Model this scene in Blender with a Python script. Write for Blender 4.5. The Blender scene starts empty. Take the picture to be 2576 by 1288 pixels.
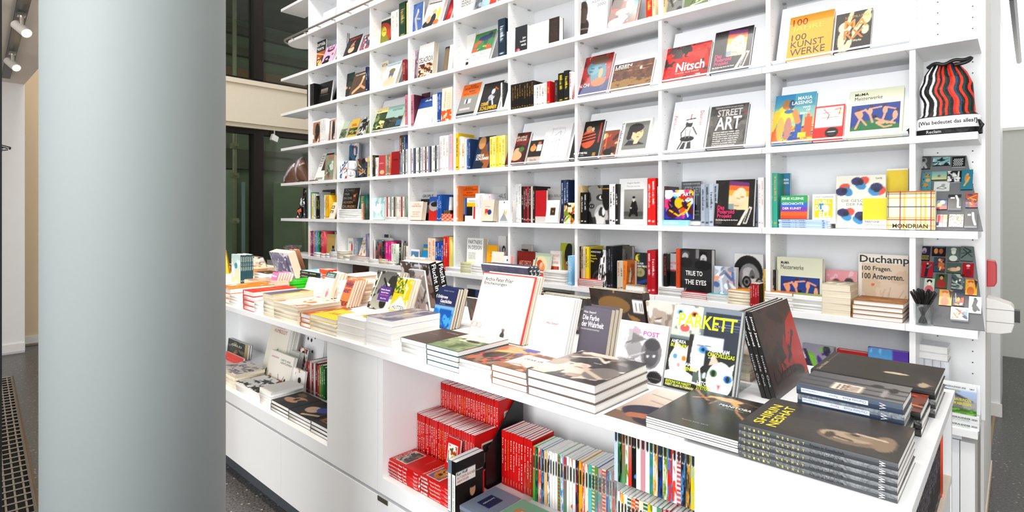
import bpy, bmesh, math, random
import numpy as np
from mathutils import Matrix, Vector
C = bpy.context.scene.collection
# ------------------------------------------------------------------ camera, world, lights, exposure
TH = math.radians(42.57); FO = 1390.0; HZ = 531.0; H = 1.45
SN, CS = math.sin(TH), math.cos(TH)
cam = bpy.data.cameras.new('camera'); camo = bpy.data.objects.new('camera', cam); C.objects.link(camo)
cam.sensor_width = 36; cam.lens = FO/2576*36; cam.shift_y = -(644-HZ)/2576; cam.clip_start = .02
camo.location = (0, 0, H); camo.rotation_euler = (math.pi/2, 0, TH)
bpy.context.scene.camera = camo
vs = bpy.context.scene.view_settings
vs.view_transform = 'Standard'; vs.look = 'None'; vs.gamma = 1; vs.use_curve_mapping = False
vs.exposure = 0.12
world = bpy.data.worlds.new('World'); bpy.context.scene.world = world; world.use_nodes = True
bg = world.node_tree.nodes['Background']; bg.inputs[0].default_value = (1, 1, 1, 1); bg.inputs[1].default_value = .85
def area(name, loc, size, power, col, aim, spread=180):
    l = bpy.data.lights.new(name, 'AREA'); l.shape = 'RECTANGLE'; l.size, l.size_y = size
    l.energy = power; l.color = col; l.spread = math.radians(spread)
    o = bpy.data.objects.new(name, l); C.objects.link(o); o.location = loc
    o.rotation_euler = (Vector(aim)-Vector(loc)).to_track_quat('-Z', 'Y').to_euler(); return o
def spot(name, loc, aim, power, col, ang=50, blend=.6, r=.04):
    l = bpy.data.lights.new(name, 'SPOT'); l.energy = power; l.color = col; l.spot_size = math.radians(ang)
    l.spot_blend = blend; l.shadow_soft_size = r
    o = bpy.data.objects.new(name, l); C.objects.link(o); o.location = loc
    o.rotation_euler = (Vector(aim)-Vector(loc)).to_track_quat('-Z', 'Y').to_euler(); return o
area('daylight_front', (1.0, -2.6, 1.9), (5.6, 3.6), 400, (.98, .99, 1), (-1.6, 3, 1.2))
area('skylight_panel', (-2.6, .9, 5.6), (6, 1.2), 120, (1, .98, .95), (-2.6, 2.4, 1))
for i, (x, y, p) in enumerate([(-4.6, 1.6, 210), (-3.4, 1.6, 240), (-2.3, 1.6, 170), (-1.3, 1.55, 30)]):
    spot('ceiling_spot', (x+.3, y-.9, 4.6), (x, y, .9), p, (1, .78, .55), 34, .8, .05)
for x, p in [(-.95, 130), (-2.2, 110), (-3.6, 120), (-5.0, 130)]:
    spot('wall_washer', (x+.2, 1.3, 5.4), (x, 3.0, 1.9), p, (1, .93, .84), 70, .7, .03)
# ------------------------------------------------------------------ pixel rays met with real planes of the room
RG = dict(A=(560,0,3.22), B=(560,350,3.22), C=(1000,0,3.22), D=(1000,350,3.22), E=(1420,0,3.22), F=(1420,400,3.22),
          G=(1880,0,3.066), K=(1880,380,2.477), L=(560,580,4.025), M=(900,580,4.025), N=(560,780,2.536),
          O=(940,850,2.94), P=(1250,880,3.157), Q=(1150,620,2.927), R=(1600,700,2.683), S=(1820,820,2.7526),
          Z=(2280,380,2.8), U=(0,0,1), W=(560,600,8.05), V=(700,400,4.954), X=(2180,1000,4.472), Y=(920,560,6.44))
def px(r, u, v=0):
    a, b, s = RG[r]; return a+u/s, b+v/s
def onY(x, y, Y):
    zc = FO*Y/(SN*(x+FO*CS/SN-1288)); return (Y*CS-zc)/SN, H-(y-HZ)*zc/FO
def onZ(x, y, z):
    zc = (H-z)*FO/(y-HZ); xc = zc*(x-1288)/FO; return xc*CS-zc*SN, xc*SN+zc*CS
def onX(x, y, X):
    r = (x-1288)/FO; zc = X/(r*CS-SN); return zc*(r*SN+CS), H-(y-HZ)*zc/FO
# ------------------------------------------------------------------ materials
def lin(c):
    c = np.asarray(c, float); return np.where(c <= .04045, c/12.92, ((c+.055)/1.055)**2.4)
_hx = {}
def hx(s):
    if s not in _hx:
        t = s if len(s) == 6 else ''.join(c*2 for c in s)
        _hx[s] = tuple(int(t[i:i+2], 16)/255 for i in (0, 2, 4))
    return _hx[s]
def mat(name, col, rough=.5, metal=0, noise=.03, scale=30, bump=0, spec=.5, trans=0, emit=0, coat=0):
    m = bpy.data.materials.new(name); m.use_nodes = True; n = m.node_tree; b = n.nodes['Principled BSDF']
    c = lin(hx(col)) if isinstance(col, str) else col
    tc = n.nodes.new('ShaderNodeTexCoord'); nz = n.nodes.new('ShaderNodeTexNoise'); nz.inputs['Scale'].default_value = scale
    nz.inputs['Detail'].default_value = 4
    n.links.new(tc.outputs['Object'], nz.inputs['Vector'])
    rp = n.nodes.new('ShaderNodeMapRange'); rp.inputs[3].default_value = 1-noise; rp.inputs[4].default_value = 1+noise
    n.links.new(nz.outputs[0], rp.inputs[0])
    mx = n.nodes.new('ShaderNodeVectorMath'); mx.operation = 'SCALE'; mx.inputs[0].default_value = tuple(c)
    n.links.new(rp.outputs[0], mx.inputs['Scale']); n.links.new(mx.outputs[0], b.inputs['Base Color'])
    b.inputs['Roughness'].default_value = rough; b.inputs['Metallic'].default_value = metal
    b.inputs['Specular IOR Level'].default_value = spec; b.inputs['Transmission Weight'].default_value = trans
    b.inputs['Coat Weight'].default_value = coat
    if emit: b.inputs['Emission Color'].default_value = (*c, 1); b.inputs['Emission Strength'].default_value = emit
    if bump:
        bp = n.nodes.new('ShaderNodeBump'); bp.inputs['Strength'].default_value = bump; bp.inputs['Distance'].default_value = .01
        n.links.new(nz.outputs[0], bp.inputs['Height']); n.links.new(bp.outputs[0], b.inputs['Normal'])
    return m
def attr_mat(name, rough, coat=0, wrinkle=0):
    m = bpy.data.materials.new(name); m.use_nodes = True; n = m.node_tree; b = n.nodes['Principled BSDF']
    a = n.nodes.new('ShaderNodeAttribute'); a.attribute_name = 'Col'
    gm = n.nodes.new('ShaderNodeGamma'); gm.inputs[1].default_value = 1.28
    n.links.new(a.outputs['Color'], gm.inputs[0]); n.links.new(gm.outputs[0], b.inputs['Base Color']); b.inputs['Roughness'].default_value = rough
    b.inputs['Specular IOR Level'].default_value = .35; b.inputs['Coat Weight'].default_value = coat
    b.inputs['Coat Roughness'].default_value = .15
    tc = n.nodes.new('ShaderNodeTexCoord'); nz = n.nodes.new('ShaderNodeTexNoise'); nz.inputs['Scale'].default_value = 45 if wrinkle else 120
    nz.inputs['Detail'].default_value = 5; n.links.new(tc.outputs['Object'], nz.inputs['Vector'])
    if wrinkle: nz.inputs['Distortion'].default_value = 2.5
    bp = n.nodes.new('ShaderNodeBump'); bp.inputs['Strength'].default_value = wrinkle or .04; bp.inputs['Distance'].default_value = .004
    n.links.new(nz.outputs[0], bp.inputs['Height']); n.links.new(bp.outputs[0], b.inputs['Coat Normal' if wrinkle else 'Normal'])
    return m
def page_mat(name, col, col2):
    m = bpy.data.materials.new(name); m.use_nodes = True; n = m.node_tree; b = n.nodes['Principled BSDF']
    tc = n.nodes.new('ShaderNodeTexCoord'); mp = n.nodes.new('ShaderNodeMapping'); mp.inputs['Scale'].default_value = (6, 900, 6)
    nz = n.nodes.new('ShaderNodeTexNoise'); nz.inputs['Scale'].default_value = 1; nz.inputs['Detail'].default_value = 2
    r = n.nodes.new('ShaderNodeValToRGB'); r.color_ramp.elements[0].position = .35; r.color_ramp.elements[1].position = .6
    r.color_ramp.elements[0].color = (*lin(hx(col2)), 1); r.color_ramp.elements[1].color = (*lin(hx(col)), 1)
    n.links.new(tc.outputs['Object'], mp.inputs[0]); n.links.new(mp.outputs[0], nz.inputs['Vector'])
    n.links.new(nz.outputs[0], r.inputs[0]); n.links.new(r.outputs[0], b.inputs['Base Color']); b.inputs['Roughness'].default_value = .8
    return m
MW = mat('white_laminate', 'f3f4f5', .38, noise=.012, scale=60)
MW2 = mat('white_board', 'eef1f5', .5, noise=.01)
MWALL = mat('white_wall_paint', 'f0efec', .8, noise=.015, scale=8, bump=.05)
MBEIGE = mat('beige_wall_paint', 'e6cfac', .8, noise=.02, scale=12, bump=.1)
MCREAM = mat('cream_fascia_panel', 'e9dcc4', .7, noise=.03, scale=40, bump=.1)
MCOL = mat('grey_green_column_paint', '99a2a2', .6, noise=.012, scale=3, bump=.03)
MFRAME = mat('dark_bronze_frame', '2b2521', .35, .6, .1)
MBLACK = mat('black_plastic', '141415', .4, 0, .1)
MKICK = mat('dark_grey_plinth', '4a4f55', .6, 0, .08)
MHOLE = mat('dark_peg_hole', '3a3a3a', .8)
MMETAL = mat('brushed_steel', 'b9b5ad', .3, 1, .06, 90)
MTUBE = mat('galvanised_scaffold_tube', 'a9a18c', .5, .3, .2, 25)
MRAIL = mat('warm_grey_rail', 'a69e97', .3, .7, .04)
MWOOD = mat('untreated_shelf_edge', 'ecd9c4', .6, noise=.05)
MRED = mat('red_plastic', 'c4232b', .35)
MWP = mat('white_plastic', 'eeece8', .4)
MGREY = mat('grey_felt_board', '6e6f71', .7, noise=.06, scale=200)
MPRINT = attr_mat('printed_paper', .42)
MGLOSS = attr_mat('laminated_print', .3, .35)
MWRAP = attr_mat('shrink_wrapped_print', .35, 1, .6)
MPAGE = page_mat('white_page_edges', 'f8f7f4', 'e6e4e0')
MCRPG = page_mat('cream_page_edges', 'ece1cc', 'cfc0a6')
def mk_clear(name, tint, fac):
    m = bpy.data.materials.new(name); m.use_nodes = True; n = m.node_tree; n.nodes.remove(n.nodes['Principled BSDF'])
    t = n.nodes.new('ShaderNodeBsdfTransparent'); t.inputs[0].default_value = (*tint, 1)
    g = n.nodes.new('ShaderNodeBsdfGlossy'); g.inputs[1].default_value = .04
    fr = n.nodes.new('ShaderNodeLayerWeight'); fr.inputs[0].default_value = .35
    mu = n.nodes.new('ShaderNodeMath'); mu.operation = 'MULTIPLY'; mu.inputs[1].default_value = fac
    mx = n.nodes.new('ShaderNodeMixShader'); n.links.new(fr.outputs['Facing'], mu.inputs[0]); n.links.new(mu.outputs[0], mx.inputs[0])
    n.links.new(t.outputs[0], mx.inputs[1]); n.links.new(g.outputs[0], mx.inputs[2])
    n.links.new(mx.outputs[0], n.nodes['Material Output'].inputs[0]); return m
MGLASS = mk_clear('window_glass', (.80, .86, .80), .22)
MACR = mk_clear('clear_acrylic', (.95, .97, .97), .3)
def floor_mat():
    m = bpy.data.materials.new('dark_terrazzo'); m.use_nodes = True; n = m.node_tree; b = n.nodes['Principled BSDF']
    tc = n.nodes.new('ShaderNodeTexCoord'); v = n.nodes.new('ShaderNodeTexVoronoi'); v.inputs['Scale'].default_value = 28
    v.feature = 'F1'; v.inputs['Randomness'].default_value = 1
    r = n.nodes.new('ShaderNodeValToRGB'); e = r.color_ramp.elements
    e[0].position = .10; e[0].color = (.3, .27, .22, 1); e[1].position = .17; e[1].color = (0, 0, 0, 1)
    v2 = n.nodes.new('ShaderNodeTexNoise'); v2.inputs['Scale'].default_value = 90; v2.inputs['Detail'].default_value = 6
    r2 = n.nodes.new('ShaderNodeValToRGB'); r2.color_ramp.elements[0].color = (.030, .031, .033, 1); r2.color_ramp.elements[1].color = (.15, .145, .14, 1)
    r2.color_ramp.elements[0].position = .35; r2.color_ramp.elements[1].position = .75
    ad = n.nodes.new('ShaderNodeMix'); ad.data_type = 'RGBA'; ad.blend_type = 'ADD'; ad.inputs[0].default_value = 1
    n.links.new(tc.outputs['Object'], v.inputs['Vector']); n.links.new(tc.outputs['Object'], v2.inputs['Vector'])
    n.links.new(v.outputs['Distance'], r.inputs[0]); n.links.new(v2.outputs[0], r2.inputs[0])
    n.links.new(r2.outputs[0], ad.inputs[6]); n.links.new(r.outputs[0], ad.inputs[7]); n.links.new(ad.outputs[2], b.inputs['Base Color'])
    b.inputs['Roughness'].default_value = .32; return m
MFLOOR = floor_mat()
# ------------------------------------------------------------------ object helpers
class BM:
    def __init__(s): s.v = []; s.f = []
    def box(s, x0, y0, z0, x1, y1, z1):
        n = len(s.v); s.v += [(x, y, z) for z in (z0, z1) for y in (y0, y1) for x in (x0, x1)]
        s.f += [tuple(n+i for i in q) for q in ((0,2,3,1), (4,5,7,6), (0,1,5,4), (2,6,7,3), (0,4,6,2), (1,3,7,5))]; return s
    def poly(s, pts):
        n = len(s.v); s.v += [tuple(p) for p in pts]; s.f.append(tuple(range(n, n+len(pts)))); return s
    def prism(s, pts, ax, a0, a1):                       # closed outline extruded along axis ax
        n = len(s.v); k = len(pts)
        def P(p, a): q = list(p); q.insert(ax, a); return tuple(q)
        s.v += [P(p, a0) for p in pts]+[P(p, a1) for p in pts]
        s.f.append(tuple(range(n+k-1, n-1, -1))); s.f.append(tuple(range(n+k, n+2*k)))
        s.f += [(n+i, n+(i+1) % k, n+k+(i+1) % k, n+k+i) for i in range(k)]; return s
    def tube(s, pts, r, seg=8, caps=True):
        P = [Vector(p) for p in pts]; n = len(s.v); R = r if isinstance(r, (list, tuple)) else [r]*len(P)
        u = None
        for i, p in enumerate(P):
            d = (P[min(i+1, len(P)-1)]-P[max(i-1, 0)]).normalized()
            if u is None: u = d.orthogonal().normalized()
            u = (u-d*u.dot(d)).normalized(); w = d.cross(u)
            s.v += [tuple(p+(u*math.cos(a)+w*math.sin(a))*R[i]) for a in [2*math.pi*j/seg for j in range(seg)]]
        for i in range(len(P)-1):
            for j in range(seg):
                a = n+i*seg; s.f.append((a+j, a+(j+1) % seg, a+seg+(j+1) % seg, a+seg+j))
        if caps:
            s.f.append(tuple(range(n+seg-1, n-1, -1))); m = n+(len(P)-1)*seg; s.f.append(tuple(range(m, m+seg)))
        return s
    def lathe(s, prof, c=(0,0,0), seg=24):
        n = len(s.v); k = len(prof)
        for j in range(seg):
            a = 2*math.pi*j/seg
            s.v += [(c[0]+r*math.cos(a), c[1]+r*math.sin(a), c[2]+z) for r, z in prof]
        for j in range(seg):
            for i in range(k-1):
                a, b = n+j*k+i, n+((j+1) % seg)*k+i; s.f.append((a, b, b+1, a+1))
        return s
    def mesh(s, name):
        me = bpy.data.meshes.new(name); me.from_pydata(s.v, [], s.f); me.update(); return me
def link(name, me, m=None, parent=None, smooth=False, bevel=0):
    o = bpy.data.objects.new(name, me); C.objects.link(o)
    if m and not me.materials: me.materials.append(m)
    if parent is not None: o.parent = parent
    if smooth: me.shade_smooth()
    if bevel:
        b = o.modifiers.new('bevel', 'BEVEL'); b.width = bevel; b.segments = 2; b.limit_method = 'ANGLE'
    return o
def empty(name, loc=(0,0,0), rot=None):
    o = bpy.data.objects.new(name, None); C.objects.link(o); o.location = loc; o.empty_display_size = .05
    if rot: o.rotation_euler = rot
    return o
def tag(o, label, cat, group=None, kind=None):
    if label: o['label'] = label
    if cat: o['category'] = cat
    if group: o['group'] = group
    if kind: o['kind'] = kind
    return o
def struct(name, bm, m, label=None, smooth=False, bevel=0):
    o = link(name, bm.mesh(name), m, None, smooth, bevel); o['kind'] = 'structure'
    if label: o['label'] = label
    return o
def B(*a): return BM().box(*a)
# ================================================================== large structure
ZK = lambda k: 1.366+.408*k                       # top face of shelf k
YS, SD, BW = 2.936, .30, .6                       # front plane, depth, bay width of the wall shelving
XE = -.355                                        # last full upright
UX = [XE-BW*(9-i) for i in range(10)]             # uprights 0..9
TZ = .93; YI = 1.178; YB = 2.05                   # island top height, front, back
XW = -7.53
struct('floor', B(-13, -4, -.12, 4, 9.5, 0), MFLOOR, 'dark speckled terrazzo floor')
# ---- facade wall on the left, in pieces round its windows
y0p, y1p = -3, .795
w = BM().box(XW-.5, y0p, 0, XW, y1p, 2.75)
wl = struct('wall_left', w, MWALL, 'white wall pier with a line drawing, left of the column')
struct('wall_left_recess', B(-8.1, .70, 0, -7.88, 1.5, 6.2), MBEIGE, 'beige recess wall beside the white pier')
struct('baseboard_left', B(XW, y0p, .02, XW+.018, y1p, .10), MWP, 'white baseboard along the pier')
struct('baseboard_recess', B(-7.88, .80, .02, -7.862, 1.5, .10), MWP, 'white baseboard along the recess')
struct('trim_1', B(XW-.42, 1.5, 2.60, XW+.10, 6.4, 3.10), MCREAM, 'cream floor-edge fascia between lower and upper windows')
struct('trim_2', B(XW-.42, 1.5, 3.10, XW+.14, 6.4, 3.16), MCREAM, 'cream ledge above the fascia')
struct('trim_3', B(XW-.42, 1.5, 2.55, XW+.05, 6.4, 2.60), MCREAM, 'thin cream strip below the fascia')
def window(name, z0, z1, label):
    e = empty(name, (XW, 1.5, z0)); e['kind'] = 'structure'; e['label'] = label
    ys = [1.5, 3.10, 4.9, 6.4]
    def pt(nm, b, m):
        for i, v in enumerate(b.v): b.v[i] = (v[0]-XW, v[1]-1.5, v[2]-z0)
        return link(nm, b.mesh(nm), m, e)
    pt('head_frame', B(XW-.16, 1.5, z1-.07, XW-.02, 6.4, z1), MFRAME)
    pt('sill_frame', B(XW-.16, 1.5, z0, XW-.02, 6.4, z0+.06), MFRAME)
    for y in ys: pt('mullion', B(XW-.16, y, z0+.06, XW+.0, y+.13, z1-.07), MFRAME)
    for a, b in zip(ys, ys[1:]): pt('glass_pane', B(XW-.10, a+.13, z0+.06, XW-.085, b, z1-.07), MGLASS)
    return e
window('window_1', 0.02, 2.55, 'tall dark-framed ground floor window behind the shelving')
window('window_2', 3.16, 6.0, 'dark-framed upper window above the cream fascia')
struct('ceiling', B(-8.1, -3, 2.75, -3.4, .79, 3.1), mat('warm_white_ceiling', 'f1e6dc', .8, noise=.01), 'low warm white ceiling left of the column')
struct('wall_light_block', B(-8.1, -3.3, 0, -1.6, -3.1, 2.75), MBEIGE, 'added unseen beige wall blocking light from behind the column')  # added out of view, blocks world light to darken the column's left side
# outside the windows: an unlit passage with scaffolding and a building front
def outm(n, c): return mat(n, c, .8, 0, .35, 2.5, .2)
oD = outm('outside_dark_render', '5e5a4c'); oG = outm('outside_green_netting', '777c6a'); oB = outm('outside_brick_brown', '8a6a54')
struct('wall_outside', B(-11.2, -1, 0, -11.0, 9, 6.2), oG, 'green netted building front across the passage')
for i, (z0, z1, mm) in enumerate([(2.25, 2.62, oD), (3.9, 4.15, oB), (4.4, 4.55, oD), (4.8, 4.95, oD), (3.2, 3.45, oD)]):
    struct('trim_outside', B(-11.0, -1, z0, -10.85, 9, z1), mm, 'dark ledge band on the building outside')
struct('slab_outside', B(-11.2, 1.5, 5.1, -7.9, 8.8, 5.2), outm('upper_room_ceiling', '6a6258'), 'grey soffit with a downlight behind the upper window')
Yd, zd = onX(760, 65, -9.6)
dl = empty('downlight', (-9.6, Yd, 5.1)); tag(dl, 'small round warm downlight in the dark soffit behind upper window', 'lamp')
link('glowing_disc', BM().tube([(0,0,-.012), (0,0,-.004)], .07, 20).mesh('glowing_disc'), mat('warm_glow', (1,.75,.45), .5, emit=9), dl)
link('rim', BM().lathe([(.07,-.015), (.10,-.015), (.10,-.001), (.07,-.001)], seg=20).mesh('rim'), MWP, dl)
def scaffold(x, y, z0, z1, label, col=MTUBE, cl=(1.1, 1.75, 2.3)):
    e = empty('scaffold_pole', (x, y, z0)); tag(e, label, 'scaffold pole')
    link('tube', BM().tube([(0,0,0), (0,0,z1-z0)], .03, 12).mesh('tube'), col, e, True)
    for z in cl:
        if z0 < z < z1:
            link('coupler', BM().box(-.05,-.05,z-z0-.04,.05,.05,z-z0+.04).tube([(-.14,0,z-z0), (.14,0,z-z0)], .022, 8).mesh('coupler'), col, e)
for i, (y0_, y1_, za, zb2, c_, lb) in enumerate([(3.2, 4.0, 0, 2.2, '8f9a84', 'pale green sheeting hanging outside the window'), (4.6, 6.2, 0, 2.0, '8a937a', 'wide pale green sheeting outside the right pane'), (2.9, 3.05, 0, 2.2, '4a3a2c', 'dark timber post outside the window'), (5.2, 5.35, 0, 2.2, 'a89a80', 'pale timber post outside the right pane')]):
    e_ = link('outside_sheet' if i < 2 else 'timber_post', B(-10.6+i*.3, y0_, za, -10.58+i*.3+(.08 if i > 1 else 0), y1_, zb2).mesh('sheet'), mat('outside_stuff', c_, .8, 0, .3, 2, .2)); tag(e_, lb, 'sheeting' if i < 2 else 'post')
yy, _ = onX(590, 400, -8.9); scaffold(-8.9, yy, .0, 5.0, 'tall galvanised scaffold pole behind the left window pane', cl=(.55, 1.3, 2.0, 2.45))
yy, _ = onX(612, 500, -9.8); scaffold(-9.8, yy, 0, 1.95, 'short pale scaffold pole behind the window', mat('pale_blue_grey_tube', '9aa7ad', .5), cl=())
yy, _ = onX(764, 500, -9.3); scaffold(-9.3, yy, 0, 2.3, 'scaffold pole beside the bookcase seen through the right pane', cl=(1.6,))
e = link('scaffold_brace', BM().tube([(-8.85, 2.2, 3.9), (-8.85, 2.95, 4.6)], .03, 10).mesh('scaffold_brace'), mat('blue_tube', '46799b', .5), None, True)
tag(e, 'blue slanting scaffold brace behind the upper window', 'scaffold pole')
# ---- right side: wall body behind the shelving, pier, far wall with a bright window
struct('wall_back', B(-5.75, YS+SD+.03, 0, -.118, 4.11, 4.6), MWALL, 'white wall body behind the bookcase, end face to the right')
struct('baseboard_back', B(-.118, YS+SD+.03, .0, -.113, 4.11, .05), MWOOD, 'pale strip at the foot of the wall end')
struct('wall_right', B(-1.2, 5.2, 0, -.10, 5.9, 4.9), MW, 'white pier further back at the right')
struct('baseboard_right', B(-1.2, 5.185, .0, -.09, 5.2, .09), MWP, 'white baseboard of the right pier')
struct('wall_far', B(-3, 7.4, 0, 1.35, 7.6, 2.25), mat('pale_grey_green_wall', 'd5d8d0', .7), 'pale grey wall at the end of the corridor')
win = empty('window_3', (.1, 7.45, 2.25)); win['kind'] = 'structure'; win['label'] = 'bright daylight window above the far wall'
link('bright_pane', B(-.35, .05, 0, 1.5, .07, 2.6).mesh('bright_pane'), mat('daylight_glass', (1,.97,.94), .5, emit=1.6), win)
link('sill', B(-.35, -.08, 0, 1.5, .05, .03).mesh('sill'), MWP, win)
pA, pB = Vector((-.035, 5.13, 2.92)), Vector((-.004, 7.38, 2.92)); tk = empty('hanging_track', pA); tag(tk, 'thin black hanging light track at the top right', 'light track')
link('rail', BM().tube([(0,0,0), pB-pA], .022, 6).mesh('rail'), MBLACK, tk)
struct('wall_corridor', B(1.36, -3, 0, 1.5, 7.6, 4.2), MWALL, 'white corridor wall beyond the right edge')
struct('trim_4', B(-.140, 4.12, -.004, -.126, 5.18, .004), mat('brass_strip', 'a98a5a', .3, .8), 'thin brass joint strip in the corridor floor')
# ---- column and dark post
cx, cy = -1.69, .40
d = 1.737; ang = math.radians(33.99); zc = d*math.cos(ang); xc = -d*math.sin(ang)
cx, cy = xc*CS-zc*SN, xc*SN+zc*CS
o = struct('column', BM().tube([(cx, cy, 0), (cx, cy, 4.9)], .2, 96), MCOL, 'thick round pale grey-green column in the foreground', True)
for p in o.data.polygons: p.use_smooth = len(p.vertices) == 4
r = (3-1288)/FO; zc = 2.0; xc = r*zc
struct('trim_5', BM().box(xc*CS-zc*SN-.07, xc*SN+zc*CS-.05, 0, xc*CS-zc*SN, xc*SN+zc*CS+.002, 2.75), MBLACK, 'dark post at the extreme left edge')
# ---- wall logo: line drawing and lettering on the pier
def wall_pt(x, y): Y, z = onX(x, y, XW+.003); return Y, z
lg = empty('wall_drawing', (XW+.003, *wall_pt(15, 375))); tag(lg, 'black line drawing of a surveillance camera with small grey text on white pier', 'wall sign')
bmL = BM(); Y0_, z0_ = wall_pt(15, 375)
for a, b in [((0,364),(27,371)), ((27,371),(25,376)), ((25,376),(22,372)), ((0,368),(20,374)), ((0,375),(9,378)), ((9,378),(20,377)), ((5,379),(1,384)), ((3,371),(8,373))]:
    p, q = wall_pt(*a), wall_pt(*b)
    dv = Vector((q[0]-p[0], q[1]-p[1])).normalized(); nn = Vector((-dv.y, dv.x))*.005
    bmL.poly([(0, p[0]-Y0_+nn.x, p[1]-z0_+nn.y), (0, q[0]-Y0_+nn.x, q[1]-z0_+nn.y), (0, q[0]-Y0_-nn.x, q[1]-z0_-nn.y), (0, p[0]-Y0_-nn.x, p[1]-z0_-nn.y)])
link('drawing_lines', bmL.mesh('drawing_lines'), MBLACK, lg)
# ---- track lights under the low ceiling
ta = onZ(13, 192, 2.745) if False else None
def onZc(x, y, z): zc = (H-z)*FO/(y-HZ); xc = zc*(x-1288)/FO; return Vector((xc*CS-zc*SN, xc*SN+zc*CS, z))
pA, pB = onZc(15, 192, 2.74), onZc(60, 0, 2.74); dirT = (pB-pA).normalized(); nT = Vector((-dirT.y, dirT.x, 0))
tr = empty('light_track', pA, (0, 0, math.atan2(dirT.y, dirT.x))); tag(tr, 'long black light track recessed in the low ceiling at left', 'light track')
link('rail', B(0, -.03, -.02, 4.2, .03, .008).mesh('rail'), MBLACK, tr)
for i, (sx, sy) in enumerate([(45, 42), (28, 140)]):
    p = onZc(sx, sy-10, 2.72); t = (p-pA).dot(dirT); p = pA+dirT*t
    s = empty('track_spotlight', (p.x, p.y, 2.72)); tag(s, ['white cylindrical track spotlight nearer the top edge', 'white cylindrical track spotlight nearer the wall pier'][i], 'spotlight', 'track spotlights')
    ax = Vector((.75, .35, -.55)).normalized(); c0 = Vector((0, 0, -.10))
    link('bracket', BM().tube([(0,0,0), (0,0,-.09)], .012, 8).box(-.03,-.02,-.02,.03,.02,0).mesh('bracket'), MMETAL, s)
    link('housing', BM().tube([c0-ax*.06, c0+ax*.06], .03, 20).mesh('housing'), MWP, s)
    link('lens', BM().tube([c0+ax*.0605, c0+ax*.063], .025, 20).mesh('lens'), mat('warm_lens', (1,.72,.42), .5, emit=5), s)
# small projector-like spot under the cream fascia
Yq, zq = onX(690, 313, XW+.04)
s = empty('fascia_spotlight', (XW+.04, Yq, 2.55)); tag(s, 'small white box spotlight under the cream fascia', 'spotlight')
link('arm', BM().tube([(0,0,0), (0,0,-.06)], .01, 8).mesh('arm'), MMETAL, s)
link('lamp_box', BM().prism([(-.05,-.13), (.03,-.16), (.05,-.09), (-.03,-.05)], 0, -.03, .03).mesh('lamp_box'), MWP, s)
# ---- floor grate in front of the glazing
gA, gB = onZc(30, 949, .0), onZc(94, 1288, .0); gd = (gB-gA).normalized()
g = empty('floor_grate', (gA.x, gA.y, 0), (0, 0, math.atan2(gd.y, gd.x))); tag(g, 'long steel floor convector grate in the terrazzo at lower left', 'grate')
GL = 3.5
link('pit', B(0, -.30, -.001, GL, 0, .001).mesh('pit'), mat('grate_pit_black', '15130f', .9), g)
for yy in (-.30, -.012): link('edge_bar', B(0, yy, .0, GL, yy+.012, .018).mesh('edge_bar'), mat('worn_steel_edge', '7d7468', .45, .7, .2, 60), g)
link('outer_edge', B(-.02, .0, .0, GL, .012, .008).mesh('outer_edge'), mat('rusty_edge', '80664a', .6, .3, .3, 60), g)
mb = mat('worn_steel_bar', 'a59b8d', .35, .8, .2, 60)
me = B(0, -.004, .004, GL, .004, .018).mesh('long_bar')
for i in range(7):
    q = link('long_bar', me, mb, g); q.location.y = -.035-i*.037
me = BM().tube([(0,-.288,0), (0,-.012,0)], .0035, 6).mesh('cross_rod')
x = .06
while x < GL:
    q = link('cross_rod', me, mb, g); q.location = (x, 0, .021); x += .085
# ================================================================== the wall bookcase
bc = empty('bookcase', (UX[0], YS, 0)); tag(bc, 'white wall bookcase of open bays filling the back of the shop', 'bookcase')
def bcp(nm, b, m=MW, **k):
    for i, v in enumerate(b.v): b.v[i] = (v[0]-UX[0], v[1]-YS, v[2])
    return link(nm, b.mesh(nm), m, bc, **k)
UT = .022; ST = .03; Z0 = ZK(-2)-ST; Z1 = 4.62
zhole = np.arange(.62, 4.0, .032*1.5)
for i, x in enumerate(UX):
    bcp('upright', B(x, YS+.02, Z0, x+UT, YS+SD, Z1))
    hb = BM()
    for yy in (YS+.06, YS+.225):
        for z in zhole:
            n = 6; hb.poly([(x+UT+.0006, yy+.0022*math.cos(a), z+.0022*math.sin(a)) for a in [2*math.pi*j/n for j in range(n)]])
    h = bcp('peg_holes', hb, MHOLE); h['kind'] = 'stuff'
for i in range(9): bcp('back_panel', B(UX[i]+UT, YS+SD-.008, Z0, UX[i+1], YS+SD, Z1), MW2)
bcp('back_panel', B(XE+UT, YS+SD-.008, Z0, -.112, YS+SD+.03, Z1), MW)
hb = BM()
for xx in (XE+.075, -.155):
    for z in np.arange(.62, 4.0, .05):
        hb.poly([(xx+.0028*math.cos(a), YS+SD-.0095, z+.0028*math.sin(a)) for a in [-2*math.pi*j/8 for j in range(8)]])
h = bcp('peg_holes', hb, MHOLE); h['kind'] = 'stuff'
for k in range(-2, 8):
    for i in range(9):
        a, b2 = UX[i]-.012+(.0012 if i else 0), UX[i+1]-.0132
        bcp('shelf_board', B(a, YS, ZK(k)-ST, b2, YS+SD-.009, ZK(k)))
        for yy in (YS+.06, YS+.225):
            if -1 <= k <= 5: bcp('shelf_clip', B(UX[i]+UT, yy-.012, ZK(k)-ST-.006, UX[i]+UT+.014, yy+.012, ZK(k)-ST-.0004), MMETAL)
    if k <= 2: bcp('shelf_board', B(XE-.012, YS, ZK(k)-ST, -.125, YS+SD-.009, ZK(k)))
    if k != 5 and k > -2:
        bcp('end_shelf_board', B(UX[0]-.62, YS, ZK(k)-ST, UX[0]-.0125, YS+SD-.009, ZK(k)))
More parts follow.
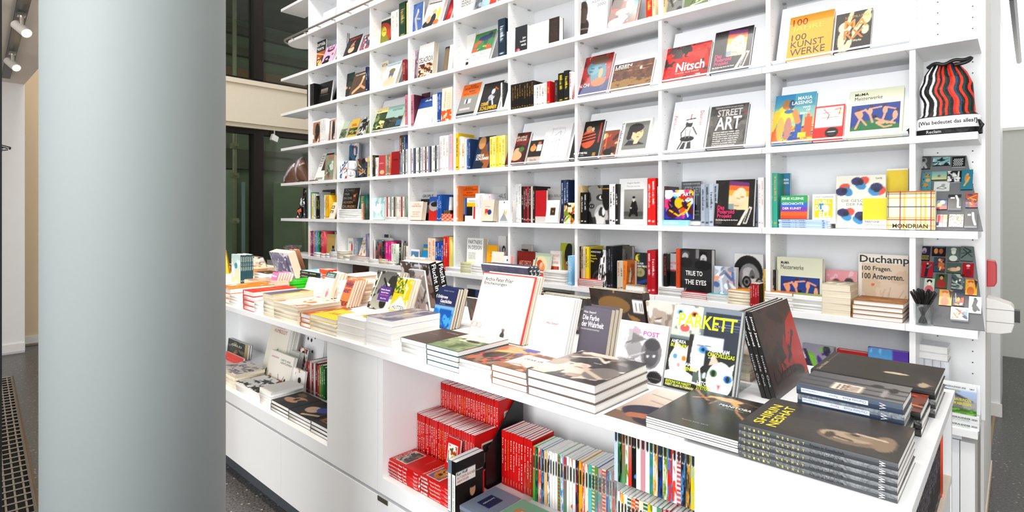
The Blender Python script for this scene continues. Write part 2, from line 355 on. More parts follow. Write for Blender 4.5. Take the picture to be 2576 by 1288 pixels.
# rounded end of the eighth shelf with its rail
arc = [(UX[0]-.0125, YS), (UX[0]-.0125, YS+SD-.009)]
cen = (UX[0]-.40, YS+.145)
ar = [(cen[0]-.145*math.sin(t), cen[1]+.145*math.cos(t)) for t in np.linspace(0, math.pi, 15)]
bcp('rounded_end_board', BM().prism([(UX[0]-.0125, YS), (UX[0]-.0125, YS+.29)]+ar, 2, ZK(5)-ST, ZK(5)))
ra = empty('ladder_rail', (0, 0, 0)); tag(ra, 'curved warm grey rail running round the rounded upper shelf end', 'rail')
R2 = .185; rp = [(UX[4], YS-.04, ZK(5)+.004)]+[(cen[0]-R2*math.sin(t), cen[1]-R2*math.cos(t), ZK(5)+.004) for t in np.linspace(0, math.pi, 17)]+[(UX[0]-.03, YS+SD+.03, ZK(5)+.004)]
link('rail_tube', BM().tube(rp, .011, 8).mesh('rail_tube'), MRAIL, ra, True)
for i in range(12):
    xx = UX[0]-.3+.3*i
    link('bracket', B(xx, YS-.04, ZK(5)-.012, xx+.014, YS+.0, ZK(5)-.004).mesh('bracket'), MMETAL, ra)
# base cabinets below the bottom shelf
cb = empty('base_cabinet', (UX[0], YS+.03, 0)); tag(cb, 'long run of white base cabinets under the wall shelving', 'cabinet')
def cbp(nm, b, m=MW, **k):
    for i, v in enumerate(b.v): b.v[i] = (v[0]-UX[0], v[1]-YS-.03, v[2])
    return link(nm, b.mesh(nm), m, cb, **k)
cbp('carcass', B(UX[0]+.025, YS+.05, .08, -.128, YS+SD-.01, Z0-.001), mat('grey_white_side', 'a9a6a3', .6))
cbp('plinth', B(UX[0]+.03, YS+.08, 0, -.13, YS+SD-.01, .08), MKICK)
for i in range(9): cbp('door', B(UX[i]+.002, YS+.028, .085, UX[i+1]-.002, YS+.048, Z0-.028), MW2)
cbp('door', B(XE+.002, YS+.028, .085, -.185, YS+.048, Z0-.028), MW2)
cbp('corner_post', B(-.182, YS+.024, .0, -.135, YS+.049, Z0-.028))
cbp('top_rail', B(UX[0]+.02, YS+.032, Z0-.024, -.178, YS+.05, Z0-.002), MW2)
# ================================================================== the island
isl = empty('display_island', (-.14, YI, 0)); tag(isl, 'long white display island with open niches and drawers, stacked with books', 'island')
def ip(nm, b, m=MW, **k):
    for i, v in enumerate(b.v): b.v[i] = (v[0]+.14, v[1]-YI, v[2])
    return link(nm, b.mesh(nm), m, isl, **k)
XL, XR, FY = -5.9, -.142, YI+.005; TT = .026; TU = TZ-TT
ip('worktop', B(XL, YI, TU, XR+.004, YB, TZ), bevel=.0015)
N1 = (-4.3, -2.14); N2 = (-1.737, -.533); NB = .462; ND = 1.66; PT = .018
# front skin pieces
ip('front_panel', B(N1[1], FY, .402, -1.7695, FY+PT, TU)); ip('front_panel', B(-1.7675, FY, .402, N2[0], FY+PT, TU))
ip('front_panel', B(N2[1], FY, .10, XR-.02, FY+PT, TU))
ip('front_rail', B(N1[0], FY, .402, N1[1], FY+PT, NB)); ip('front_rail', B(N2[0], FY, .402, N2[1], FY+PT, NB))
ip('front_panel', B(XL, FY, .402, N1[0], FY+PT, TU))
for a, b2 in [(-5.85,-4.977), (-4.975,-4.172), (-4.17,-3.370), (-3.368,-2.568), (-2.566,-1.7695), (-1.7675,-1.15), (-1.148,-.535)]:
    d_ = ip('drawer_front', B(a, FY-.001, .10, b2, FY+PT, .388)); 
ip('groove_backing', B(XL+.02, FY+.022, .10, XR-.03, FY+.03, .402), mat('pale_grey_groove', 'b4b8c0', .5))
ip('grip_notch', B(-1.765, FY-.004, .372, -1.70, FY-.0012, .389), MMETAL)
ip('plinth', B(XL+.03, FY+.045, 0, XR-.04, YB-.05, .099), MKICK)
for a, b2 in (N1, N2):
    ip('niche_side', B(a-.018, FY+PT, NB-.02, a, ND, TU)); ip('niche_side', B(b2, FY+PT, NB-.02, b2+.018, ND, TU))
    ip('niche_back', B(a, ND, NB-.02, b2, ND+.018, TU)); ip('niche_floor', B(a, FY+PT, NB-.02, b2, ND, NB))
ip('side_panel', B(XL, FY+.02, .10, XL+.02, YB-.02, TU)); ip('back_panel', B(XL+.02, YB-.05, .10, XR-.02, YB-.032, TU))
# end compartment opening to the right
EZ = .70
ip('end_upright', B(XR-.4, FY+PT, .10, XR-.382, YB-.05, TU))
ip('end_post', B(XR-.02, FY, .10, XR, FY+PT, TU)); ip('end_post', B(XR-.38, YB-.06, .10, XR, YB-.032, TU))
ip('end_shelf', B(XR-.38, FY+PT, EZ-.02, XR, YB-.06, EZ)); ip('end_shelf_edge', B(XR-.02, FY+PT, EZ, XR, YB-.06, EZ+.0005), MWOOD)
ip('end_panel', B(XR-.02, FY+PT, .10, XR-.002, YB-.06, EZ-.02))
# ================================================================== printed pictures as coloured grids of small facets
class Im:
    def __init__(s, nx, ny, bg='fff', seed=0):
        s.nx, s.ny = nx*2, ny*2; s.rg = np.random.default_rng(seed)
        s.x, s.y = np.meshgrid((np.arange(s.nx)+.5)/s.nx, (np.arange(s.ny)+.5)/s.ny)
        s.a = np.zeros((s.ny, s.nx, 3)); s.a[:] = hx(bg); s.asp = nx/ny; s.clip = None
    def put(s, m, c, al=1):
        if s.clip is not None: m = m & s.clip
        s.a[m] = s.a[m]*(1-al)+np.array(hx(c))*al
    def ell(s, cx, cy, rx, ry, c, rot=0, al=1):
        dx, dy = (s.x-cx)*s.asp, s.y-cy; t = math.radians(rot)
        u, v = dx*math.cos(t)+dy*math.sin(t), -dx*math.sin(t)+dy*math.cos(t)
        s.put((u/(rx*s.asp))**2+(v/ry)**2 < 1, c, al)
    def pol(s, c, P, al=1):
        m = np.zeros(s.x.shape, bool); n = len(P)
        for i in range(n):
            (x0, y0), (x1, y1) = P[i], P[(i+1) % n]
            if y0 == y1: continue
            m ^= ((y0 > s.y) != (y1 > s.y)) & (s.x < (x1-x0)*(s.y-y0)/(y1-y0)+x0)
        s.put(m, c, al)
    def line(s, c, w, P):
        for (x0, y0), (x1, y1) in zip(P, P[1:]):
            ax, ay, bx, by = x0*s.asp, y0, x1*s.asp, y1; L = max((bx-ax)**2+(by-ay)**2, 1e-9)
            X = s.x*s.asp; t = np.clip(((X-ax)*(bx-ax)+(s.y-ay)*(by-ay))/L, 0, 1)
            s.put((X-ax-t*(bx-ax))**2+(s.y-ay-t*(by-ay))**2 < w*w, c)
    def noi(s, sc):
        v = np.zeros(s.x.shape)
        for o, am in ((sc, 1), (sc*2.1, .5), (sc*4.3, .3)):
            g = s.rg.random((int(o)+3, int(o)+3)); X, Y = np.clip(s.x, 0, 1)*o, np.clip(s.y, 0, 1)*o; i, j = X.astype(int), Y.astype(int); f, h = X-i, Y-j
            f, h = f*f*(3-2*f), h*h*(3-2*h)
            v += am*((g[j, i]*(1-f)+g[j, i+1]*f)*(1-h)+(g[j+1, i]*(1-f)+g[j+1, i+1]*f)*h)
        return v/1.8
    def run(s, prog):
        for st in prog.split(';'):
            t = st.split()
            if not t: continue
            o, r = t[0], t[1:]
            if o == 'e': s.ell(*map(float, r[:4]), r[4], float(r[5]) if len(r) > 5 else 0)
            elif o == 'r': x0, y0, x1, y1 = map(float, r[:4]); s.put((s.x >= x0) & (s.x <= x1) & (s.y >= y0) & (s.y <= y1), r[4], float(r[5]) if len(r) > 5 else 1)
            elif o == 'p': q = list(map(float, r[1:])); s.pol(r[0], list(zip(q[::2], q[1::2])))
            elif o == 'l': q = list(map(float, r[2:])); s.line(r[0], float(r[1]), list(zip(q[::2], q[1::2])))
            elif o == 'n': s.put(s.noi(float(r[2])) > float(r[1]), r[0], float(r[3]) if len(r) > 3 else 1)
            elif o == 'g': t_ = np.clip(s.y, 0, 1)[..., None]; m = s.clip if s.clip is not None else np.ones(s.x.shape, bool); s.a[m] = ((1-t_)*np.array(hx(r[0]))+t_*np.array(hx(r[1])))[m]
            elif o == 'c':                                  # frame: what follows is drawn in the frame's own 0..1 coordinates
                x0, y0, x1, y1 = map(float, r); s.clip = (s.x >= x0) & (s.x <= x1) & (s.y >= y0) & (s.y <= y1)
                s.keep = (s.x, s.y, s.asp); s.x, s.y = (s.x-x0)/(x1-x0), (s.y-y0)/(y1-y0); s.asp *= (x1-x0)/(y1-y0)
            elif o == 'C': s.clip = None; s.x, s.y, s.asp = s.keep
            elif o == 's':
                for _ in range(int(r[1])):
                    s.ell(*s.rg.random(2), float(r[2])*(.4+s.rg.random()), float(r[2])*(.4+s.rg.random()), r[0])
            elif o == 'm':
                for i in range(int(r[0])):
                    c = r[1+int(s.rg.integers(len(r)-1))]; q = s.rg.random(4)
                    if i % 3 == 0: s.line(c, .012+.03*q[2], [(q[0], q[1]), (s.rg.random(), s.rg.random())])
                    else: s.ell(q[0], q[1], .05+.2*q[2], .04+.15*q[3], c, s.rg.random()*180)
            elif o == 't':
                x0, y0, x1, y1, n = map(float, r[:5]); n = int(n); hh = (y1-y0)/n
                for i in range(n):
                    a = x0
                    while a < x1-.01:
                        w = .02+.07*s.rg.random(); s.put((s.x > a) & (s.x < min(a+w, x1)) & (s.y > y0+i*hh) & (s.y < y0+(i+.55)*hh), r[5]); a += w+.018
        return s
    def out(s):
        s.clip = None; a = s.a.reshape(s.ny//2, 2, s.nx//2, 2, 3).mean((1, 3)); return lin(a)
def grid_mesh(name, a, P):                                  # colours a[ny,nx], P(u,v)->xyz arrays
    ny, nx = a.shape[:2]; u, v = np.meshgrid(np.arange(nx)/(nx-1), np.arange(ny)/(ny-1))
    co = np.stack(P(u, v), -1).reshape(-1, 3); me = bpy.data.meshes.new(name)
    i = (np.arange(ny-1)[:, None]*nx+np.arange(nx-1)).ravel(); f = np.stack([i, i+1, i+nx+1, i+nx], 1)
    me.vertices.add(len(co)); me.vertices.foreach_set('co', co.ravel().astype('f4'))
    me.loops.add(f.size); me.loops.foreach_set('vertex_index', f.ravel().astype('i4'))
    me.polygons.add(len(f)); me.polygons.foreach_set('loop_start', (np.arange(len(f))*4).astype('i4')); me.polygons.foreach_set('loop_total', np.full(len(f), 4, 'i4'))
    me.update(calc_edges=True)
    at = me.color_attributes.new('Col', 'FLOAT_COLOR', 'POINT'); c = np.ones((len(co), 4), 'f4'); c[:, :3] = a.reshape(-1, 3)
    at.data.foreach_set('color', c.ravel()); return me
def paint(me, cols):                                        # one colour per polygon
    at = me.color_attributes.new('Col', 'FLOAT_COLOR', 'CORNER'); b = []
    for p in me.polygons:
        c = cols[p.index] if isinstance(cols, list) else cols
        b += [*c, 1]*p.loop_total
    at.data.foreach_set('color', b); return me
def L(c): return tuple(float(q) for q in lin(hx(c)))
_gl = {}
def glyphs(txt, bold=0):
    k = (txt, bold)
    if k not in _gl:
        cu = bpy.data.curves.new('t', 'FONT'); cu.body = txt; cu.resolution_u = 2; cu.offset = .018*bold; cu.space_line = .9
        o = bpy.data.objects.new('t', cu); C.objects.link(o); me = bpy.data.meshes.new_from_object(o)
        v = np.array([q.co[:2] for q in me.vertices]); f = [tuple(p.vertices) for p in me.polygons]
        bpy.data.objects.remove(o); bpy.data.curves.remove(cu); bpy.data.meshes.remove(me)
        v = (v-v.min(0))/(v.max(0)-v.min(0)); _gl[k] = (v, f)
    return _gl[k]
def text_mesh(items, w, h, P):                              # items: (txt, x0, y0, x1, y1, colour, rot, bold); P(x,y)->xyz
    V, F, K = [], [], []
    for it in items:
        if it[0] == '#':
            n = len(V); V += [P(a*w, b*h) for a, b in ((it[1], it[2]), (it[3], it[2]), (it[3], it[4]), (it[1], it[4]))]; F.append((n, n+1, n+2, n+3)); K.append(L(it[5])); continue
        txt, x0, y0, x1, y1, c = it[:6]; rot = it[6] if len(it) > 6 else 0; bold = it[7] if len(it) > 7 else 1
        v, f = glyphs(txt, bold); n = len(V)
        for a, b in v:
            if rot == 90: a, b = 1-b, a
            elif rot == -90: a, b = b, 1-a
            elif rot == 180: a, b = 1-a, 1-b
            V.append(P((x0+a*(x1-x0))*w, (y0+b*(y1-y0))*h))
        F += [tuple(n+i for i in q) for q in f]; K += [L(c)]*len(f)
    me = bpy.data.meshes.new('title_lettering'); me.from_pydata(V, [], F); paint(me, K); return me
# ================================================================== books
_lab = {}; NB_ = [0]
def reg_label(s):
    _lab[s] = _lab.get(s, 0)+1; return s
_spc = {}
def spine_print(bgc, fg, var):
    k = (bgc, fg, var)
    if k not in _spc:
        im = Im(6, 56, bgc, hash(k) % 9999 if False else var*7+3); r = random.Random(var*13+5)
        a = .06+.05*r.random(); z = .94-.3*r.random()*r.random(); c0, c1 = (.3, .72)
        y = z
        while y > .30+.2*r.random():
            st = .01+.028*r.random(); im.put((im.x > c0) & (im.x < c1-.2*r.random()) & (im.y < y) & (im.y > y-st), fg); y -= st+.012
        im.put((im.x > .25) & (im.x < .75) & (im.y > a) & (im.y < a+.035), fg)
        _spc[k] = grid_mesh('spine_print', im.out(), lambda u, v: (u*0, 1-u, v)); _spc[k].materials.append(MPRINT)
    return _spc[k]
def book(w, h, t, cov='ffffff', spine=None, page=None, hard=True, art=None, abox=(0, 0, 1, 1), titles=None, sp=None, wrap=0, q=.0042, name='book', sptitles=None, gloss=0):
    root = empty(name); b = min(.0022 if hard else .0007, t*.08); ins = (.003 if t > .02 else .0008) if hard else .0004
    spine = spine or cov; bu = min(.003, t*.12) if hard and t > .014 else 0
    arcp = [(0, 0)]+([(-bu*math.sin(math.pi*i/4), t*i/4) for i in (1, 2, 3)] if bu else [])+[(0, t)]
    pts = [(w, 0)]+arcp[:1]+arcp[1:]+[(w, t), (w, t-b), (b, t-b), (b, b), (w, b)]
    me = BM().prism(pts, 2, 0, h).mesh('cover')
    cc, cs = L(cov), L(spine); n_arc = len(arcp)
    cols = [cs if (p.center.x < .0008 and abs(p.normal.x) > .3) or p.index < 0 else cc for p in me.polygons]
    paint(me, cols); MM = MWRAP if wrap else (MGLOSS if gloss else MPRINT); link('cover', me, MM, root)
    pg = MCRPG if page == 'c' else MPAGE
    link('page_block', BM().box(b+.0005, b, ins, w-(ins if hard else .0003), t-b, h-ins).mesh('page_block'), pg, root)
    if art:
        x0, y0, x1, y1 = abox; aw, ah = (x1-x0)*w, (y1-y0)*h; NB_[0] += 1
        im = Im(int(max(10, min(130, aw/q))), int(max(10, min(150, ah/q))), cov, NB_[0]).run(art)
        me = grid_mesh('cover_picture', im.out(), lambda u, v: ((x0+u*(x1-x0))*w, u*0-.0004, (y0+v*(y1-y0))*h))
        link('cover_picture', me, MM, root)
    if titles: link('title_lettering', text_mesh(titles, w, h, lambda x, y: (x, -.0008, y)), MM, root)
    if sp:
        o = link('spine_print', spine_print(spine, sp[0], sp[1]), None, root); o.location = (-bu-.0006, 0, h*.01); o.scale = (1, t, h*.98)
    if sptitles: link('spine_lettering', text_mesh(sptitles, h, t, lambda x, y: (-bu-.0011, t-y, h-x)), MM, root)
    return root
def put(o, p, yaw=0, lean=0, side=0, lie=False):
    M = Matrix.Rotation(math.radians(yaw), 4, 'Z')
    if lie: M = M @ Matrix.Rotation(-math.pi/2, 4, 'X')
    M = Matrix.Rotation(math.radians(side), 4, 'Y') @ M
    M = Matrix.Rotation(math.radians(-lean), 4, 'X') @ M if not lie else M
    o.location = p; o.rotation_euler = M.to_euler(); return o
ORD = 'first second third fourth fifth sixth seventh eighth ninth tenth eleventh twelfth thirteenth fourteenth fifteenth sixteenth seventeenth eighteenth nineteenth twentieth'.split()
def ordn(i): return ORD[i] if i < 20 else ('twenty-'+ORD[i-20] if i < 29 else 'thirtieth' if i == 29 else 'thirty-'+ORD[i-30])
NUM = 'zero one two three four five six seven eight nine ten eleven twelve'.split()
ROW = {-2: 'bottom shelf', -1: 'second shelf up', 0: 'third shelf up', 1: 'fourth shelf up', 2: 'fifth shelf up', 3: 'sixth shelf up', 4: 'seventh shelf up', 5: 'eighth shelf up'}
def bay(X):
    i = int(math.floor((X-UX[0])/BW)); return 'open left end' if i < 0 else 'end bay' if i > 8 else ORD[i]+' bay'
CUR = ['A', 0]
def at(r, k): CUR[0] = r; CUR[1] = k
def fo(u0, u1, vt, desc, cov='fff', art=None, titles=None, lean=12, t=.02, d=.06, abox=(0, 0, 1, 1), spine=None, page=None, cat='book', name='book', hard=True, wrap=0, z=0, q=.0042, side=0, yaw=0, gloss=0):
    """one book standing face out: bottom corners u0,u1 and top v in the zoomed reference region"""
    r, k = CUR; xa, ya = px(r, u0, vt); xb, _ = px(r, u1); Y = YS+d; zb = ZK(k)+z
    X0 = onY(xa, 600, Y)[0]; X1 = onY(xb, 600, Y)[0]; a = math.radians(lean)
    K = (HZ-ya)/FO; zc0 = -X0*SN+Y*CS; hh = (K*zc0-(zb-H))/(math.cos(a)-K*math.sin(a)*CS)
    o = book(X1-X0, hh, t, cov, spine, page, hard, art, abox, titles, None, wrap, q, name, gloss=gloss)
    put(o, (X0, Y, zb+t*math.sin(a)+.0006), yaw, lean, side)
    tag(o, reg_label(f'{desc}, {ROW[k]}, {bay((X0+X1)/2)}'), cat); return o
_seq = [0]
def run(u0, u1, vt, n, desc, cols, txt=('333',), d=.03, dep=.17, jit=0, hard=True, page=None, group=None, z=0, taper=0, cover=None, X=None, lean=0, name='book'):
    """a run of books standing spine out"""
    r, k = CUR; xa, ya = px(r, u0, vt); xb, _ = px(r, u1); Y = YS+d; zb = ZK(k)+z
    X0 = onY(xa, ya, Y)[0]; z1 = onY(xa, ya, Y)[1]; X1 = onY(xb, 600, Y)[0]; hh = z1-zb
    rr = random.Random(int(u0)+k*7+n); ws = [rr.uniform(1-min(jit*8, .35), 1+min(jit*8, .35)) for _ in range(n)]; sm = sum(ws); x = X0
    g = group or f'{desc} run, {ROW[k]}, {bay((X0+X1)/2)}'
    for i in range(n):
        w = ws[i]/sm*(X1-X0); x += w; c = cols[i % len(cols)]; _seq[0] += 1
        hi = hh*(1-jit*rr.random()*1.5)
        o = book(dep*(1-jit*rr.random()), hi, w*.965, cover or c, c, page, hard and w > .006, sp=(txt[i % len(txt)], _seq[0] % 5), name=name)
        put(o, (x-.0002, Y, zb+.0005), 90)
        s = f'{desc}, {ordn(i)} from left, {ROW[k]}, {bay((X0+X1)/2)}' if n > 1 else f'{desc}, {ROW[k]}, {bay((X0+X1)/2)}'
        tag(o, reg_label(s), 'book', g if n > 1 else None)
def lay(X0, Y0, X1, Y1, zb, n, t, idx, desc, place, cov='fff', tops=None, art=None, titles=None, abox=(0, 0, 1, 1), spine=None, page=None, hard=True, jit=1, wrap=0, wrap_top=None, q=.0042, sptitles=None, cat='book', sp=None, group=None, gloss=0):
    """a lying stack: each book its own thing"""
    rr = random.Random(int(abs(X0*977)+abs(Y0*331)+n))
    for i in range(n):
        top = i == n-1; dx, dy = X1-X0, Y1-Y0; jx, jy = (rr.uniform(-.002, .002)*jit, rr.uniform(0, .004)*jit)
        w, h = (dx, dy) if idx in (0, 2) else (dy, dx)
        c = cov if not isinstance(cov, (list, tuple)) else cov[i % len(cov)]
        o = book(w, h, t*.985, c, spine, page, hard, art if top else None, abox, titles if top else None, sp, (wrap if not top or wrap_top is None else wrap_top), q, sptitles=sptitles, gloss=gloss)
        p = {0: (X0, Y0), 1: (X1, Y0), 2: (X1, Y1), 3: (X0, Y1)}[idx]
        put(o, (p[0]+jx, p[1]+jy, zb+(i+1)*t-.0004), idx*90+(rr.uniform(-.8, .8)*jit if not top or n == 1 else 0), lie=True)
        pos = 'top of its stack' if top else 'bottom of its stack' if i == 0 else f'{ordn(i)} up in its stack'
        tag(o, reg_label(f'{desc}, {pos}, {place}' if n > 1 else f'{desc}, {place}'), cat, (group or f'{desc} stack, {place}') if n > 1 else None)
def stk(u0, u1, vt, n, desc, cov='fff', dep=.16, d=.03, idx=0, z=0, **k):
    """stack on a wall shelf: front edge u0..u1, top v at u0"""
    r, kk = CUR; xa, ya = px(r, u0, vt); xb, _ = px(r, u1); Y = YS+d; X0, z1 = onY(xa, ya, Y); X1 = onY(xb, 600, Y)[0]; zb = ZK(kk)+z
    lay(X0, Y, X1, Y+dep, zb, n, (z1-zb)/n, idx, desc, f'{ROW[kk]}, {bay((X0+X1)/2)}', cov, **k)
    return X0, X1, z1
def board(i, k, x0=.012, x1=.5, lab=''):
    """slanted white display board with a lip"""
    X0 = UX[i]+UT+.006; X1 = UX[i+1]-.005; a = math.radians(20); yb = YS+.045
    e = empty('display_board', (X0, yb, ZK(k)+.0105), (-a, 0, 0)); tag(e, f'slanted white display board, {ROW[k]}, {bay((X0+X1)/2)}', 'display board', 'slanted display boards')
    link('panel', B(.012, 0, 0, X1-X0, .006, .334).mesh('panel'), MW2, e)
    link('lip', B(0, -.034, .0, X1-X0, -.0006, .004).mesh('lip'), MW2, e)
# ================================================================== contents of the wall shelving
def disp(u0, u1, vt, desc, cov, art=None, titles=None, t=.018, **k):
    k.setdefault('d', .022); k.setdefault('lean', 20); return fo(u0, u1, vt, desc, cov, art, titles, t=t, z=.007, **k)
for i, k in [(8,2), (7,2), (6,2), (4,2), (2,2), (8,1), (7,1), (6,1), (5,1), (8,3)]: board(i, k)
PEOPLE = 'n 554433 .5 5;e .3 .55 .09 .12 e0b898;e .62 .6 .08 .11 d8a888;e .3 .3 .14 .2 2a2230;e .63 .33 .13 .22 703028'
# ---- seventh/eighth shelf
at('A', 5); fo(800, 905, 108, 'pale grey book', 'dfe3ea', 'r 0 0 1 .3 c4ccd6', lean=8)
fo(1040, 1150, 20, 'white book cut by the rail', 'eceef2', lean=6)
at('A', 4)
fo(690, 826, 372, 'dark interiors book with white title', '1c1410', 'c 0 0 1 .62;g 7a3a12 c8641e;m 14 f0c030 ff8a2a 5a2a10 e8d080 903018;C', [('California', .08, .82, .97, .97, 'fff'), ('Interiors', .12, .68, .9, .8, 'fff')], lean=3, d=.10)
fo(793, 885, 392, 'lilac book with long-eared mask drawing', 'd9c0dc', 'e .5 .76 .3 .12 7a2a30;e .5 .8 .2 .05 d9c0dc;l 7a2a30 .02 .3 .7 .2 .95;l 7a2a30 .02 .5 .7 .5 .98;l 7a2a30 .02 .7 .7 .8 .95;e .42 .28 .24 .15 141014;e .38 .1 .3 .1 141014;e .4 .26 .12 .06 e0b0c0;e .8 .45 .07 .06 c03038', lean=20, t=.03, d=.03)
fo(920, 1000, 300, 'olive brown painted book', '4a4028', 'm 14 6a5830 302818 8a7848 20180c 584020', lean=4, d=.11)
fo(972, 1082, 325, 'dark book with dancer and red title', '15100e', 'e .5 .45 .14 .2 c09070;e .48 .3 .22 .16 e0c0a0;l b08060 .04 .45 .6 .6 .7;m 3 2a1a14 3a2218', [('AFRIKA', .12, .82, .92, .93, 'c02a1e')], lean=20, t=.035, d=.04)
fo(1090, 1172, 300, 'blue and red wrapped art book', '35507a', 'n c8383a .5 6;n e8e0d8 .62 7;n 101820 .66 5', lean=20, t=.018, wrap=1)
fo(1225, 1364, 182, 'white book with hooded monk on orange disc', 'f0eee8', 'c .05 .02 .97 .92;r 0 0 1 1 1c0e08;e .5 .5 .5 .42 b8470e;e .48 .55 .22 .26 9aa02c;p 8a8a20 .1 .02 .3 .5 .75 .45 .95 .02;e .55 .6 .14 .17 d8c048;l 403a10 .01 .48 .62 .66 .6;C', lean=4, d=.12, page='c')
run(1366, 1430, 100, 2, 'thick white spine', ['efece2'], ('b0a090',), dep=.16, d=.06)
run(1430, 1484, 32, 1, 'tall dark green spine', ['1f4a34'], ('c8b060',), d=.05)
run(1492, 1520, 22, 1, 'pale yellow spine', ['ecd99a'], ('8a6a2a',), d=.04)
fo(1520, 1612, 50, 'blue book with grey statue', '5878b0', 'n 4a68a0 .5 5;l b8b4ac .05 .55 .12 .4 .5 .6 .7;e .6 .74 .07 .07 c8c4ba;l b0aca4 .03 .5 .5 .8 .45', lean=4, d=.05, spine='ecd99a')
at('C', 4)
fo(190, 336, 12, 'white book with group of painted figures', 'f6f2ee', 'e .32 .14 .3 .14 181414;e .55 .5 .12 .09 e8b080;e .55 .28 .14 .16 1c1820;e .8 .4 .09 .2 e0c840;e .3 .3 .12 .13 e0a888;e .75 .12 .15 .1 d87838;l 20242a .012 .1 .85 .8 .78', [('DEIX', .42, .9, .75, .98, 'c02030')], lean=18, t=.028, d=.04)
fo(372, 412, 6, 'bright red book leaning back', 'c2202a', lean=20, d=.08, t=.03)
fo(462, 604, 2, 'white book with heavy black title', 'eceae2', None, [('DIE KUNST', .25, .76, .98, .86, '26262a'), ('UNSERES', .25, .64, .85, .74, '26262a'), ('JAHRHUNDERTS', .2, .52, .98, .62, '26262a')], lean=8, d=.07, spine='e0c060')
fo(612, 668, -18, 'slate grey painting book', '5a6068', 'm 8 383c44 7a828a a0a8b0', lean=16)
fo(672, 735, -38, 'light blue book above the gap', 'a8c8d8', lean=16); fo(738, 790, -55, 'orange-red book, upper edge cut', 'd8482a', lean=16)
# ---- sixth shelf (k=3)
at('A', 3)
run(684, 740, 690, 5, 'thin black spine', ['17171a', '1e1c1c'], ('555',), hard=False, dep=.19, d=.03, jit=.01)
fo(745, 870, 690, 'black landscape-photo book', '151413', 'c .3 .5 .75 .72;g 6a5a40 a0a8b0;C;r .28 .42 .8 .45 777', lean=8, t=.02, d=.06)
fo(884, 912, 700, 'narrow dark book against the upright', '202026', lean=16, d=.12)
fo(928, 1052, 622, 'dark green book with group of men', '24443a', 'c 0 0 1 .75;n 182420 .5 4;e .3 .6 .07 .07 c89878;e .55 .62 .07 .07 c89878;e .75 .58 .06 .06 b88868;r .2 .1 .85 .5 1a1c18;C', lean=6, d=.10)
fo(1020, 1158, 606, 'brown book with pale reclining figure', '6a5546', 'l e0b890 .07 .2 .12 .55 .35 .62 .65;e .62 .72 .07 .07 e8c8a8;l d8a880 .05 .5 .4 .85 .2', [('KLASSISMUS', .1, .86, .9, .93, 'e8dccc')], lean=18, t=.03, d=.03)
run(1160, 1176, 545, 1, 'navy spine with silver lettering', ['1c2c58'], ('dde',), d=.03)
fo(1197, 1330, 532, 'cream book with rose title', 'ece8dc', 't .1 .3 .7 .6 8 c8bca8', [('DOLCE VITA', .06, .82, .96, .93, 'a8584a')], lean=4, d=.12)
fo(1278, 1396, 532, 'pale blue book with stone bust', 'd4e6e8', 'e .5 .16 .4 .22 d8c8b0;e .5 .48 .17 .2 b8a890;e .5 .5 .15 .16 6a7a88;e .5 .64 .2 .1 8a7a60;e .5 .34 .08 .1 d0c0a8', [('DOPOSDOPOSDOMANI', .05, .86, .95, .93, '88a0a0')], lean=20, t=.03, d=.03, page='c')
run(1460, 1484, 487, 1, 'dark red spine', ['8c1a26'], ('d8a8a0',), d=.04)
at('C', 3)
run(108, 118, 415, 1, 'plum narrow spine', ['3a2438'], ('aaa',), d=.06)
fo(118, 162, 420, 'violet grey book with dark red letters', 'a898a0', 'm 8 8a7888 c0b0b8', [('K', .5, .55, .9, .7, '5a1a20'), ('A', .4, .08, .9, .22, '5a1a20')], lean=3, d=.07)
fo(163, 280, 378, 'white book with battle painting', 'f2f0ea', 'c .02 .02 .98 .42;n 5a2a1a .4 4;n e8c8a0 .6 6;n a83a20 .68 5;C', [('DELACROIX', .03, .46, .98, .62, '1c1c1c')], lean=5, t=.05, d=.05, page='c')
fo(366, 400, 388, 'dark book with carved figure', '241c16', 'l 8a7a60 .1 .5 .1 .5 .85', lean=8, t=.028, d=.08, page='c')
fo(402, 428, 370, 'white narrow book beside the upright', 'efece8', lean=8, t=.02, d=.06)
fo(458, 618, 320, 'white catalogue with small black lizard', 'f0efeb', 'p 222 .5 .2 .62 .26 .8 .22 .85 .14 .7 .12 .58 .15', [('DOCUMENTA', .45, .3, .8, .34, '444')], lean=4, d=.13, spine='2c4a40')
fo(570, 735, 292, 'book with blue horse painting, white foot', 'f3f1ec', 'c 0 .38 1 1;r 0 0 1 1 3f8a4a;m 8 e8b020 2a6a3a d85a28 f0c840;e .55 .66 .32 .14 2a3070;e .78 .8 .1 .09 262a60;e .3 .5 .1 .08 e8581e;C', [('Marc, Macke', .12, .22, .8, .31, '8a7a8a', 0, 0), ('und Delaunay', .12, .1, .86, .2, '8a7a8a', 0, 0)], lean=20, t=.025, d=.03, spine='4a2a6a', gloss=1)
run(815, 874, 162, 1, 'thick navy spine with white title', ['17384c'], ('dfe6ea',), d=.03, dep=.2)
run(876, 950, 262, 3, 'white wrapped spine', ['eeeeea'], ('ccc',), d=.05)
fo(953, 1048, 226, 'charcoal book with small red flower', '30343a', 'e .25 .1 .18 .1 c85060;e .3 .12 .08 .05 e8a0a0', [('Jahr', .62, .48, .92, .58, 'ddd'), ('hundert', .42, .38, .92, .46, 'ddd'), ('wende', .5, .24, .92, .34, 'ddd')], lean=1, d=.04, t=.03)
run(1050, 1224, 215, 6, 'pale boxed spine', ['efeeea', 'f3f3f0'], ('c8c4bc',), d=.05)
fo(1226, 1308, 157, 'dark brown slipcased book', '33271f', 't .15 .1 .85 .9 14 5a4636', lean=1, d=.04, t=.05)
at('E', 3)
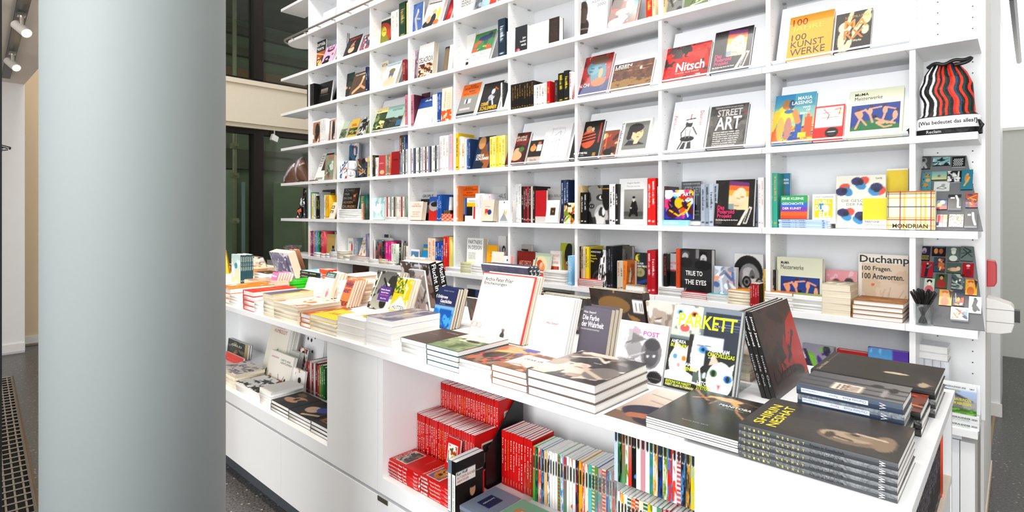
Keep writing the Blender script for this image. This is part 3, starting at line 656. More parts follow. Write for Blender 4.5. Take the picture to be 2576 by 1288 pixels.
fo(118, 345, 22, 'grey book with large bronze Egyptian head', 'd2d4d8', 'c .02 .02 .6 .98;e .2 .72 .26 .3 4a3f3a;e .12 .88 .2 .1 4a3f3a;e .3 .28 .26 .2 3a302b;e .2 .55 .22 .26 5c4e46;p 3a302b .02 .02 .5 .02 .55 .35 .02 .4;l 8a7a6c .02 .1 .22 .5 .2;e .42 .14 .06 .03 1c1612;C', [('AGYPTEN', .42, .86, .96, .94, '8d9096', 0, 0), ('2000', .62, .74, .92, .82, '8d9096', 0, 0)], lean=4, t=.02, d=.05, spine='2c2824')
fo(346, 572, -10, 'colourful book with pale bather', '8a5a48', 'm 26 2a8a80 3a6a4a c8322e 1c2420 e8d0c0 5a3a2a 206a78;e .7 .62 .14 .16 e8c8b0;e .5 .42 .28 .1 e0baa0;e .3 .12 .3 .14 e8e0d8', lean=18, t=.028, d=.03, gloss=1)
run(662, 712, -20, 1, 'red spine with gold lettering', ['c43a1e'], ('f0d060',), d=.04, dep=.2)
run(712, 738, -12, 1, 'beige plain spine', ['e0cfae'], ('a08860',), d=.04)
run(778, 822, -60, 2, 'tan spine', ['cbb28a', 'd8c49a'], ('7a6040',), d=.05)
fo(824, 950, -70, 'grey photograph book', '8d8d88', 'm 10 5a5a58 b8b8b4 787874', lean=6, d=.06)
fo(966, 1160, -90, 'moss green landscape book', '6a7a4a', 'm 14 4a6a3a 8a9a5a c8d0b0 5a5a48', lean=16, d=.04)
# ---- fifth shelf (k=2)
at('A', 2)
TORN = 'c .04 .02 .96 .92;n b88a6a .3 3;e .6 .6 .3 .34 15100e;e .5 .3 .2 .2 1c1512;l 8a6048 .012 .1 .1 .9 .3;C'  # cover print: dark torn shape on tan
fo(728, 790, 985, 'white-edged book with dark torn shape', 'f2efec', TORN, lean=2, d=.05)
run(792, 836, 968, 4, 'white slim spine', ['f0efed'], ('bbb',), d=.03)
fo(838, 870, 985, 'brown wrapped book', '8a6248', 'm 8 6a4834 a87a58 503424', lean=4, d=.06, wrap=1)
fo(873, 910, 962, 'flesh-toned book with white top band', 'f2efec', TORN, lean=2, d=.08)
fo(935, 990, 1000, 'pale green seascape book', 'b8c4b0', 'c 0 0 1 .55;n 6a7a5a .4 4;n 404a30 .6 5;C', lean=20, t=.03, page='c', d=.03)
fo(1006, 1072, 980, 'yellow book with coast picture', 'd8b84a', 'c 0 .1 1 .5;n 5a6a48 .4 4;n 2c3020 .6 4;C;r .2 .6 .8 .64 b05020;r .2 .68 .7 .72 b05020', lean=20, t=.03, page='c', d=.03)
fo(1086, 1150, 958, 'dark book with grey horses', '2c2c2c', 'n b8b8b4 .55 5;n e0e0dc .66 6;e .4 .8 .3 .1 1a1a1a', lean=20, t=.012, d=.03)
disp(1158, 1290, 898, 'green cliffs landscape book', 'e8dca0', 'c 0 0 1 .78;n 3a5428 .38 4;n 8a9a58 .55 6;n 20301a .62 5;C', [('IRLAND', .35, .84, .6, .88, '907830')], t=.022, page='c')
disp(1290, 1432, 878, 'sea cliffs book with teal sky', 'a8c4bc', 'c 0 0 1 .5;n 4a5044 .35 3;n 262c26 .55 5;e .6 .7 .25 .16 5a5a4a;C;r .7 .1 1 .35 4a7a9a', [('SCHOTTLAND', .3, .78, .85, .86, '406a64')], t=.03, page='c')
at('C', 2)
STR = 'r 0 .0 1 .3 6a80a0;r 0 .3 1 .4 c8a848;r 0 .4 1 .68 c89a3a;r 0 .68 1 1 c07a88'
for a, b in [(62, 82), (82, 106), (106, 134)]:
    o = run(a, b, 772, 1, f'pastel banded spine {"near the upright" if a == 62 else "in the middle" if a == 82 else "beside purple cover"}', ['c88a98'], ('7a5060',), d=.04, cover='6a3448')
fo(136, 262, 775, 'plum checked book', '6a3a4a', 'm 10 5a2a3a 7a4a58', lean=1, d=.15)
fo(130, 268, 810, 'white book with blue-topped line drawing', 'f2efee', 'c 0 .62 1 1;r 0 0 1 1 3a60a0;p e8e8e8 .3 .62 .42 .8 .5 .68 .62 .82 .7 .66 .8 .62;C;l b0a0a0 .006 .2 .2 .5 .5 .8 .3;l b0a0a0 .006 .3 .45 .7 .5;l b0a0a0 .006 .4 .1 .6 .4', lean=18, t=.02, d=.03)
run(286, 324, 770, 2, 'white smooth spine', ['f0f0ee'], ('bcd',), d=.04)
run(324, 350, 752, 2, 'royal blue spine', ['2c58a0'], ('e0e8f0',), d=.04)
fo(352, 434, 722, 'cream book with orange ink splashes', 'f4e0cc', 'c 0 0 1 .35;n e8682a .42 6;C;l e08050 .01 .3 .4 .35 .9;t .5 .4 .9 .85 8 f0b898', lean=3, t=.03, d=.03)
disp(468, 610, 706, 'photography book, orange top over grey interior', '9a9a98', 'r 0 .62 1 1 f0801e;r .3 .4 .65 .52 e8e8e6;r .38 .4 .48 .52 555;r 0 .0 1 .12 303030;r .1 .2 .7 .26 c8c8c6', [('BAUHAUS', .42, .9, .75, .96, '7a3a10'), ('UND DIE FOTOGRAFIE', .12, .83, .9, .89, '7a3a10'), ('BAUHAUS', .42, .74, .75, .79, '7a3a10'), ('AND PHOTOGRAPHY', .12, .66, .88, .72, '7a3a10')], t=.03, spine='e8e8e6')
disp(640, 800, 690, 'black book with bird-masked dancer, yellow title', '1d1c1e', 'e .58 .68 .09 .09 d8d8dc;p e06a30 .62 .76 .85 .7 .64 .84;e .55 .5 .16 .1 b8bcc4;l 9aa0a8 .03 .5 .45 .35 .3;l c8ccd4 .03 .6 .45 .7 .25;n 3a342c .74 7', [('OSKAR', .1, .24, .5, .36, 'f0c020', 0, 1), ('SCHLEMMER', .1, .1, .95, .22, 'f0c020', 0, 1)], t=.02, spine='e8c820')
run(838, 862, 672, 2, 'pale grey slanted spine', ['e8e8e8', '3a3a3c'], ('999',), d=.06)
GOLD = 'a07f2e'
def gold(u0, u1, n):
    run(u0, u1, 692, n, 'gold and black portrait spine', ['1c1610'], ('a8842e',), d=.03)
gold(908, 1104, 10)
at('C', 2)
run(1106, 1210, 690, 5, 'white spine with blue and orange blocks', ['eef0f2'], ('e88a3a', '3a5a90'), d=.03, jit=.01)
run(1212, 1237, 662, 1, 'red and yellow banded spine', ['c8242c'], ('f0c020',), d=.03)
run(1274, 1300, 652, 1, 'dark brown spine', ['4a3c36'], ('888',), d=.05)
run(1302, 1347, 598, 1, 'black spine with yellow lettering', ['161616'], ('e8d820',), d=.03)
run(1348, 1388, 576, 1, 'tall charcoal spine with yellow lettering', ['20242c'], ('e8d820',), d=.03)
run(1389, 1416, 584, 1, 'white spine with red script', ['eeecec'], ('d06a80',), d=.04)
at('E', 2)
disp(60, 335, 492, 'red and blue book with turquoise temple figure', 'a82a26', 's f0e8e4 60 .012;n 7a2020 .6 5;p 2c3e78 .1 0 .3 .3 .6 .2 1 .35 1 0;e .66 .5 .22 .3 5a8a9a;e .5 .68 .2 .18 6a9aa8;e .62 .86 .26 .1 7a5a40;e .72 .52 .06 .12 c8a070;e .7 .3 .2 .1 d8783a;l 20303a .008 .42 .68 .5 .66;l 20303a .008 .38 .6 .48 .58;n 3a5a78 .74 6', [('ALCHI', .14, .22, .46, .3, 'f0e0d8', 0, 0)], t=.024, gloss=1)
disp(365, 690, 540, 'brown library-picture book with white title', '7a4a2e', 'r 0 0 1 .4 a88450;l c89a58 .01 0 .42 1 .4;n 5a3420 .5 9;l c8a060 .008 0 .7 1 .66;l b88a50 .008 0 .82 1 .78;p 9a7a48 0 0 0 .35 .5 .4 1 .3 1 0;n 6a4628 .58 10;e .7 .72 .03 .06 d8d0c8;r 0 .86 .32 1 18181a', [('LESEN', .04, .84, .46, .95, 'f6f2ea'), ('Steve McCurry', .03, .77, .4, .83, 'e0d8cc')], t=.02, spine='202024')
disp(780, 1150, 412, 'red painting book with bold white title', 'c8302a', 'n a82420 .5 5;e .3 .84 .22 .2 5a5050;n 3a3434 .68 6;e .5 .8 .1 .16 302c2c;n d84a3e .64 7', [('Nitsch', .3, .24, .92, .5, 'ffffff'), ('RAUME AUS FARBE', .3, .17, .82, .21, 'f0c0b0', 0, 0), ('HIRMER', .76, .08, .86, .11, 'fff')], t=.02)
POLA = 'n 2e221e .55 4;p 7a3a78 .36 .98 .86 .92 .86 .84 .36 .88;p d8743a .36 .88 .86 .84 .86 .74 .36 .78;p e8a83a .36 .78 .86 .74 .86 .62 .36 .66;p e0cfa8 .36 .66 .86 .62 .86 .34 .36 .36;e .6 .58 .17 .2 e8c8a8;e .66 .66 .14 .16 ecd0b4;l b08060 .008 .56 .6 .64 .58;e .7 .62 .05 .02 c89a60;l c07a68 .01 .52 .44 .62 .43;r .36 .36 .5 .48 6a88a0 .7;p d8d4cc .74 .05 .84 .05 .96 .4 .88 .42;p 4a4440 .77 .08 .82 .08 .92 .37 .88 .38;p d8d4cc .6 .02 .68 .02 .86 .34 .8 .36;r .04 .04 .22 .16 5a544e'
PT = [('Das', .08, .35, .26, .44, 'e8307a'), ('Polaroid', .08, .26, .52, .35, 'e8307a'), ('Projekt', .08, .15, .46, .25, 'e8307a'), ('Die Eroberung durch die Kunst', .05, .1, .62, .14, 'fff', 0, 0)]
disp(1175, 1490, 282, 'dark book with face under rainbow bands', '171210', POLA, PT, t=.024, spine='3a8a50', gloss=1)
at('G', 2)
disp(295, 640, 152, 'golden yellow book with thin lettering', 'dfa83a', None, [('100', .08, .78, .42, .93, 'a8201c', 0, 0), ('JAHRE', .08, .62, .8, .76, 'ecc060', 0, 0), ('100', .08, .44, .42, .58, '4a4634', 0, 0), ('KUNST', .08, .28, .82, .42, '4a4a5c', 0, 0), ('WERKE', .08, .1, .86, .25, '4a4a5c', 0, 0)], t=.02)
disp(662, 945, 130, 'dark brown book with cream shapes and gold letters', '2a2320', 'e .3 .3 .2 .3 d8d0a8;e .28 .62 .18 .14 e0d8b4;l d8d0a8 .05 .2 .05 .9 .95;e .85 .8 .12 .16 c8c49a;l 2a2320 .015 .3 .2 .5 .6;e .82 .5 .1 .12 ddd5b0;l d8d0a8 .04 .35 .7 .45 1;e .4 .4 .08 .12 2a2320', [('SAMMLUNG', .25, .84, .9, .9, 'c89a50', 0, 0), ('MA', .25, .58, .88, .8, 'd8923a'), ('RX', .25, .3, .8, .54, 'c8802e'), ('Die Werke', .38, .22, .75, .28, 'efe6c8', 0, 0)], t=.018)
# ---- fourth shelf (k=1)
at('B', 1)
fo(740, 832, 122, 'white book with dark painting of gentleman', 'f2f0ec', 'c .35 .35 1 .97;r 0 0 1 1 3a2418;e .6 .7 .2 .2 a87050;C;t .1 .04 .7 .12 2 333;t .05 .5 .25 .95 5 a09080', lean=20, d=.04)
fo(822, 890, 135, 'wrapped green-grey book', '9aa890', 'm 12 c8d4c0 6a7a60 b8887a dfe8e0', lean=4, t=.04, d=.03, wrap=1, page='c')
fo(940, 1085, 52, 'blue book with container ship', '6a98b8', 'c 0 .5 1 1;r 0 0 1 1 c4d8e4;n eef2f4 .5 4;C;r .35 .66 .95 .92 c8403a;r .45 .7 .6 .9 e0b040;r .66 .74 .8 .94 3a5a98;r .8 .66 .9 .86 e8e0d8;r .35 .8 .5 .86 e8e0d8;p 1e4a60 .25 .66 .98 .66 .85 .5 .4 .5;r 0 0 1 .5 7a9cb0;n 4a7a98 .55 5', lean=2, d=.14)
fo(930, 1006, 184, 'small book with harbour cranes', 'e8e8e8', 'm 16 e06a3a 3a6a98 f2f0ee 222 c8503a', lean=3, d=.04, t=.03)
fo(1090, 1170, 162, 'small dark book with anchor-chain pattern', '4a4a50', 'm 18 e0d0b8 202830 a83a30 c89a58 3a5a78', lean=2, d=.04, t=.02)
run(1180, 1202, 140, 1, 'straw yellow spine', ['d8c07a'], ('222',), d=.04); run(1202, 1226, 132, 2, 'black slim spine', ['181818', '2a2a1c'], ('c8b060',), d=.04)
run(1230, 1260, 152, 1, 'ivory spine', ['efece6'], ('aaa',), d=.06)
fo(1263, 1320, 136, 'rose pink book with tiny face picture', 'c85a62', 'e .5 .2 .3 .1 d8c8a0;t .1 .6 .7 .66 1 f0d0d0', lean=1, d=.03)
run(1322, 1362, 126, 3, 'multicoloured slim spine', ['c89a6a', '6a9a9a', 'd8784a'], ('eee',), d=.03, jit=.01)
fo(1366, 1432, 106, 'deep red cloth book', 'a4202c', 'r .2 .62 .8 .68 7a1018', lean=1, t=.03, d=.03)
run(1437, 1484, -28, 3, 'tall narrow spine, red green or blue', ['8a3040', '4a6a4a', '4a5a88'], ('ddd',), d=.05, dep=.2)
at('D', 1)
run(14, 40, 112, 2, 'greyish blue spine', ['6a7488', '8a9aa8'], ('ddd',), d=.04, jit=.01)
run(42, 345, 84, 24, 'thin magazine spine', ['e8e8e6', '4a4a50', 'd0dcd8', 'c4b8c8', 'eeeeee', '7a4a50', 'e4e4e0', '8a88b0', '3a4a48', 'f0f0ee'], ('555', '999'), d=.035, hard=False, jit=.012, group='thin magazine spines, fourth shelf up, fourth bay')
run(343, 416, -22, 3, 'white thick smooth spine', ['ecebe9'], ('bbb',), d=.04)
run(420, 447, -38, 1, 'pale pink and blue spine', ['dcc0cc'], ('9ab8d0',), d=.04); run(447, 473, -40, 1, 'peach and lilac spine', ['e0a890'], ('a088b8',), d=.04)
run(474, 496, -46, 1, 'yellow spine with thin lettering', ['ecc81e'], ('555',), d=.03)
fo(498, 560, -30, 'white book behind yellow spines', 'f4f2ee', lean=0, d=.12, spine='c8242c')
run(498, 520, -18, 1, 'white paperback spine', ['f4f4f2'], ('bbb',), d=.04); run(520, 546, -10, 1, 'cream paperback spine', ['f0e8dc'], ('c84',), d=.04)
run(548, 592, 0, 3, 'blue and tan spine', ['e0e6ea', '4a7ab0', '2a4a78'], ('ccc',), d=.04, jit=.01)
fo(594, 650, 12, 'amber book behind painted figure', 'dfa32a', lean=3, d=.12)
fo(605, 745, -10, 'dark blue book with stylised brown figures', '1e3a58', 'e .55 .45 .24 .3 8a5a30;e .3 .8 .2 .2 c89a68;p 2a4a88 .6 .8 1 1 1 .5 .7 .5;e .7 .2 .2 .24 a8683a;e .3 .12 .3 .1 183048;e .6 .9 .1 .1 3a2a20', [('OSKAR', .1, .36, .55, .45, 'f4f0e8'), ('SCHLEMMER', .1, .26, .85, .35, 'f4f0e8')], lean=16, t=.012, d=.03)
run(749, 872, -18, 5, 'light yellow spine', ['f2e07a', 'f6eca0', 'f0d85a'], ('c8a020',), d=.035, jit=.008)
at('C', 1)
disp(866, 1022, 1095, 'dark red book with hatted woman', '4a1a16', 'n 7a2a1e .5 4;e .5 .26 .28 .14 d8b088;e .6 .5 .3 .1 3a2a20;e .5 .4 .16 .12 e0b090;e .7 .46 .14 .08 5a7a4a;e .3 .8 .3 .14 8a3020', [('EGGER-LIENZ', .1, .82, .85, .89, 'efe4d4'), ('UND OTTO DIX', .1, .73, .85, .8, 'efe4d4')], t=.02)
disp(1040, 1148, 1150, 'small painting book with seated couple', '2c1c14', 'c 0 .3 1 1;e .3 .5 .22 .2 d8a060;e .3 .68 .1 .1 c88850;r .55 .3 .9 .7 e8e4dc;e .7 .78 .12 .1 c08058;C;r 0 0 1 .28 c8b8b0', [('Otto Dix', .22, .08, .72, .18, '555', 0, 0)], t=.02)
disp(1145, 1358, 1030, 'off-white book with faint pencil drawing', 'efeef0', 'l a8a8b4 .006 .3 .3 .4 .7 .6 .8 .6 .3 .4 .25;l a8a8b4 .005 .2 .5 .8 .6;l a0a0ac .006 .45 .4 .5 .62 .7 .5;e .5 .6 .05 .04 c8c8d0;l b8b8c4 .004 .2 .2 .3 .9;l b8b8c4 .004 .7 .2 .75 .85', [('GEORGE GROSZ', .4, .1, .85, .14, 'e07a78', 0, 0), ('Small Grosz', .25, .86, .75, .92, 'c8c8cc', 0, 0)], t=.024)
at('E', 1)
disp(35, 265, 1008, 'black book with striped-robe man', '161414', 'c .14 .24 .96 .92;r 0 0 1 1 1c1812;e .5 .42 .3 .36 d0603a;l 15100e .03 .2 .3 .8 .4;l 15100e .03 .2 .42 .8 .52;l 15100e .03 .25 .54 .75 .64;e .45 .8 .12 .12 c8a078;e .62 .78 .06 .08 d8c8b0;r .9 .24 .97 1 c83a28;C;r .78 .06 .9 .16 a8884a', [('BEFORE THE FALL', .14, .13, .62, .18, 'fff'), ('Art of the 1930s', .14, .08, .5, .11, 'bbb', 0, 0)], t=.022)
disp(285, 405, 1072, 'small book with costumed figures, black disc', '8a4a30', 'm 16 c87840 2a3a68 d8c090 501c18 a03a28;e .45 .2 .3 .12 141414', t=.02)
disp(425, 665, 985, 'white book with dark-haired painted woman', 'f0f0ef', 'c .1 .16 .92 .9;r 0 0 1 1 8a8c86;p 3a3c40 .1 .16 .25 .34 .6 .3 .92 .16;e .56 .56 .24 .24 ecc6a0;e .48 .78 .3 .16 23201e;e .26 .6 .1 .2 23201e;e .24 .46 .1 .1 2a2422;e .5 .6 .04 .012 1c1814;e .7 .62 .04 .012 1c1814;l 3a2018 .008 .44 .66 .54 .67;l 3a2018 .008 .66 .68 .74 .67;e .6 .44 .05 .018 b83a30;p e8c8a4 .46 .2 .48 .4 .7 .4 .62 .2;l b88a68 .006 .6 .6 .64 .5;C', [('Sanders', -.02, .4, .06, .92, '333', -90, 0)], t=.022)
disp(838, 1118, 905, 'white book with ink drawing of man in cap', 'f3f3f4', 'e .5 .62 .1 .1 3a3a3a;e .54 .7 .12 .06 e8e8e8;l 333 .01 .4 .72 .66 .74;p d8d8da .3 .4 .42 .56 .62 .54 .72 .38 .66 .2 .36 .2;l 2a2a2a .012 .3 .42 .42 .56;l 2a2a2a .012 .62 .54 .76 .36;l 2a2a2a .01 .36 .2 .3 .42;e .5 .28 .2 .06 2c2c2c;l 333 .014 .35 .2 .26 .04;l 333 .014 .6 .2 .62 .04;p 4a4a4c .3 .02 .4 .2 .62 .2 .66 .02;l e8e8e8 .02 .48 .02 .5 .18;l 8a8a8c .008 .45 .3 .42 .5;l 8a8a8c .008 .55 .3 .56 .5;l b03a34 .008 .52 .72 .54 .84', [('Pettibon', .03, .52, .12, .84, 'd03a3e', -90, 0), ('Daumier', .78, .56, .88, .9, 'd03a3e', -90, 0)], t=.024)
SAT = 'n 7a7672 .5 7;n 5c5854 .62 6;l 2a2624 .03 .72 .36 .72 .56;e .72 .6 .035 .025 1c1a1a;l 2a2624 .012 .68 .5 .9 .66;e .93 .78 .035 .02 c8242c'
disp(1140, 1448, 880, 'grey book with huge white stencilled title', '6a6663', SAT, [('STREET', .2, .74, .86, .9, 'd4d2d0'), ('ART', .18, .42, .86, .72, 'dddbd9'), ('LEGENDARE KUNSTLER UND IHRE VISIONEN', .14, .93, .86, .96, 'e8e6e4', 0, 0), ('BANKSY SHEPARD FAIREY ZEVS', .16, .35, .84, .38, 'e8e6e4'), ('BLU EDGE MODE2 REVOK ERWON', .16, .3, .84, .33, 'e8e6e4'), ('INTERVIEW CARZI NEM DECCA', .16, .25, .84, .28, 'e8e6e4'), ('DAVID CHOE DEM FIDE EL MAC', .16, .2, .84, .23, 'e8e6e4'), ('FAUXREEL MCITY ALEX VAN', .16, .15, .8, .18, 'e8e6e4'), ('REVOCA KLINGER SPECTER', .16, .1, .8, .13, 'e8e6e4'), ('KAYE PHILIPPE BAUDELOCQUE', .16, .05, .76, .08, 'e8e6e4')], t=.022)
at('G', 1)
disp(135, 497, 762, 'blue book with yellow figure over orange city', '5aa8c8', 'g e8d878 4a9ac8;n 6ab4cc .62 3;c 0 0 1 .34;n e08040 .35 6;n 3a5aa0 .55 8;n e8c040 .66 9;C;r .62 .1 .75 .55 3a68a8;r .8 .12 .96 .5 e0683a;r .84 .5 .9 .6 e0683a;r 0 .2 .12 .42 4a7ab0;r 0 .02 .25 .26 e0743a;r .68 .1 .85 .2 f0c840;e .38 .56 .2 .22 e0cc50;e .4 .78 .1 .1 b8885a;e .5 .78 .06 .1 4a6a90;e .3 .3 .08 .24 d8b058;e .46 .3 .08 .22 b88a80;l d8c048 .05 .2 .64 .12 .3;l c8905a .05 .58 .62 .66 .42;e .45 .64 .1 .04 4a7aa0', [('MARIA', .62, .86, .92, .93, 'ffffff'), ('LASSNIG', .5, .77, .92, .84, 'ffffff'), ('WAYS', .74, .68, .9, .72, 'fff', 0, 0), ('OF', .82, .62, .9, .66, 'fff', 0, 0), ('BEING', .7, .56, .9, .6, 'fff', 0, 0)], t=.022, q=.0036)
disp(497, 733, 838, 'small red book with abstract brush lines', 'd2322c', 'c .06 .38 .94 .94;r 0 0 1 1 efe9e4;l e0483a .02 .3 .9 .5 .6 .45 .4;l d8423a .02 .7 .85 .9 .9 .85 .6;l 5a6ab0 .012 .1 .9 .3 .7 .6 .72;l e8c040 .02 .85 .8 .95 .6;l 4a4a60 .01 .2 .5 .6 .46 .9 .5;C;e .62 .22 .21 .14 1c1a1a;l ddd .01 .5 .24 .74 .24;l 999 .006 .54 .16 .7 .16', t=.02)
DANCE = 'r 0 0 1 1 2a4a92;p 2f7a50 0 0 0 .12 .3 .38 .55 .4 .85 .3 1 .14 1 0;l e0a488 .035 .12 .1 .2 .45 .1 .7 .3 .78;e .2 .6 .06 .14 e0a488;l e0a488 .03 .2 .5 .34 .2;e .16 .8 .04 .05 6a3a2a;l e0a488 .035 .3 .8 .4 .6 .46 .3;e .4 .72 .05 .13 e2a88c;e .42 .9 .04 .05 5a3424;l e0a488 .028 .42 .82 .62 .86;e .7 .72 .05 .14 e0a488;l e0a488 .034 .7 .6 .66 .35 .76 .22;e .68 .92 .04 .05 5a3424;l e0a488 .028 .74 .82 .92 .72;e .9 .5 .05 .17 e2a88c;l e0a488 .032 .9 .4 .82 .22;e .94 .7 .035 .05 5a3424;l e0a488 .035 .52 .44 .68 .3 .9 .2;e .62 .26 .1 .07 e0a488;l e0a488 .03 .58 .2 .7 .08 .84 .12;e .5 .5 .05 .05 2a1c18'
disp(765, 1190, 724, 'pale green book with ring of dancers, broad', 'dedfca', 'c .06 .14 .95 .68;C', [('MoMA', .1, .88, .36, .94, '2a2c28'), ('Meisterwerke', .1, .78, .62, .86, '3a3c38', 0, 0), ('HIRMER', .05, .03, .12, .05, '777', 0, 0)], t=.022, q=.0033)
_d = list(bpy.data.objects)[-1]
def add_pic(root, w, h, box, prog, q=.0035, m=None, yy=-.0006, nm='cover_picture'):
    x0, y0, x1, y1 = box; im = Im(int(w*(x1-x0)/q), int(h*(y1-y0)/q), '888', 5).run(prog)
    return link(nm, grid_mesh(nm, im.out(), lambda u, v: ((x0+u*(x1-x0))*w, u*0+yy, (y0+v*(y1-y0))*h)), m or MPRINT, root)
def dims(root):
    c = [o for o in root.children if o.name.startswith('cover')][0].data.vertices; return max(v.co.x for v in c), max(v.co.z for v in c)
r_ = [o for o in bpy.data.objects if o.get('label', '').startswith('pale green book with ring of dancers, broad')][0]
add_pic(r_, *dims(r_), (.05, .14, .95, .68), DANCE, .003)
# ---- third shelf (k=0)
at('V', 0)
run(378, 416, 416, 2, 'sky blue spine', ['3f9cbe', '4aa8c6'], ('e0505a',), d=.04)
run(420, 444, 430, 1, 'yellow and white spine', ['ead040'], ('fff',), d=.04); run(444, 474, 440, 2, 'white and grey spine', ['e8eaec', 'c8ccd0'], ('888',), d=.04)
run(476, 514, 460, 2, 'black slim spine', ['18181a', '202024'], ('c8d020',), d=.03); run(514, 534, 412, 1, 'tall grey spine', ['b8bcc0'], ('666',), d=.04)
fo(540, 702, 388, 'dark painted book with yellow title', '2a2018', 'n 5a4428 .5 5;n a8883a .65 6;e .8 .3 .1 .3 8a7a40', [('Hieronymus', .5, .82, .95, .88, 'e8c820')], lean=2, d=.14, spine='e0c020')
run(576, 634, 450, 4, 'yellow spine', ['f0f0ec', 'f0c828', 'f2d040', 'f0c020'], ('a67',), d=.035)
fo(636, 704, 462, 'grey facade book', '9a948a', 'm 10 5a5650 c8c0b0', lean=1, d=.1)
fo(596, 690, 545, 'cream card book with two line drawings', 'efe9da', 'c .3 .6 .7 .78;r 0 0 1 1 4a463e;e .5 .5 .3 .3 e8e2d4;C;c .3 .35 .7 .5;r 0 0 1 1 4a463e;e .5 .4 .3 .3 e8e2d4;C', lean=18, d=.03, t=.012)
X0, X1, z1 = stk(740, 1000, 625, 5, 'white paperback with pale green edge', ['e9eef0', 'cfe0dc'], dep=.2, d=.03, hard=False)
ar = 'e .72 .62 .17 .26 8a5a34;e .72 .66 .12 .17 d8a070;e .66 .82 .22 .14 4a2c18;e .6 .5 .07 .2 3c2414;e .84 .5 .06 .2 3c2414;e .72 .5 .08 .07 6a3c20;e .68 .68 .02 .01 1c1008;e .78 .68 .02 .01 1c1008'
o = fo(788, 985, 372, 'black and teal book with bearded man portrait', '1c1a18', ar, [('SCHAU', .1, .84, .66, .96, 'a8a49c', 0, 0), ('MIR', .08, .66, .4, .77, 'a8a49c', 0, 0), ('IN DIE', .07, .46, .58, .57, 'a8a49c', 0, 0), ('AUGEN', .06, .26, .66, .37, 'b8926a', 0, 0), ('DURER!', .05, .04, .86, .17, 'c8986a', 0, 0)], lean=9, d=.05, t=.014, z=z1-ZK(0)+.001, spine='4aa89c')
run(1012, 1096, 448, 1, 'teal fan-patterned leaning spine', ['2a7a70'], ('e0c070',), d=.08, dep=.15); run(1040, 1092, 560, 3, 'slim orange-white spine', ['ecd8c4', 'd8885a', '3a5a50'], ('888',), d=.03)
at('B', 0)
fo(1170, 1250, 442, 'silver-grey book', 'a0a8ac', 'r .8 .7 1 1 5a6064', lean=1, d=.16)
fo(1192, 1308, 478, 'pale aqua book with white disc', 'bcdadc', 'n d8ecec .5 4;e .5 .55 .26 .26 eef6f6;n a8ccd0 .68 5', lean=4, d=.04, t=.03)
run(1312, 1488, 468, 12, 'slim exhibition catalogue spine', ['e6e4de', 'b84a4a', 'e8e8e6', '9aa89a', 'f0f0ee', '6a6a68', 'd8d0c0', 'efece6'], ('888',), d=.07, hard=False, jit=.015)
stk(1314, 1400, 628, 2, 'small white pamphlet', 'f4f3f0', dep=.035, d=.02, hard=False); stk(1404, 1480, 630, 3, 'cream pamphlet', 'efe8da', dep=.04, d=.02, hard=False)
at('D', 0)
run(112, 160, 430, 3, 'white spine with black digits', ['eef0f2'], ('223',), d=.16)
fo(162, 318, 430, 'black and white architecture book', 'd4d8dc', 'r 0 0 1 .74 2c3034;e .5 .4 .3 .14 9aa0a4;r .1 .1 .4 .2 788084', [('GROPIUS', .24, .8, .8, .9, '18181a')], lean=2, d=.14)
fo(86, 120, 500, 'bronze picture card', '6a4a34', 'm 8 a87848 3a2418 c89a68', lean=3, d=.12)
fo(92, 192, 512, 'cream pocket book with salmon lettering', 'f2e6da', None, [('OSCAR', .28, .82, .72, .89, 'c88a78', 0, 0), ('NIEMEYER', .1, .7, .9, .78, 'c88a78', 0, 0), ('WIR MUSSEN', .2, .4, .85, .46, 'd8a898', 0, 0), ('DIE WELT', .28, .28, .8, .34, 'd8a898', 0, 0), ('VERANDERN', .1, .16, .88, .22, 'd8a898', 0, 0)], lean=8, d=.02, t=.045, page='c')
fo(250, 340, 470, 'red book with curved grey building', 'c83028', 'p 3a6ab8 0 .7 1 .8 1 1 0 1;e .4 .6 .4 .2 b8b4b0;e .5 .68 .34 .1 2a2a30', lean=4, d=.08)
run(320, 358, 450, 3, 'cobalt blue spine', ['2a6ab8', '1e5aa8'], ('e8f0f8',), d=.03)
fo(360, 428, 472, 'white book with black lettering', 'f0f2f2', None, [('Bau', .12, .74, .7, .88, '222', 0, 0), ('stil', .2, .6, .75, .7, '222', 0, 0)], lean=4, d=.1)
CHK = lambda a, b: ';'.join(f'r {x/6} {y/3} {(x+1)/6} {(y+1)/3} {a if (x+y)%2 else b}' for x in range(6) for y in range(3))
def boxthing(u0, u1, v0, h, dep, label, c, art, z=0, d=.03, nm='patterned_box', cat='box'):
    r, k = CUR; X0 = onY(*px(r, u0, v0), YS+d)[0]; X1 = onY(*px(r, u1, v0), YS+d)[0]
    o = empty(nm, (X0, YS+d, ZK(k)+z+.0005)); tag(o, label, cat)
    link('box_body', B(0, 0, 0, X1-X0, dep, h*.72).mesh('box_body'), MPRINT, o); paint(o.children[0].data, L(c))
    l = link('box_lid', B(-.001, -.001, h*.722, X1-X0+.001, dep+.001, h).mesh('box_lid'), MPRINT, o); paint(l.data, L(c))
    add_pic(o, X1-X0, h, (0, 0, 1, 1), art, .006, yy=-.0016); return X0, X1
boxthing(340, 456, 620, .030, .07, 'red checkered box, lowest of three beside the upright', 'c83a2c', CHK('d8422e', 'f2d8c0'))
boxthing(358, 440, 600, .030, .06, 'red checkered box, middle of three beside the upright', 'c83a2c', CHK('d84a34', 'f0ccb0'), z=.031)
boxthing(378, 430, 560, .028, .05, 'black and tan checkered box on two red ones', '2c2420', CHK('2c2420', 'b89868'), z=.062)
run(459, 495, 382, 2, 'orange-topped white spine', ['ecaa78', 'e89a60'], ('f0e8e0',), d=.04, dep=.12)
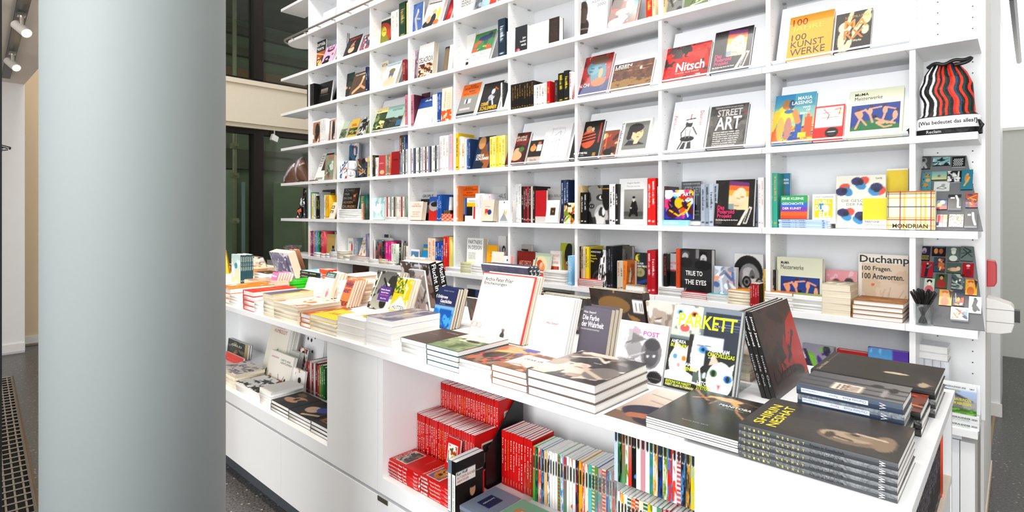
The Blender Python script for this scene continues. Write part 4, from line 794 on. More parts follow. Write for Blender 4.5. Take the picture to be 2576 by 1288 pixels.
fo(495, 650, 384, 'orange and grey photography book, upright', '8d8f90', 'r 0 .68 1 1 ee7a1c;r 0 0 .4 .2 333;r .5 .2 .9 .4 aaa', [('BAUHAUS', .36, .92, .72, .96, '7a3a10'), ('UND DIE FOTOGRAFIE', .1, .87, .94, .91, '7a3a10'), ('BAUHAUS', .4, .79, .74, .83, '7a3a10'), ('AND PHOTOGRAPHY', .12, .72, .92, .76, '7a3a10')], lean=1, d=.09, spine='e8e8e8')
fo(546, 630, 478, 'white book with primary colour blocks', 'f2f3f2', 'r .1 .62 .95 .8 f0c81c;r 0 .25 .16 1 2a5aa8;r .78 .12 .95 .62 d8322c;r .16 .25 .7 .62 17181a', [('bauhaus', .35, .84, .95, .92, '2a4a9a', 0, 0)], lean=2, d=.035)
run(633, 690, 442, 2, 'broad white spine', ['f0f0f2', 'e8e6ea'], ('ccc',), d=.05); run(692, 760, 446, 3, 'lilac white spine', ['eee6f0', 'f0eef2'], ('cbc',), d=.09)
fo(765, 874, 388, 'light grey book with black capitals', 'd4d8d9', None, [('BAUHAUS', .04, .66, 1.0, .8, '232527', 0, 0)], lean=1, d=.17)
fo(672, 770, 500, 'beige book with geometric print', 'e4dacc', 'e .42 .42 .12 .08 d84a3a;r .3 .42 .54 .56 d84a3a;e .66 .42 .16 .12 3a4a8a;p e8b82a .28 .34 .55 .42 .42 .28', [('Die Bauhaus', .3, .66, .7, .7, '777', 0, 0)], lean=8, d=.025, t=.055, page='c')
fo(816, 900, 500, 'white card book with grey mountain', 'f0f0ee', 'p a8acb0 .1 .05 .5 .45 .9 .05;p d89a50 .5 .45 .56 .6 .62 .4;p e8c858 .6 .4 .8 .6 .7 .3;e .5 .9 .05 .03 222', lean=4, d=.03)
run(903, 935, 500, 3, 'charcoal spine', ['26282a', '4a4648', 'd8d4d0'], ('777',), d=.04)
run(905, 1004, 365, 4, 'white catalogue spine', ['eef0f0', 'f4f4f4', 'e4e6e8'], ('bbb',), d=.08, dep=.16, jit=.006)
run(1006, 1112, 384, 7, 'dark red mixed spine', ['2a2022', '7a2028', '5a2028', 'a83a40', '201c1e', 'd8c8c0', '3a2a28'], ('ccc',), d=.05, dep=.18, jit=.015)
fo(1115, 1203, 418, 'red linen book with pale foot', 'bf2430', 'r 0 0 1 .2 cfcac8', lean=1, d=.04, t=.02)
fo(1210, 1326, 402, 'grey Berlin book with pink figure', 'd8d8d6', 'r 0 0 1 .5 d86a80;e .4 .55 .22 .08 1c1616;e .4 .46 .16 .12 e8c0a8;e .4 .2 .3 .18 c03a48', [('1920s BERLIN', .05, .74, 1.0, .82, '777', 0, 0)], lean=2, d=.14)
fo(1195, 1296, 500, 'white booklet with small oval portrait', 'f2f1ee', 'c .34 .34 .72 .66;r 0 0 1 1 4a3a2c;e .52 .5 .12 .12 c8a078;C', lean=10, d=.025, t=.02)
run(1326, 1388, 332, 3, 'navy patterned spine', ['22345a', '4a5a7a', '2a3c64'], ('c8d0e0',), d=.05)
fo(1392, 1412, 320, 'white book with pink script edge', 'f6eff2', 't .2 .1 .6 .8 10 e8a0b8', lean=1, d=.15)
fo(1346, 1432, 518, 'yellow black patterned notebook', 'e8e0b8', 'm 40 222 d8b820 f0f0e0 8aa030 c85a28;r .35 .55 .75 .8 f0e0c0', lean=3, d=.025, t=.014)
at('F', 0)
run(103, 127, 216, 1, 'beige spine with black lettering', ['cdb98e'], ('222',), d=.04)
fo(127, 184, 220, 'beige book behind black spines', 'c8b486', lean=0, d=.12)
run(131, 183, 272, 2, 'black spine with white word', ['161719', '101113'], ('e8e8e8',), d=.03)
fo(184, 364, 218, 'grey book filled by close-up eyes', '6a6a6a', 'e .3 .5 .5 .5 8a8a8a;e .62 .2 .3 .3 b8b8b8;e .55 .14 .22 .2 d0d0d0;n 3c3c3c .6 3;e .6 .68 .2 .08 3a3a3a;e .62 .68 .1 .05 dcdcdc;e .64 .69 .045 .045 111;e .2 .46 .12 .06 2c2c2c;e .2 .46 .06 .03 d0d0d0;e .2 .46 .03 .03 111;e .85 .75 .2 .4 1c1c1c;p 202020 0 0 .3 0 .16 .3 0 .4;e .72 .32 .06 .1 e4e4e4', [('UMBO. FOTOGRAF', .46, .89, 1.0, .92, 'd8a820')], lean=2, d=.05, t=.03)
run(365, 412, 205, 2, 'white spine with black capitals', ['f2f2f0'], ('1c1c1c',), d=.05); run(413, 437, 204, 1, 'black spine with white letter', ['2a282a'], ('eee',), d=.05)
fo(440, 668, 164, 'large white book with seated man photograph', 'f1f1f0', 'c .19 .12 .86 .76;g 6a6a66 b0b0ac;r 0 .1 1 .25 5c5c58;p 1c1c1e .3 .34 .42 .6 .62 .6 .72 .36 .66 .16 .32 .16;e .5 .68 .07 .07 c8c4be;e .5 .73 .075 .04 1c1c1e;e .36 .38 .06 .03 c8c4be;l 151515 .04 .4 .26 .3 .12;l 151515 .05 .6 .3 .66 .14;r .47 .58 .53 .62 e0e0de;C', [('August Sander', .28, .88, .74, .92, '8a9098', 0, 0), ('Meisterwerke', .28, .81, .74, .85, 'b8bcc0', 0, 0)], lean=2, d=.07, t=.018)
run(673, 737, 157, 2, 'tall scarlet spine with white lettering', ['d8302a', 'e0281e'], ('f8f0f0',), d=.04, dep=.2)
run(752, 808, 222, 3, 'silvery pink spine', ['c8b8bc', 'b8a8b0', 'd0c0c4'], ('7a4050',), d=.05, dep=.19, cover='6a5058')
fo(946, 1104, 186, 'grey book with big pale title, upright', '6f7276', 'n 7c8084 .5 7;l 3a3a3a .03 .7 .3 .7 .45', [('LEGENDARE KUNSTLER', .1, .93, .95, .96, 'e0e0e0', 0, 0), ('STREET', .16, .74, 1.0, .88, 'b0b4b8'), ('ART', .16, .46, .9, .72, 'b8bcc0'), ('BLU BANKSY ZEVS', .2, .3, .9, .34, 'ddd', 0, 0), ('OBEY REVOK M-CITY', .2, .22, .9, .26, 'ddd', 0, 0)], lean=1, d=.17)
stk(778, 1010, 492, 1, 'pale blue thick book lying flat', '9fd2e6', dep=.16, d=.03, idx=1, sp=('d8f0f8', 1)); stk(1012, 1100, 498, 1, 'grey book lying flat', '7a7c7e', dep=.14, d=.05)
fo(808, 1040, 256, 'square graffiti book in vivid colours', '3a4ab0', 'm 60 e84a8a 3ab0e8 f0c02a 8a3ab8 e85a20 1c1c30 40c8a0 f0f0f0 2a3aa0 5a1a40;p 141418 .1 .6 .3 .35 .2 .3;l f0c82a .03 .2 .3 .5 .12 .8 .3 .9 .5;e .66 .76 .14 .1 c83a28;l 18181c .014 .3 .2 .9 .6', [('STREET ART', .1, .78, .92, .9, 'ffffff')], lean=4, d=.035, t=.02, z=.0365, gloss=1)
run(1106, 1242, 205, 4, 'silver-blue photography spine', ['aab4c0', '9aa6b4', 'b8c2cc'], ('4a5462', '333'), d=.05, dep=.18)
fo(1208, 1525, 182, 'black rainbow-face book, upright', '171210', POLA, PT, lean=8, d=.03, t=.035, spine='e0307a', gloss=1, q=.0036)
run(1541, 1568, 208, 1, 'blue-grey wrapped spine', ['8a9aac'], ('555',), d=.1)
run(1570, 1614, 152, 2, 'white spine with red thread lettering', ['f2f1f0'], ('d88a80',), d=.05)
at('K', 0)
run(134, 188, 140, 2, 'turquoise green spine', ['35a794', '3cab98'], ('e0f0ea', 'f0a040'), d=.05)
fo(188, 265, 142, 'blue figure book partly hidden', '3a86aa', 'e .35 .6 .25 .24 8a7a50;r 0 0 1 .2 c87a48;e .4 .82 .14 .1 7a6a58', [('MARIA', .5, .86, .9, .9, 'e8f0f4'), ('LASSNIG', .44, .8, .9, .84, 'e8f0f4')], lean=1, d=.15)
X0, X1, z1 = stk(195, 500, 426, 4, 'pale blue paperback lying flat', ['b4c8e4', 'c0d2ea'], dep=.15, d=.025, idx=1, hard=False, sp=('5a78a8', 2))
fo(206, 372, 282, 'rainbow striped book with white title', 'e8e8e8', 'r 0 0 1 .15 e8581e;r 0 .15 1 .32 e8742a;r 0 .32 1 .5 8a4ab0;r 0 .5 1 .68 3a78d0;r 0 .68 1 1 3aa868;r 0 .0 1 .08 e04a2a', [('EINE KLEINE', .05, .82, .86, .92, 'e8fff0'), ('GESCHICHTE', .05, .6, .86, .7, 'e8f0ff'), ('DER KUNST', .08, .4, .78, .5, 'f4e8ff')], lean=4, d=.04, t=.03, z=z1-ZK(0)+.001, page='c')
fo(404, 548, 272, 'white book with yellow and blue duel graphic', 'e4e6e4', 'c .1 .2 .86 .82;r 0 0 1 1 f0cc24;e .4 .6 .16 .2 3a98c8;e .6 .5 .22 .2 e8eef0;l 2a80b0 .03 .3 .7 .5 .3;C', [('DUELL', .16, .68, .8, .79, 'fff'), ('DU', .14, .44, .44, .62, 'fff'), ('ELL', .3, .22, .8, .4, 'fff'), ('LOST CHARADE', .1, .88, .9, .93, '777', 0, 0)], lean=3, d=.07, t=.02, z=z1-ZK(0)-.02)
W = ';'.join(f'e {x+.07*math.sin(a+p):.3f} {y+.05*math.cos(a+p):.3f} .12 .075 {c} {r_}' for x, y, a in [(.18,.72,0), (.5,.86,1), (.82,.72,2), (.22,.28,1), (.52,.2,2), (.8,.28,0)] for c, p, r_ in [('e0604a', 0, 30), ('4a9ac8', 2.1, -40), ('3a3a70', 4.2, 0)])
W += ';'+';'.join(f'e {x} {y} .06 .045 2c2440' for x, y in [(.18,.72), (.5,.86), (.82,.72), (.22,.28), (.52,.2)])
fo(550, 860, 160, 'cream book with six coloured petal wheels', 'ece8dc', W, [('DIE GESCHICHTE', .12, .5, .95, .55, '8a8478', 0, 0), ('DER FARBEN', .22, .43, .8, .48, '8a8478', 0, 0), ('TATE', .8, .92, .93, .95, '444')], lean=3, d=.10, t=.02)
fo(868, 1001, 114, 'yellow colour-swatch box behind', 'f4f4f2', 'r 0 .12 1 .97 ead21c', [('PANTONE', .03, .02, .75, .07, '555')], lean=1, d=.17, t=.03, cat='box', name='postcard_box', hard=False)
fo(718, 868, 294, 'yellow colour-swatch box in front', 'f7f7f5', 'r 0 .3 1 .97 f0d632', [('PANTONE', .1, .2, .7, .26, '4a4a4a'), ('100 Postkarten', .1, .1, .93, .16, '7a7a7a', 0, 0)], lean=2, d=.045, t=.045, cat='box', name='postcard_box', hard=False)
MON = ';'.join([f'r {x} 0 {x+.022} 1 e8b01c' for x in (.02, .36, .6, .7, .79, .955)]+[f'r 0 {y} 1 {y+.022} e8b01c' for y in (.3, .8, .94, .1)]+['r .27 0 .3 1 a8281e', 'r .9 0 .925 1 a8281e', 'r 0 .25 1 .275 a8281e', 'r 0 .96 1 .985 8a2020', 'r .04 .3 .055 1 2a3a70', 'r 0 .58 1 .6 2a3a70', 'r 0 .9 1 .915 2a3a70'])
o = fo(870, 1168, 256, 'pale green box with yellow red blue grid', 'dfe9cf', MON, [('MONDRIAN', .12, .04, .86, .15, '151515')], lean=3, d=-.0, t=.05, cat='box', name='postcard_box', spine='e8a81c', hard=False)
# ---- second shelf (k=-1)
at('V', -1)
RB = ['b8304a', 'd84a3a', 'e8783a', '5a3a90', '8a4a9a', 'e89a3a', '6a88c8', '7ab0d8', '6a9ad0', '3aa860', '2a7a48', '1e3c30', 'd84a58', 'e05a68']
run(371, 566, 894, 14, 'rainbow series spine', RB, ('fff', 'eee'), d=.03, hard=False)
fo(570, 704, 900, 'teal and orange framed book', '1f6a70', 'r .0 0 .08 1 e8782a', lean=0, d=.14, spine='e8782a')
fo(600, 702, 935, 'gold poster book with dark figure', 'c8b070', 'e .8 .2 .2 .2 181818;e .78 .38 .1 .12 5a90b8;e .78 .46 .12 .06 181818', lean=2, d=.06)
stk(440, 510, 1160, 2, 'small white card pack', 'f0f2f6', dep=.05, d=.005, hard=False); stk(520, 560, 1172, 2, 'small red card pack', 'd8403a', dep=.05, d=.005, hard=False)
stk(585, 632, 1172, 2, 'small beige card pack', 'c8c0b0', dep=.05, d=.005, hard=False); stk(634, 724, 1152, 5, 'pale grey-green booklet', 'd8e0dc', dep=.12, d=.005, hard=False)
stk(726, 800, 1145, 2, 'thick white lying book', 'f4f3ee', dep=.15, d=.005, page='c')
fo(866, 936, 985, 'white children book with orange fruit', 'f4f2ee', 'e .5 .1 .4 .1 e8a030;e .7 .55 .15 .2 d83a48;t .2 .75 .8 .85 2 7a9a8a', lean=1, d=.12)
run(938, 1000, 988, 3, 'blue-grey children spine', ['a8b4c4', 'b8c4d0', '98a8b8'], ('fff',), d=.12)
fo(985, 1072, 985, 'white picture book with scattered leaves', 'f4f2ee', 's d89a3a 14 .05;s 5a9a6a 10 .04;s c85a3a 8 .03', [('LEU', .4, .84, .9, .94, '8ab0c8', 0, 0)], lean=18, d=.09)
stk(806, 880, 1196, 3, 'ivory lying book', 'f2ece0', dep=.12, d=.005, hard=False); stk(884, 1072, 1206, 4, 'pinkish brown pamphlet', 'c4a090', dep=.13, d=.01, hard=False)
at('Y', -1)
run(6, 34, 185, 2, 'lilac photo spine', ['8a8aa8', 'a8a0b4'], ('667',), d=.05)
fo(36, 370, 178, 'broad book with slate top band', 'dfe0e0', 'r 0 .88 1 1 4a4e60', [('so schon ist', .1, .9, .7, .96, 'd8d8e0', 0, 0)], lean=0, d=.17, t=.02)
fo(36, 430, 232, 'broad silver-white book', 'e2e6e4', 'r .5 .9 .7 .91 999', lean=0, d=.13, t=.02)
fo(60, 135, 285, 'rosy fog photo book', 'b8a8a4', 'g a88a80 c8c4c4', lean=0, d=.04, t=.02, z=.02)
fo(160, 262, 278, 'dusk photo book with dark trees', '6a4a58', 'g 3a2430 8a9a9a;n c84a4a .58 3;n 2a1820 .6 5', lean=0, d=.06, t=.03, z=.02, gloss=1)
run(264, 320, 300, 3, 'dark spine with window pattern', ['3a3a40', '18181a', '50203a'], ('aab',), d=.05, z=.02)
run(322, 418, 302, 2, 'hot pink spine', ['e22f96', 'e63c9e'], ('f8c0e0',), d=.04, z=.02, dep=.16, cover='d8308c')
run(420, 494, 342, 2, 'pale green-white spine', ['eef2ea', 'e8eee4'], ('7a9a6a',), d=.03, z=.02)
fo(497, 576, 318, 'dark aubergine book with white house', '2a1c2c', 'c 0 .25 .9 .75;r 0 0 1 1 a8b0a8;n 3a3a3a .5 5;C', lean=1, d=.06, z=.02)
fo(578, 600, 280, 'tall green-edged book by the upright', 'd8e0dc', lean=0, d=.1, z=.02)
stk(40, 190, 588, 3, 'white slim book lying under photo books', 'f0f2f4', dep=.12, d=.005, spine='2a2a2c', hard=False, page=None); stk(202, 316, 590, 1, 'thick ivory book lying flat', 'f2eee2', dep=.16, d=.005, page='c')
stk(340, 426, 628, 2, 'small cream lying book', 'f6e8d0', dep=.08, d=.005, hard=False)
fo(690, 900, 350, 'black-banded architecture book', 'b8bcc0', 'r 0 .5 1 1 1a1a1c', lean=1, d=.15)
fo(668, 856, 425, 'postcard of a white gabled facade', 'f2f4f6', 'c .06 .1 .94 .88;g 5a7a48 6a98c8;p e0e0dc .2 .1 .2 .5 .5 .8 .8 .5 .8 .1;r .3 .1 .36 .4 555;r .46 .1 .54 .45 555;r .64 .1 .7 .4 555;C', lean=4, d=.03, t=.004, cat='postcard', name='postcard', hard=False)
fo(930, 1004, 355, 'blue yellow cartoon map box', '3a9ad8', 'r 0 .5 1 .8 f0d030;t .1 .1 .9 .4 2 fff', lean=2, d=.10, z=.04); fo(885, 985, 450, 'turquoise folded map', '2a98c8', 'r 0 .4 1 .6 e8f4fa;e .9 .1 .3 .3 8a5a40', lean=8, d=.05)
run(600, 664, 375, 5, 'grey board spine', ['2a2826', 'd8d0c0', 'b8b0a4', '3a3634', 'e8e0d4'], ('777',), d=.05, jit=.01)
stk(640, 920, 548, 1, 'small framed postcard pack', 'e8e8ea', dep=.05, d=.01, hard=False)
at('D', -1)
run(248, 308, 800, 2, 'cream spine with orange foot', ['f6e6d4', 'f8ead8'], ('f0985a',), d=.05, dep=.16, cover='b8a898')
run(309, 372, 828, 4, 'cobalt spine with white lettering', ['2a5ab0', '2454a8'], ('fff',), d=.03)
run(373, 407, 788, 2, 'scarlet architect spine', ['e03a2e', 'd83428'], ('fff',), d=.03); run(409, 432, 790, 1, 'lemon spine', ['f2ea90'], ('e8d050',), d=.05)
stk(388, 503, 1034, 3, 'white slim book in low pile', 'eef2fa', dep=.15, d=.01)
fo(556, 686, 802, 'white design book with thin black title', 'f2f4f4', 'c .5 0 .95 .18;n 555 .6 7;C;t .1 .4 .55 .6 5 b8bcc0', [('PARTNERS', .08, .83, .92, .94, '2c2c2e', 0, 0), ('IN DESIGN', .08, .68, .9, .79, '2c2c2e', 0, 0)], lean=3, d=.06, t=.05, page='c')
fo(716, 800, 858, 'amber yellow book', 'f2b822', 'e .2 .1 .15 .1 f0801a;t .3 .6 .9 .8 2 e0a010', lean=4, d=.07)
fo(806, 872, 785, 'white book with small portrait and pen', 'eef2f4', 'e .75 .65 .2 .1 3a3a3e;e .75 .62 .12 .07 c8c8c8;l 3a3a3a .02 .1 .55 .5 .3;r 0 0 .05 1 e04a3a', lean=2, d=.16)
fo(752, 848, 910, 'plain cream card', 'f6f0e4', lean=6, d=.04, t=.006, cat='card', name='card', hard=False); fo(850, 934, 945, 'white card with red outline', 'f4f4f4', 'c .7 0 1 1;r 0 0 1 1 e8a8a4;C;e .4 .8 .06 .04 444', lean=4, d=.02, t=.006, cat='card', name='card', hard=False)
stk(508, 590, 997, 8, 'lime-edged white book', 'd4d84a', dep=.15, d=.01, spine='f4f4f0'); stk(592, 676, 1012, 4, 'plain white book in pile', 'f0f2f4', dep=.15, d=.01)
run(917, 944, 850, 2, 'bright red spine', ['d8342c', 'c82a26'], ('f0d0c8',), d=.07)
fo(945, 1084, 850, 'red and grey arts and crafts book', 'b8b4b0', 'c .08 .45 .8 .85;r 0 0 1 1 1a1a1a;C;m 4 888 ccc', [("'ARTS&", .12, .68, .6, .82, 'fff'), ('CRAFTS', .2, .5, .85, .63, 'fff')], lean=1, d=.14)
fo(966, 1110, 906, 'maroon art deco book', '8a2a22', 't .2 .1 .8 .25 2 a84a3a', [('ART DECO', .12, .48, .8, .66, 'e8b8a8', 0, 0)], lean=2, d=.07, t=.03)
fo(1076, 1212, 924, 'art nouveau book with reclining lady', 'c8d4c0', 'e .45 .5 .4 .38 e8d8b8;e .5 .4 .24 .26 e89a70;e .4 .62 .16 .12 c85a30;l 5a8a78 .02 .1 .2 .2 .8;e .6 .24 .3 .14 e8583a;e .5 .56 .08 .1 f0c8a8', lean=14, d=.04, t=.02)
fo(1234, 1316, 905, 'cream workshop book with brick print', 'f4efe8', 'c .15 .08 .85 .5;r 0 0 1 1 b84a30;l e8c8b0 .012 0 .2 1 .2;l e8c8b0 .012 0 .35 1 .35;l e8c8b0 .012 .4 0 .4 1;l e8c8b0 .012 .62 0 .62 1;C', [('WERKSTATT', .1, .8, .9, .88, 'd86a50', 0, 0), ('OTTO', .1, .7, .5, .77, 'd86a50', 0, 0), ('DORFNER', .1, .58, .8, .66, 'd86a50', 0, 0)], lean=2, d=.1)
fo(1318, 1412, 843, 'green-yellow book with painted face', 'b8c040', 'e .7 .55 .4 .4 a87848;e .75 .7 .36 .3 1e2c30;e .62 .5 .12 .04 f0e8d8;e .64 .5 .05 .04 181818', lean=1, d=.13)
stk(1182, 1352, 1062, 5, 'white hardcover in tall pile', 'e8e4e0', dep=.16, d=.01, spine='c8a890', page=None); stk(1120, 1180, 1062, 4, 'grey lying book', '6a6460', dep=.14, d=.05)
run(1380, 1412, 945, 3, 'light blue slim spine', ['9acbe8', 'a8d4ec', '8ac0e0'], ('fff',), d=.01, hard=False)
at('F', -1)
run(106, 200, 705, 6, 'mixed dark and yellow spine', ['3a3428', '222428', 'c8a878', 'd8d0c0', 'e8d030', 'ecd838'], ('222', '999'), d=.045, jit=.01)
fo(200, 305, 728, 'black photography book with grey rings', '1a1b1d', 'e .75 .2 .5 .26 4a4a4c;e .75 .2 .4 .2 1e1e20;e .75 .2 .26 .13 5a5a5c;e .75 .2 .16 .08 1c1c1e', [('L.MOHOLY-NAGY', .06, .9, .9, .95, 'e8e8e4'), ('Malerei', .1, .8, .5, .85, 'e0d030'), ('Fotografie', .1, .72, .6, .77, 'e0d030'), ('Film', .1, .65, .35, .7, 'e0d030')], lean=1, d=.06, t=.02)
fo(265, 336, 740, 'white book with black flower print', 'eeeef0', 's 1c1c1e 26 .07;l 222 .02 .5 0 .4 .6', lean=10, d=.03)
stk(111, 290, 968, 5, 'scarlet-covered book', 'd83a3a', dep=.19, d=.005, titles=[('KUNST', .2, .3, .8, .5, 'f0a0a0', 0, 0)])
run(337, 392, 705, 3, 'tall near-black spine', ['1c1e22', '15171a', '2a2e34'], ('889', 'aab'), d=.04, dep=.2)
fo(392, 545, 700, 'grey-brown wrapped book with arches', '6a6864', 'n 8a8680 .5 6;l 4a4844 .02 .2 .3 .2 .8;l 4a4844 .02 .45 .3 .45 .8;l 4a4844 .02 .7 .3 .7 .8;r 0 0 1 .25 54504c', lean=1, d=.15, wrap=1, t=.03)
run(428, 500, 824, 3, 'beige and orange spine', ['cfc8bc', 'd4cabc', 'e8943a'], ('b86a4a', '555'), d=.03)
fo(500, 568, 822, 'orange-brown abstract book', 'a8682e', 'e .55 .5 .22 .26 6a6058;p b8b0a4 .3 .3 .5 .8 .75 .3;n 8a4a20 .6 5', lean=1, d=.04, t=.03)
fo(570, 668, 758, 'dark green book with fish and yellow moon', '2a3c40', 'e .3 .86 .26 .1 e0d040;e .46 .86 .2 .09 2a3c40;e .4 .5 .4 .12 b0a880;n 8a845c .7 8;l 3a50a0 .04 .1 .2 .9 .3;e .7 .1 .2 .08 b86a4a', [('PAUL KLEES', .08, .7, .7, .75, 'efeee8'), ('GEHEIME SYMBOLE', .08, .63, .98, .68, 'efeee8')], lean=1, d=.07, t=.02)
stk(490, 640, 1015, 1, 'flat ochre painted book', 'b89868', art='m 14 3a3a30 d8b878 7a5a3a', dep=.12, d=.01)
run(671, 737, 740, 2, 'crimson spine with white symbols', ['b81a2c', 'c01e30'], ('f4e8ea',), d=.03, dep=.2)
run(803, 830, 768, 1, 'black spine with red lettering', ['1a1a1c'], ('c83a3a',), d=.03)
fo(830, 906, 764, 'grey portrait book with pink title', '8a8a8c', 'e .6 .4 .4 .4 2a2a2c;r 0 .6 1 1 c8c8ca;e .2 .2 .3 .3 3a3a3a', [('HINTER', .35, .74, .95, .8, 'd85a70'), ('DER', .35, .66, .6, .71, 'd85a70'), ('KAMERA', .35, .57, .95, .63, 'd85a70')], lean=1, d=.07, t=.015)
run(905, 935, 727, 1, 'burnt orange spine', ['d2582c'], ('b84a24',), d=.03, dep=.03)
fo(936, 1190, 728, 'black photo book with two faces', '2a2b2d', 'c 0 .36 1 1;r 0 0 1 1 3a3b3d;e .18 .84 .13 .09 58595a;e .17 .74 .1 .13 b8b8b8;e .17 .56 .24 .16 2c2d2f;e .72 .8 .14 .14 1c1c1e;e .74 .7 .1 .14 c8c8c8;e .72 .5 .26 .16 222325;l 18181a .008 .7 .7 .76 .7;r .5 .7 .6 1 8a8a8c;C;e .7 .12 .1 .2 1c1c1c;l 9a9a9a .01 .1 .2 .2 .05;l 9a9a9a .01 .2 .2 .12 .05;e .56 .04 .08 .04 b8b8b8', [('TRUE TO', .18, .46, .72, .56, 'f2f2f0'), ('THE EYES', .16, .28, .84, .38, 'f2f2f0')], lean=1, d=.04, t=.05, gloss=1)
stk(762, 945, 1032, 6, 'white-edged black magazine', ['dcdce0', '1c1a1c', 'dcdce0'], dep=.22, d=.005, hard=False)
stk(942, 1145, 1072, 4, 'red cloth book lying flat', 'c42a34', dep=.18, d=.005)
fo(1206, 1386, 870, 'crinkled silver-wrapped book', 'b8bcc4', 'm 20 e8a890 d8e0ec 8a94a8 f0f0f4 5a78a8', lean=5, d=.04, t=.03, wrap=1)
fo(1375, 1608, 765, 'white photo book of hatted man with camera', 'e8e9ea', 'e .48 .6 .5 .36 26272a;e .52 .5 .36 .3 9a9a9c;e .5 .62 .2 .1 c8c8ca;e .4 .5 .1 .16 d0d0d2;e .62 .48 .1 .2 7a7a7c;r .28 .3 .98 .5 d8d8da;e .44 .42 .15 .12 222426;e .44 .42 .1 .08 8a8c8e;e .44 .42 .05 .04 111;e .86 .42 .12 .1 3a3a3c;e .86 .42 .07 .06 b8b8ba;p 1c1c1e 0 .4 .3 .2 .3 0 0 0;p 2a2a2c .6 .25 1 .3 1 0 .5 0;e .64 .52 .05 .03 333', lean=1, d=.12, t=.02, gloss=1)
stk(1156, 1312, 1088, 7, 'teal-topped white paperback', ['e8f2f4', 'e8f2f4', 'e8f2f4', 'e8f2f4', 'e8f2f4', 'e8f2f4', '6ab0b8'], dep=.17, d=.005, hard=False)
stk(1324, 1498, 1056, 5, 'amber-topped cream paperback', ['f2e6d0', 'f2e6d0', 'f2e6d0', 'f2e6d0', 'e09a3a'], dep=.17, d=.005, hard=False, page='c')
run(1505, 1578, 1008, 4, 'small crimson spine', ['b01c2c', 'a81826'], ('e8b0b0',), d=.0, dep=.12, cover='1c1a1c')
at('K', -1)
run(101, 118, 738, 1, 'golden spine', ['d8b050'], ('777',), d=.06, dep=.12)
fo(118, 180, 738, 'black art history book with white words', '1d1a18', 'e .6 .85 .2 .1 5a4030', [('EINE', .35, .5, .75, .57, 'e8e0d4'), ('KURZE', .3, .4, .8, .47, 'e8e0d4'), ('GESCHICHTE', .05, .26, .98, .33, 'e8e0d4'), ('DER', .35, .14, .7, .2, 'e8e0d4')], lean=1, d=.06, t=.02)
o = fo(182, 465, 660, 'pale green book with dancers, over low piles', 'dcddc8', None, [('MoMA', .09, .86, .28, .92, '2a2c40'), ('Meisterwerke', .09, .76, .6, .85, '3a3c50', 0, 0)], lean=2, d=.08, t=.05)
add_pic(o, *dims(o), (.09, .06, .95, .62), DANCE, .003)
stk(106, 278, 872, 6, 'orange-topped white booklet', ['f2f2f0']*5+['d88a30'], dep=.07, d=.003, hard=False)
stk(282, 463, 890, 6, 'green-topped white book', ['eef2ee']*5+['a8b86a'], dep=.07, d=.003, hard=False)
fo(486, 680, 740, 'pink book with two painted ladies', 'e8a8b0', 'e .35 .5 .14 .2 f0d0c0;e .35 .68 .14 .1 8a3a40;e .75 .55 .13 .22 e8c8c0;e .75 .72 .14 .1 4a4a50;p 6aa8b0 .1 .1 .4 .4 .2 .6;p d86a80 .5 .1 .7 .4 .9 .1;n e8ccd0 .7 5', lean=2, d=.17)
stk(462, 640, 826, 5, 'thick cream book', 'f3eee0', dep=.17, d=.003, page='c', hard=False, art='n b8c8a8 .45 5;n d89a90 .62 6')
fo(690, 1001, 640, 'beige envelope-print book with large black title', 'f1ece4', 'c .08 0 1 .84;r 0 0 1 1 e4d4c0;r .1 .48 .28 .6 e87a50;r .08 .3 .3 .44 b898c0;r .08 .14 .3 .28 b898c0;r .08 .0 .3 .12 b898c0;l b8a088 .004 .4 .1 .5 .5;l b8a088 .004 .55 .1 .62 .55;l b8a088 .004 .7 .2 .9 .5;l b8a088 .005 .75 .1 .95 .4;n dcc8b0 .6 4;C', [('Duchamp', .03, .82, 1.02, .98, '1c1c1c'), ('100 Fragen.', .08, .7, .68, .8, '1c1c1c'), ('100 Antworten.', .08, .58, .92, .68, '1c1c1c')], lean=2, d=.19, t=.02)
stk(656, 972, 926, 4, 'gold-edged brown hardcover', 'b07a38', dep=.2, d=.003, art='n c08a48 .5 5;n 9a6830 .62 6', spine='c89a48')
# ---- bottom shelf (k=-2) glimpsed over the island
at('C', -2)
def low(x0, x1, y, desc, cov, art=None, d=.10, **k):
    CUR[0] = 'U'; CUR[1] = -2; fo(x0, x1, y, desc, cov, art, d=d, **k)
low(1172, 1212, 716, 'framed night photographs', 'f2f4f6', 'c .06 .1 .94 .9;r 0 0 1 1 1c2030;p c8c8d8 .2 .1 .3 .6 .4 .1;r .55 0 1 1 3a5a8a;C', lean=2, d=.03)
low(885, 925, 665, 'dark red brown painted book', '5a342a', 'm 10 8a5a40 a87058 38221c', lean=2, d=.1)
low(1106, 1132, 716, 'pale blue book with white capitals', '6a8ab0', titles=[('GENZ', .2, .6, 1, .85, 'f4f4f4')], lean=2, d=.03)
low(1340, 1430, 728, 'brown sleeve behind the sleeves', '7a6a58', lean=4); low(1900, 1985, 890, 'stack-top wooden toned book', 'd0b898', lean=8, d=.05)
low(2015, 2094, 866, 'violet patterned wrapped pack', 'a8a4b4', 'm 20 5a3a90 d8d8e0 8ac848 40305a', lean=6, wrap=1, d=.05, t=.05); low(2103, 2180, 880, 'red box with white script', 'c01c20', lean=4, d=.04, t=.05)
low(2183, 2284, 874, 'violet book with blue portrait', '6a4ab0', 'c 0 0 .62 1;r 0 0 1 1 6aa8d8;e .3 .3 .1 .2 1c1c24;n 9ac8e8 .6 4;C', lean=2, d=.04, titles=[('50', .66, .45, .98, .8, 'e8e4f4', 0, 0)], t=.03)
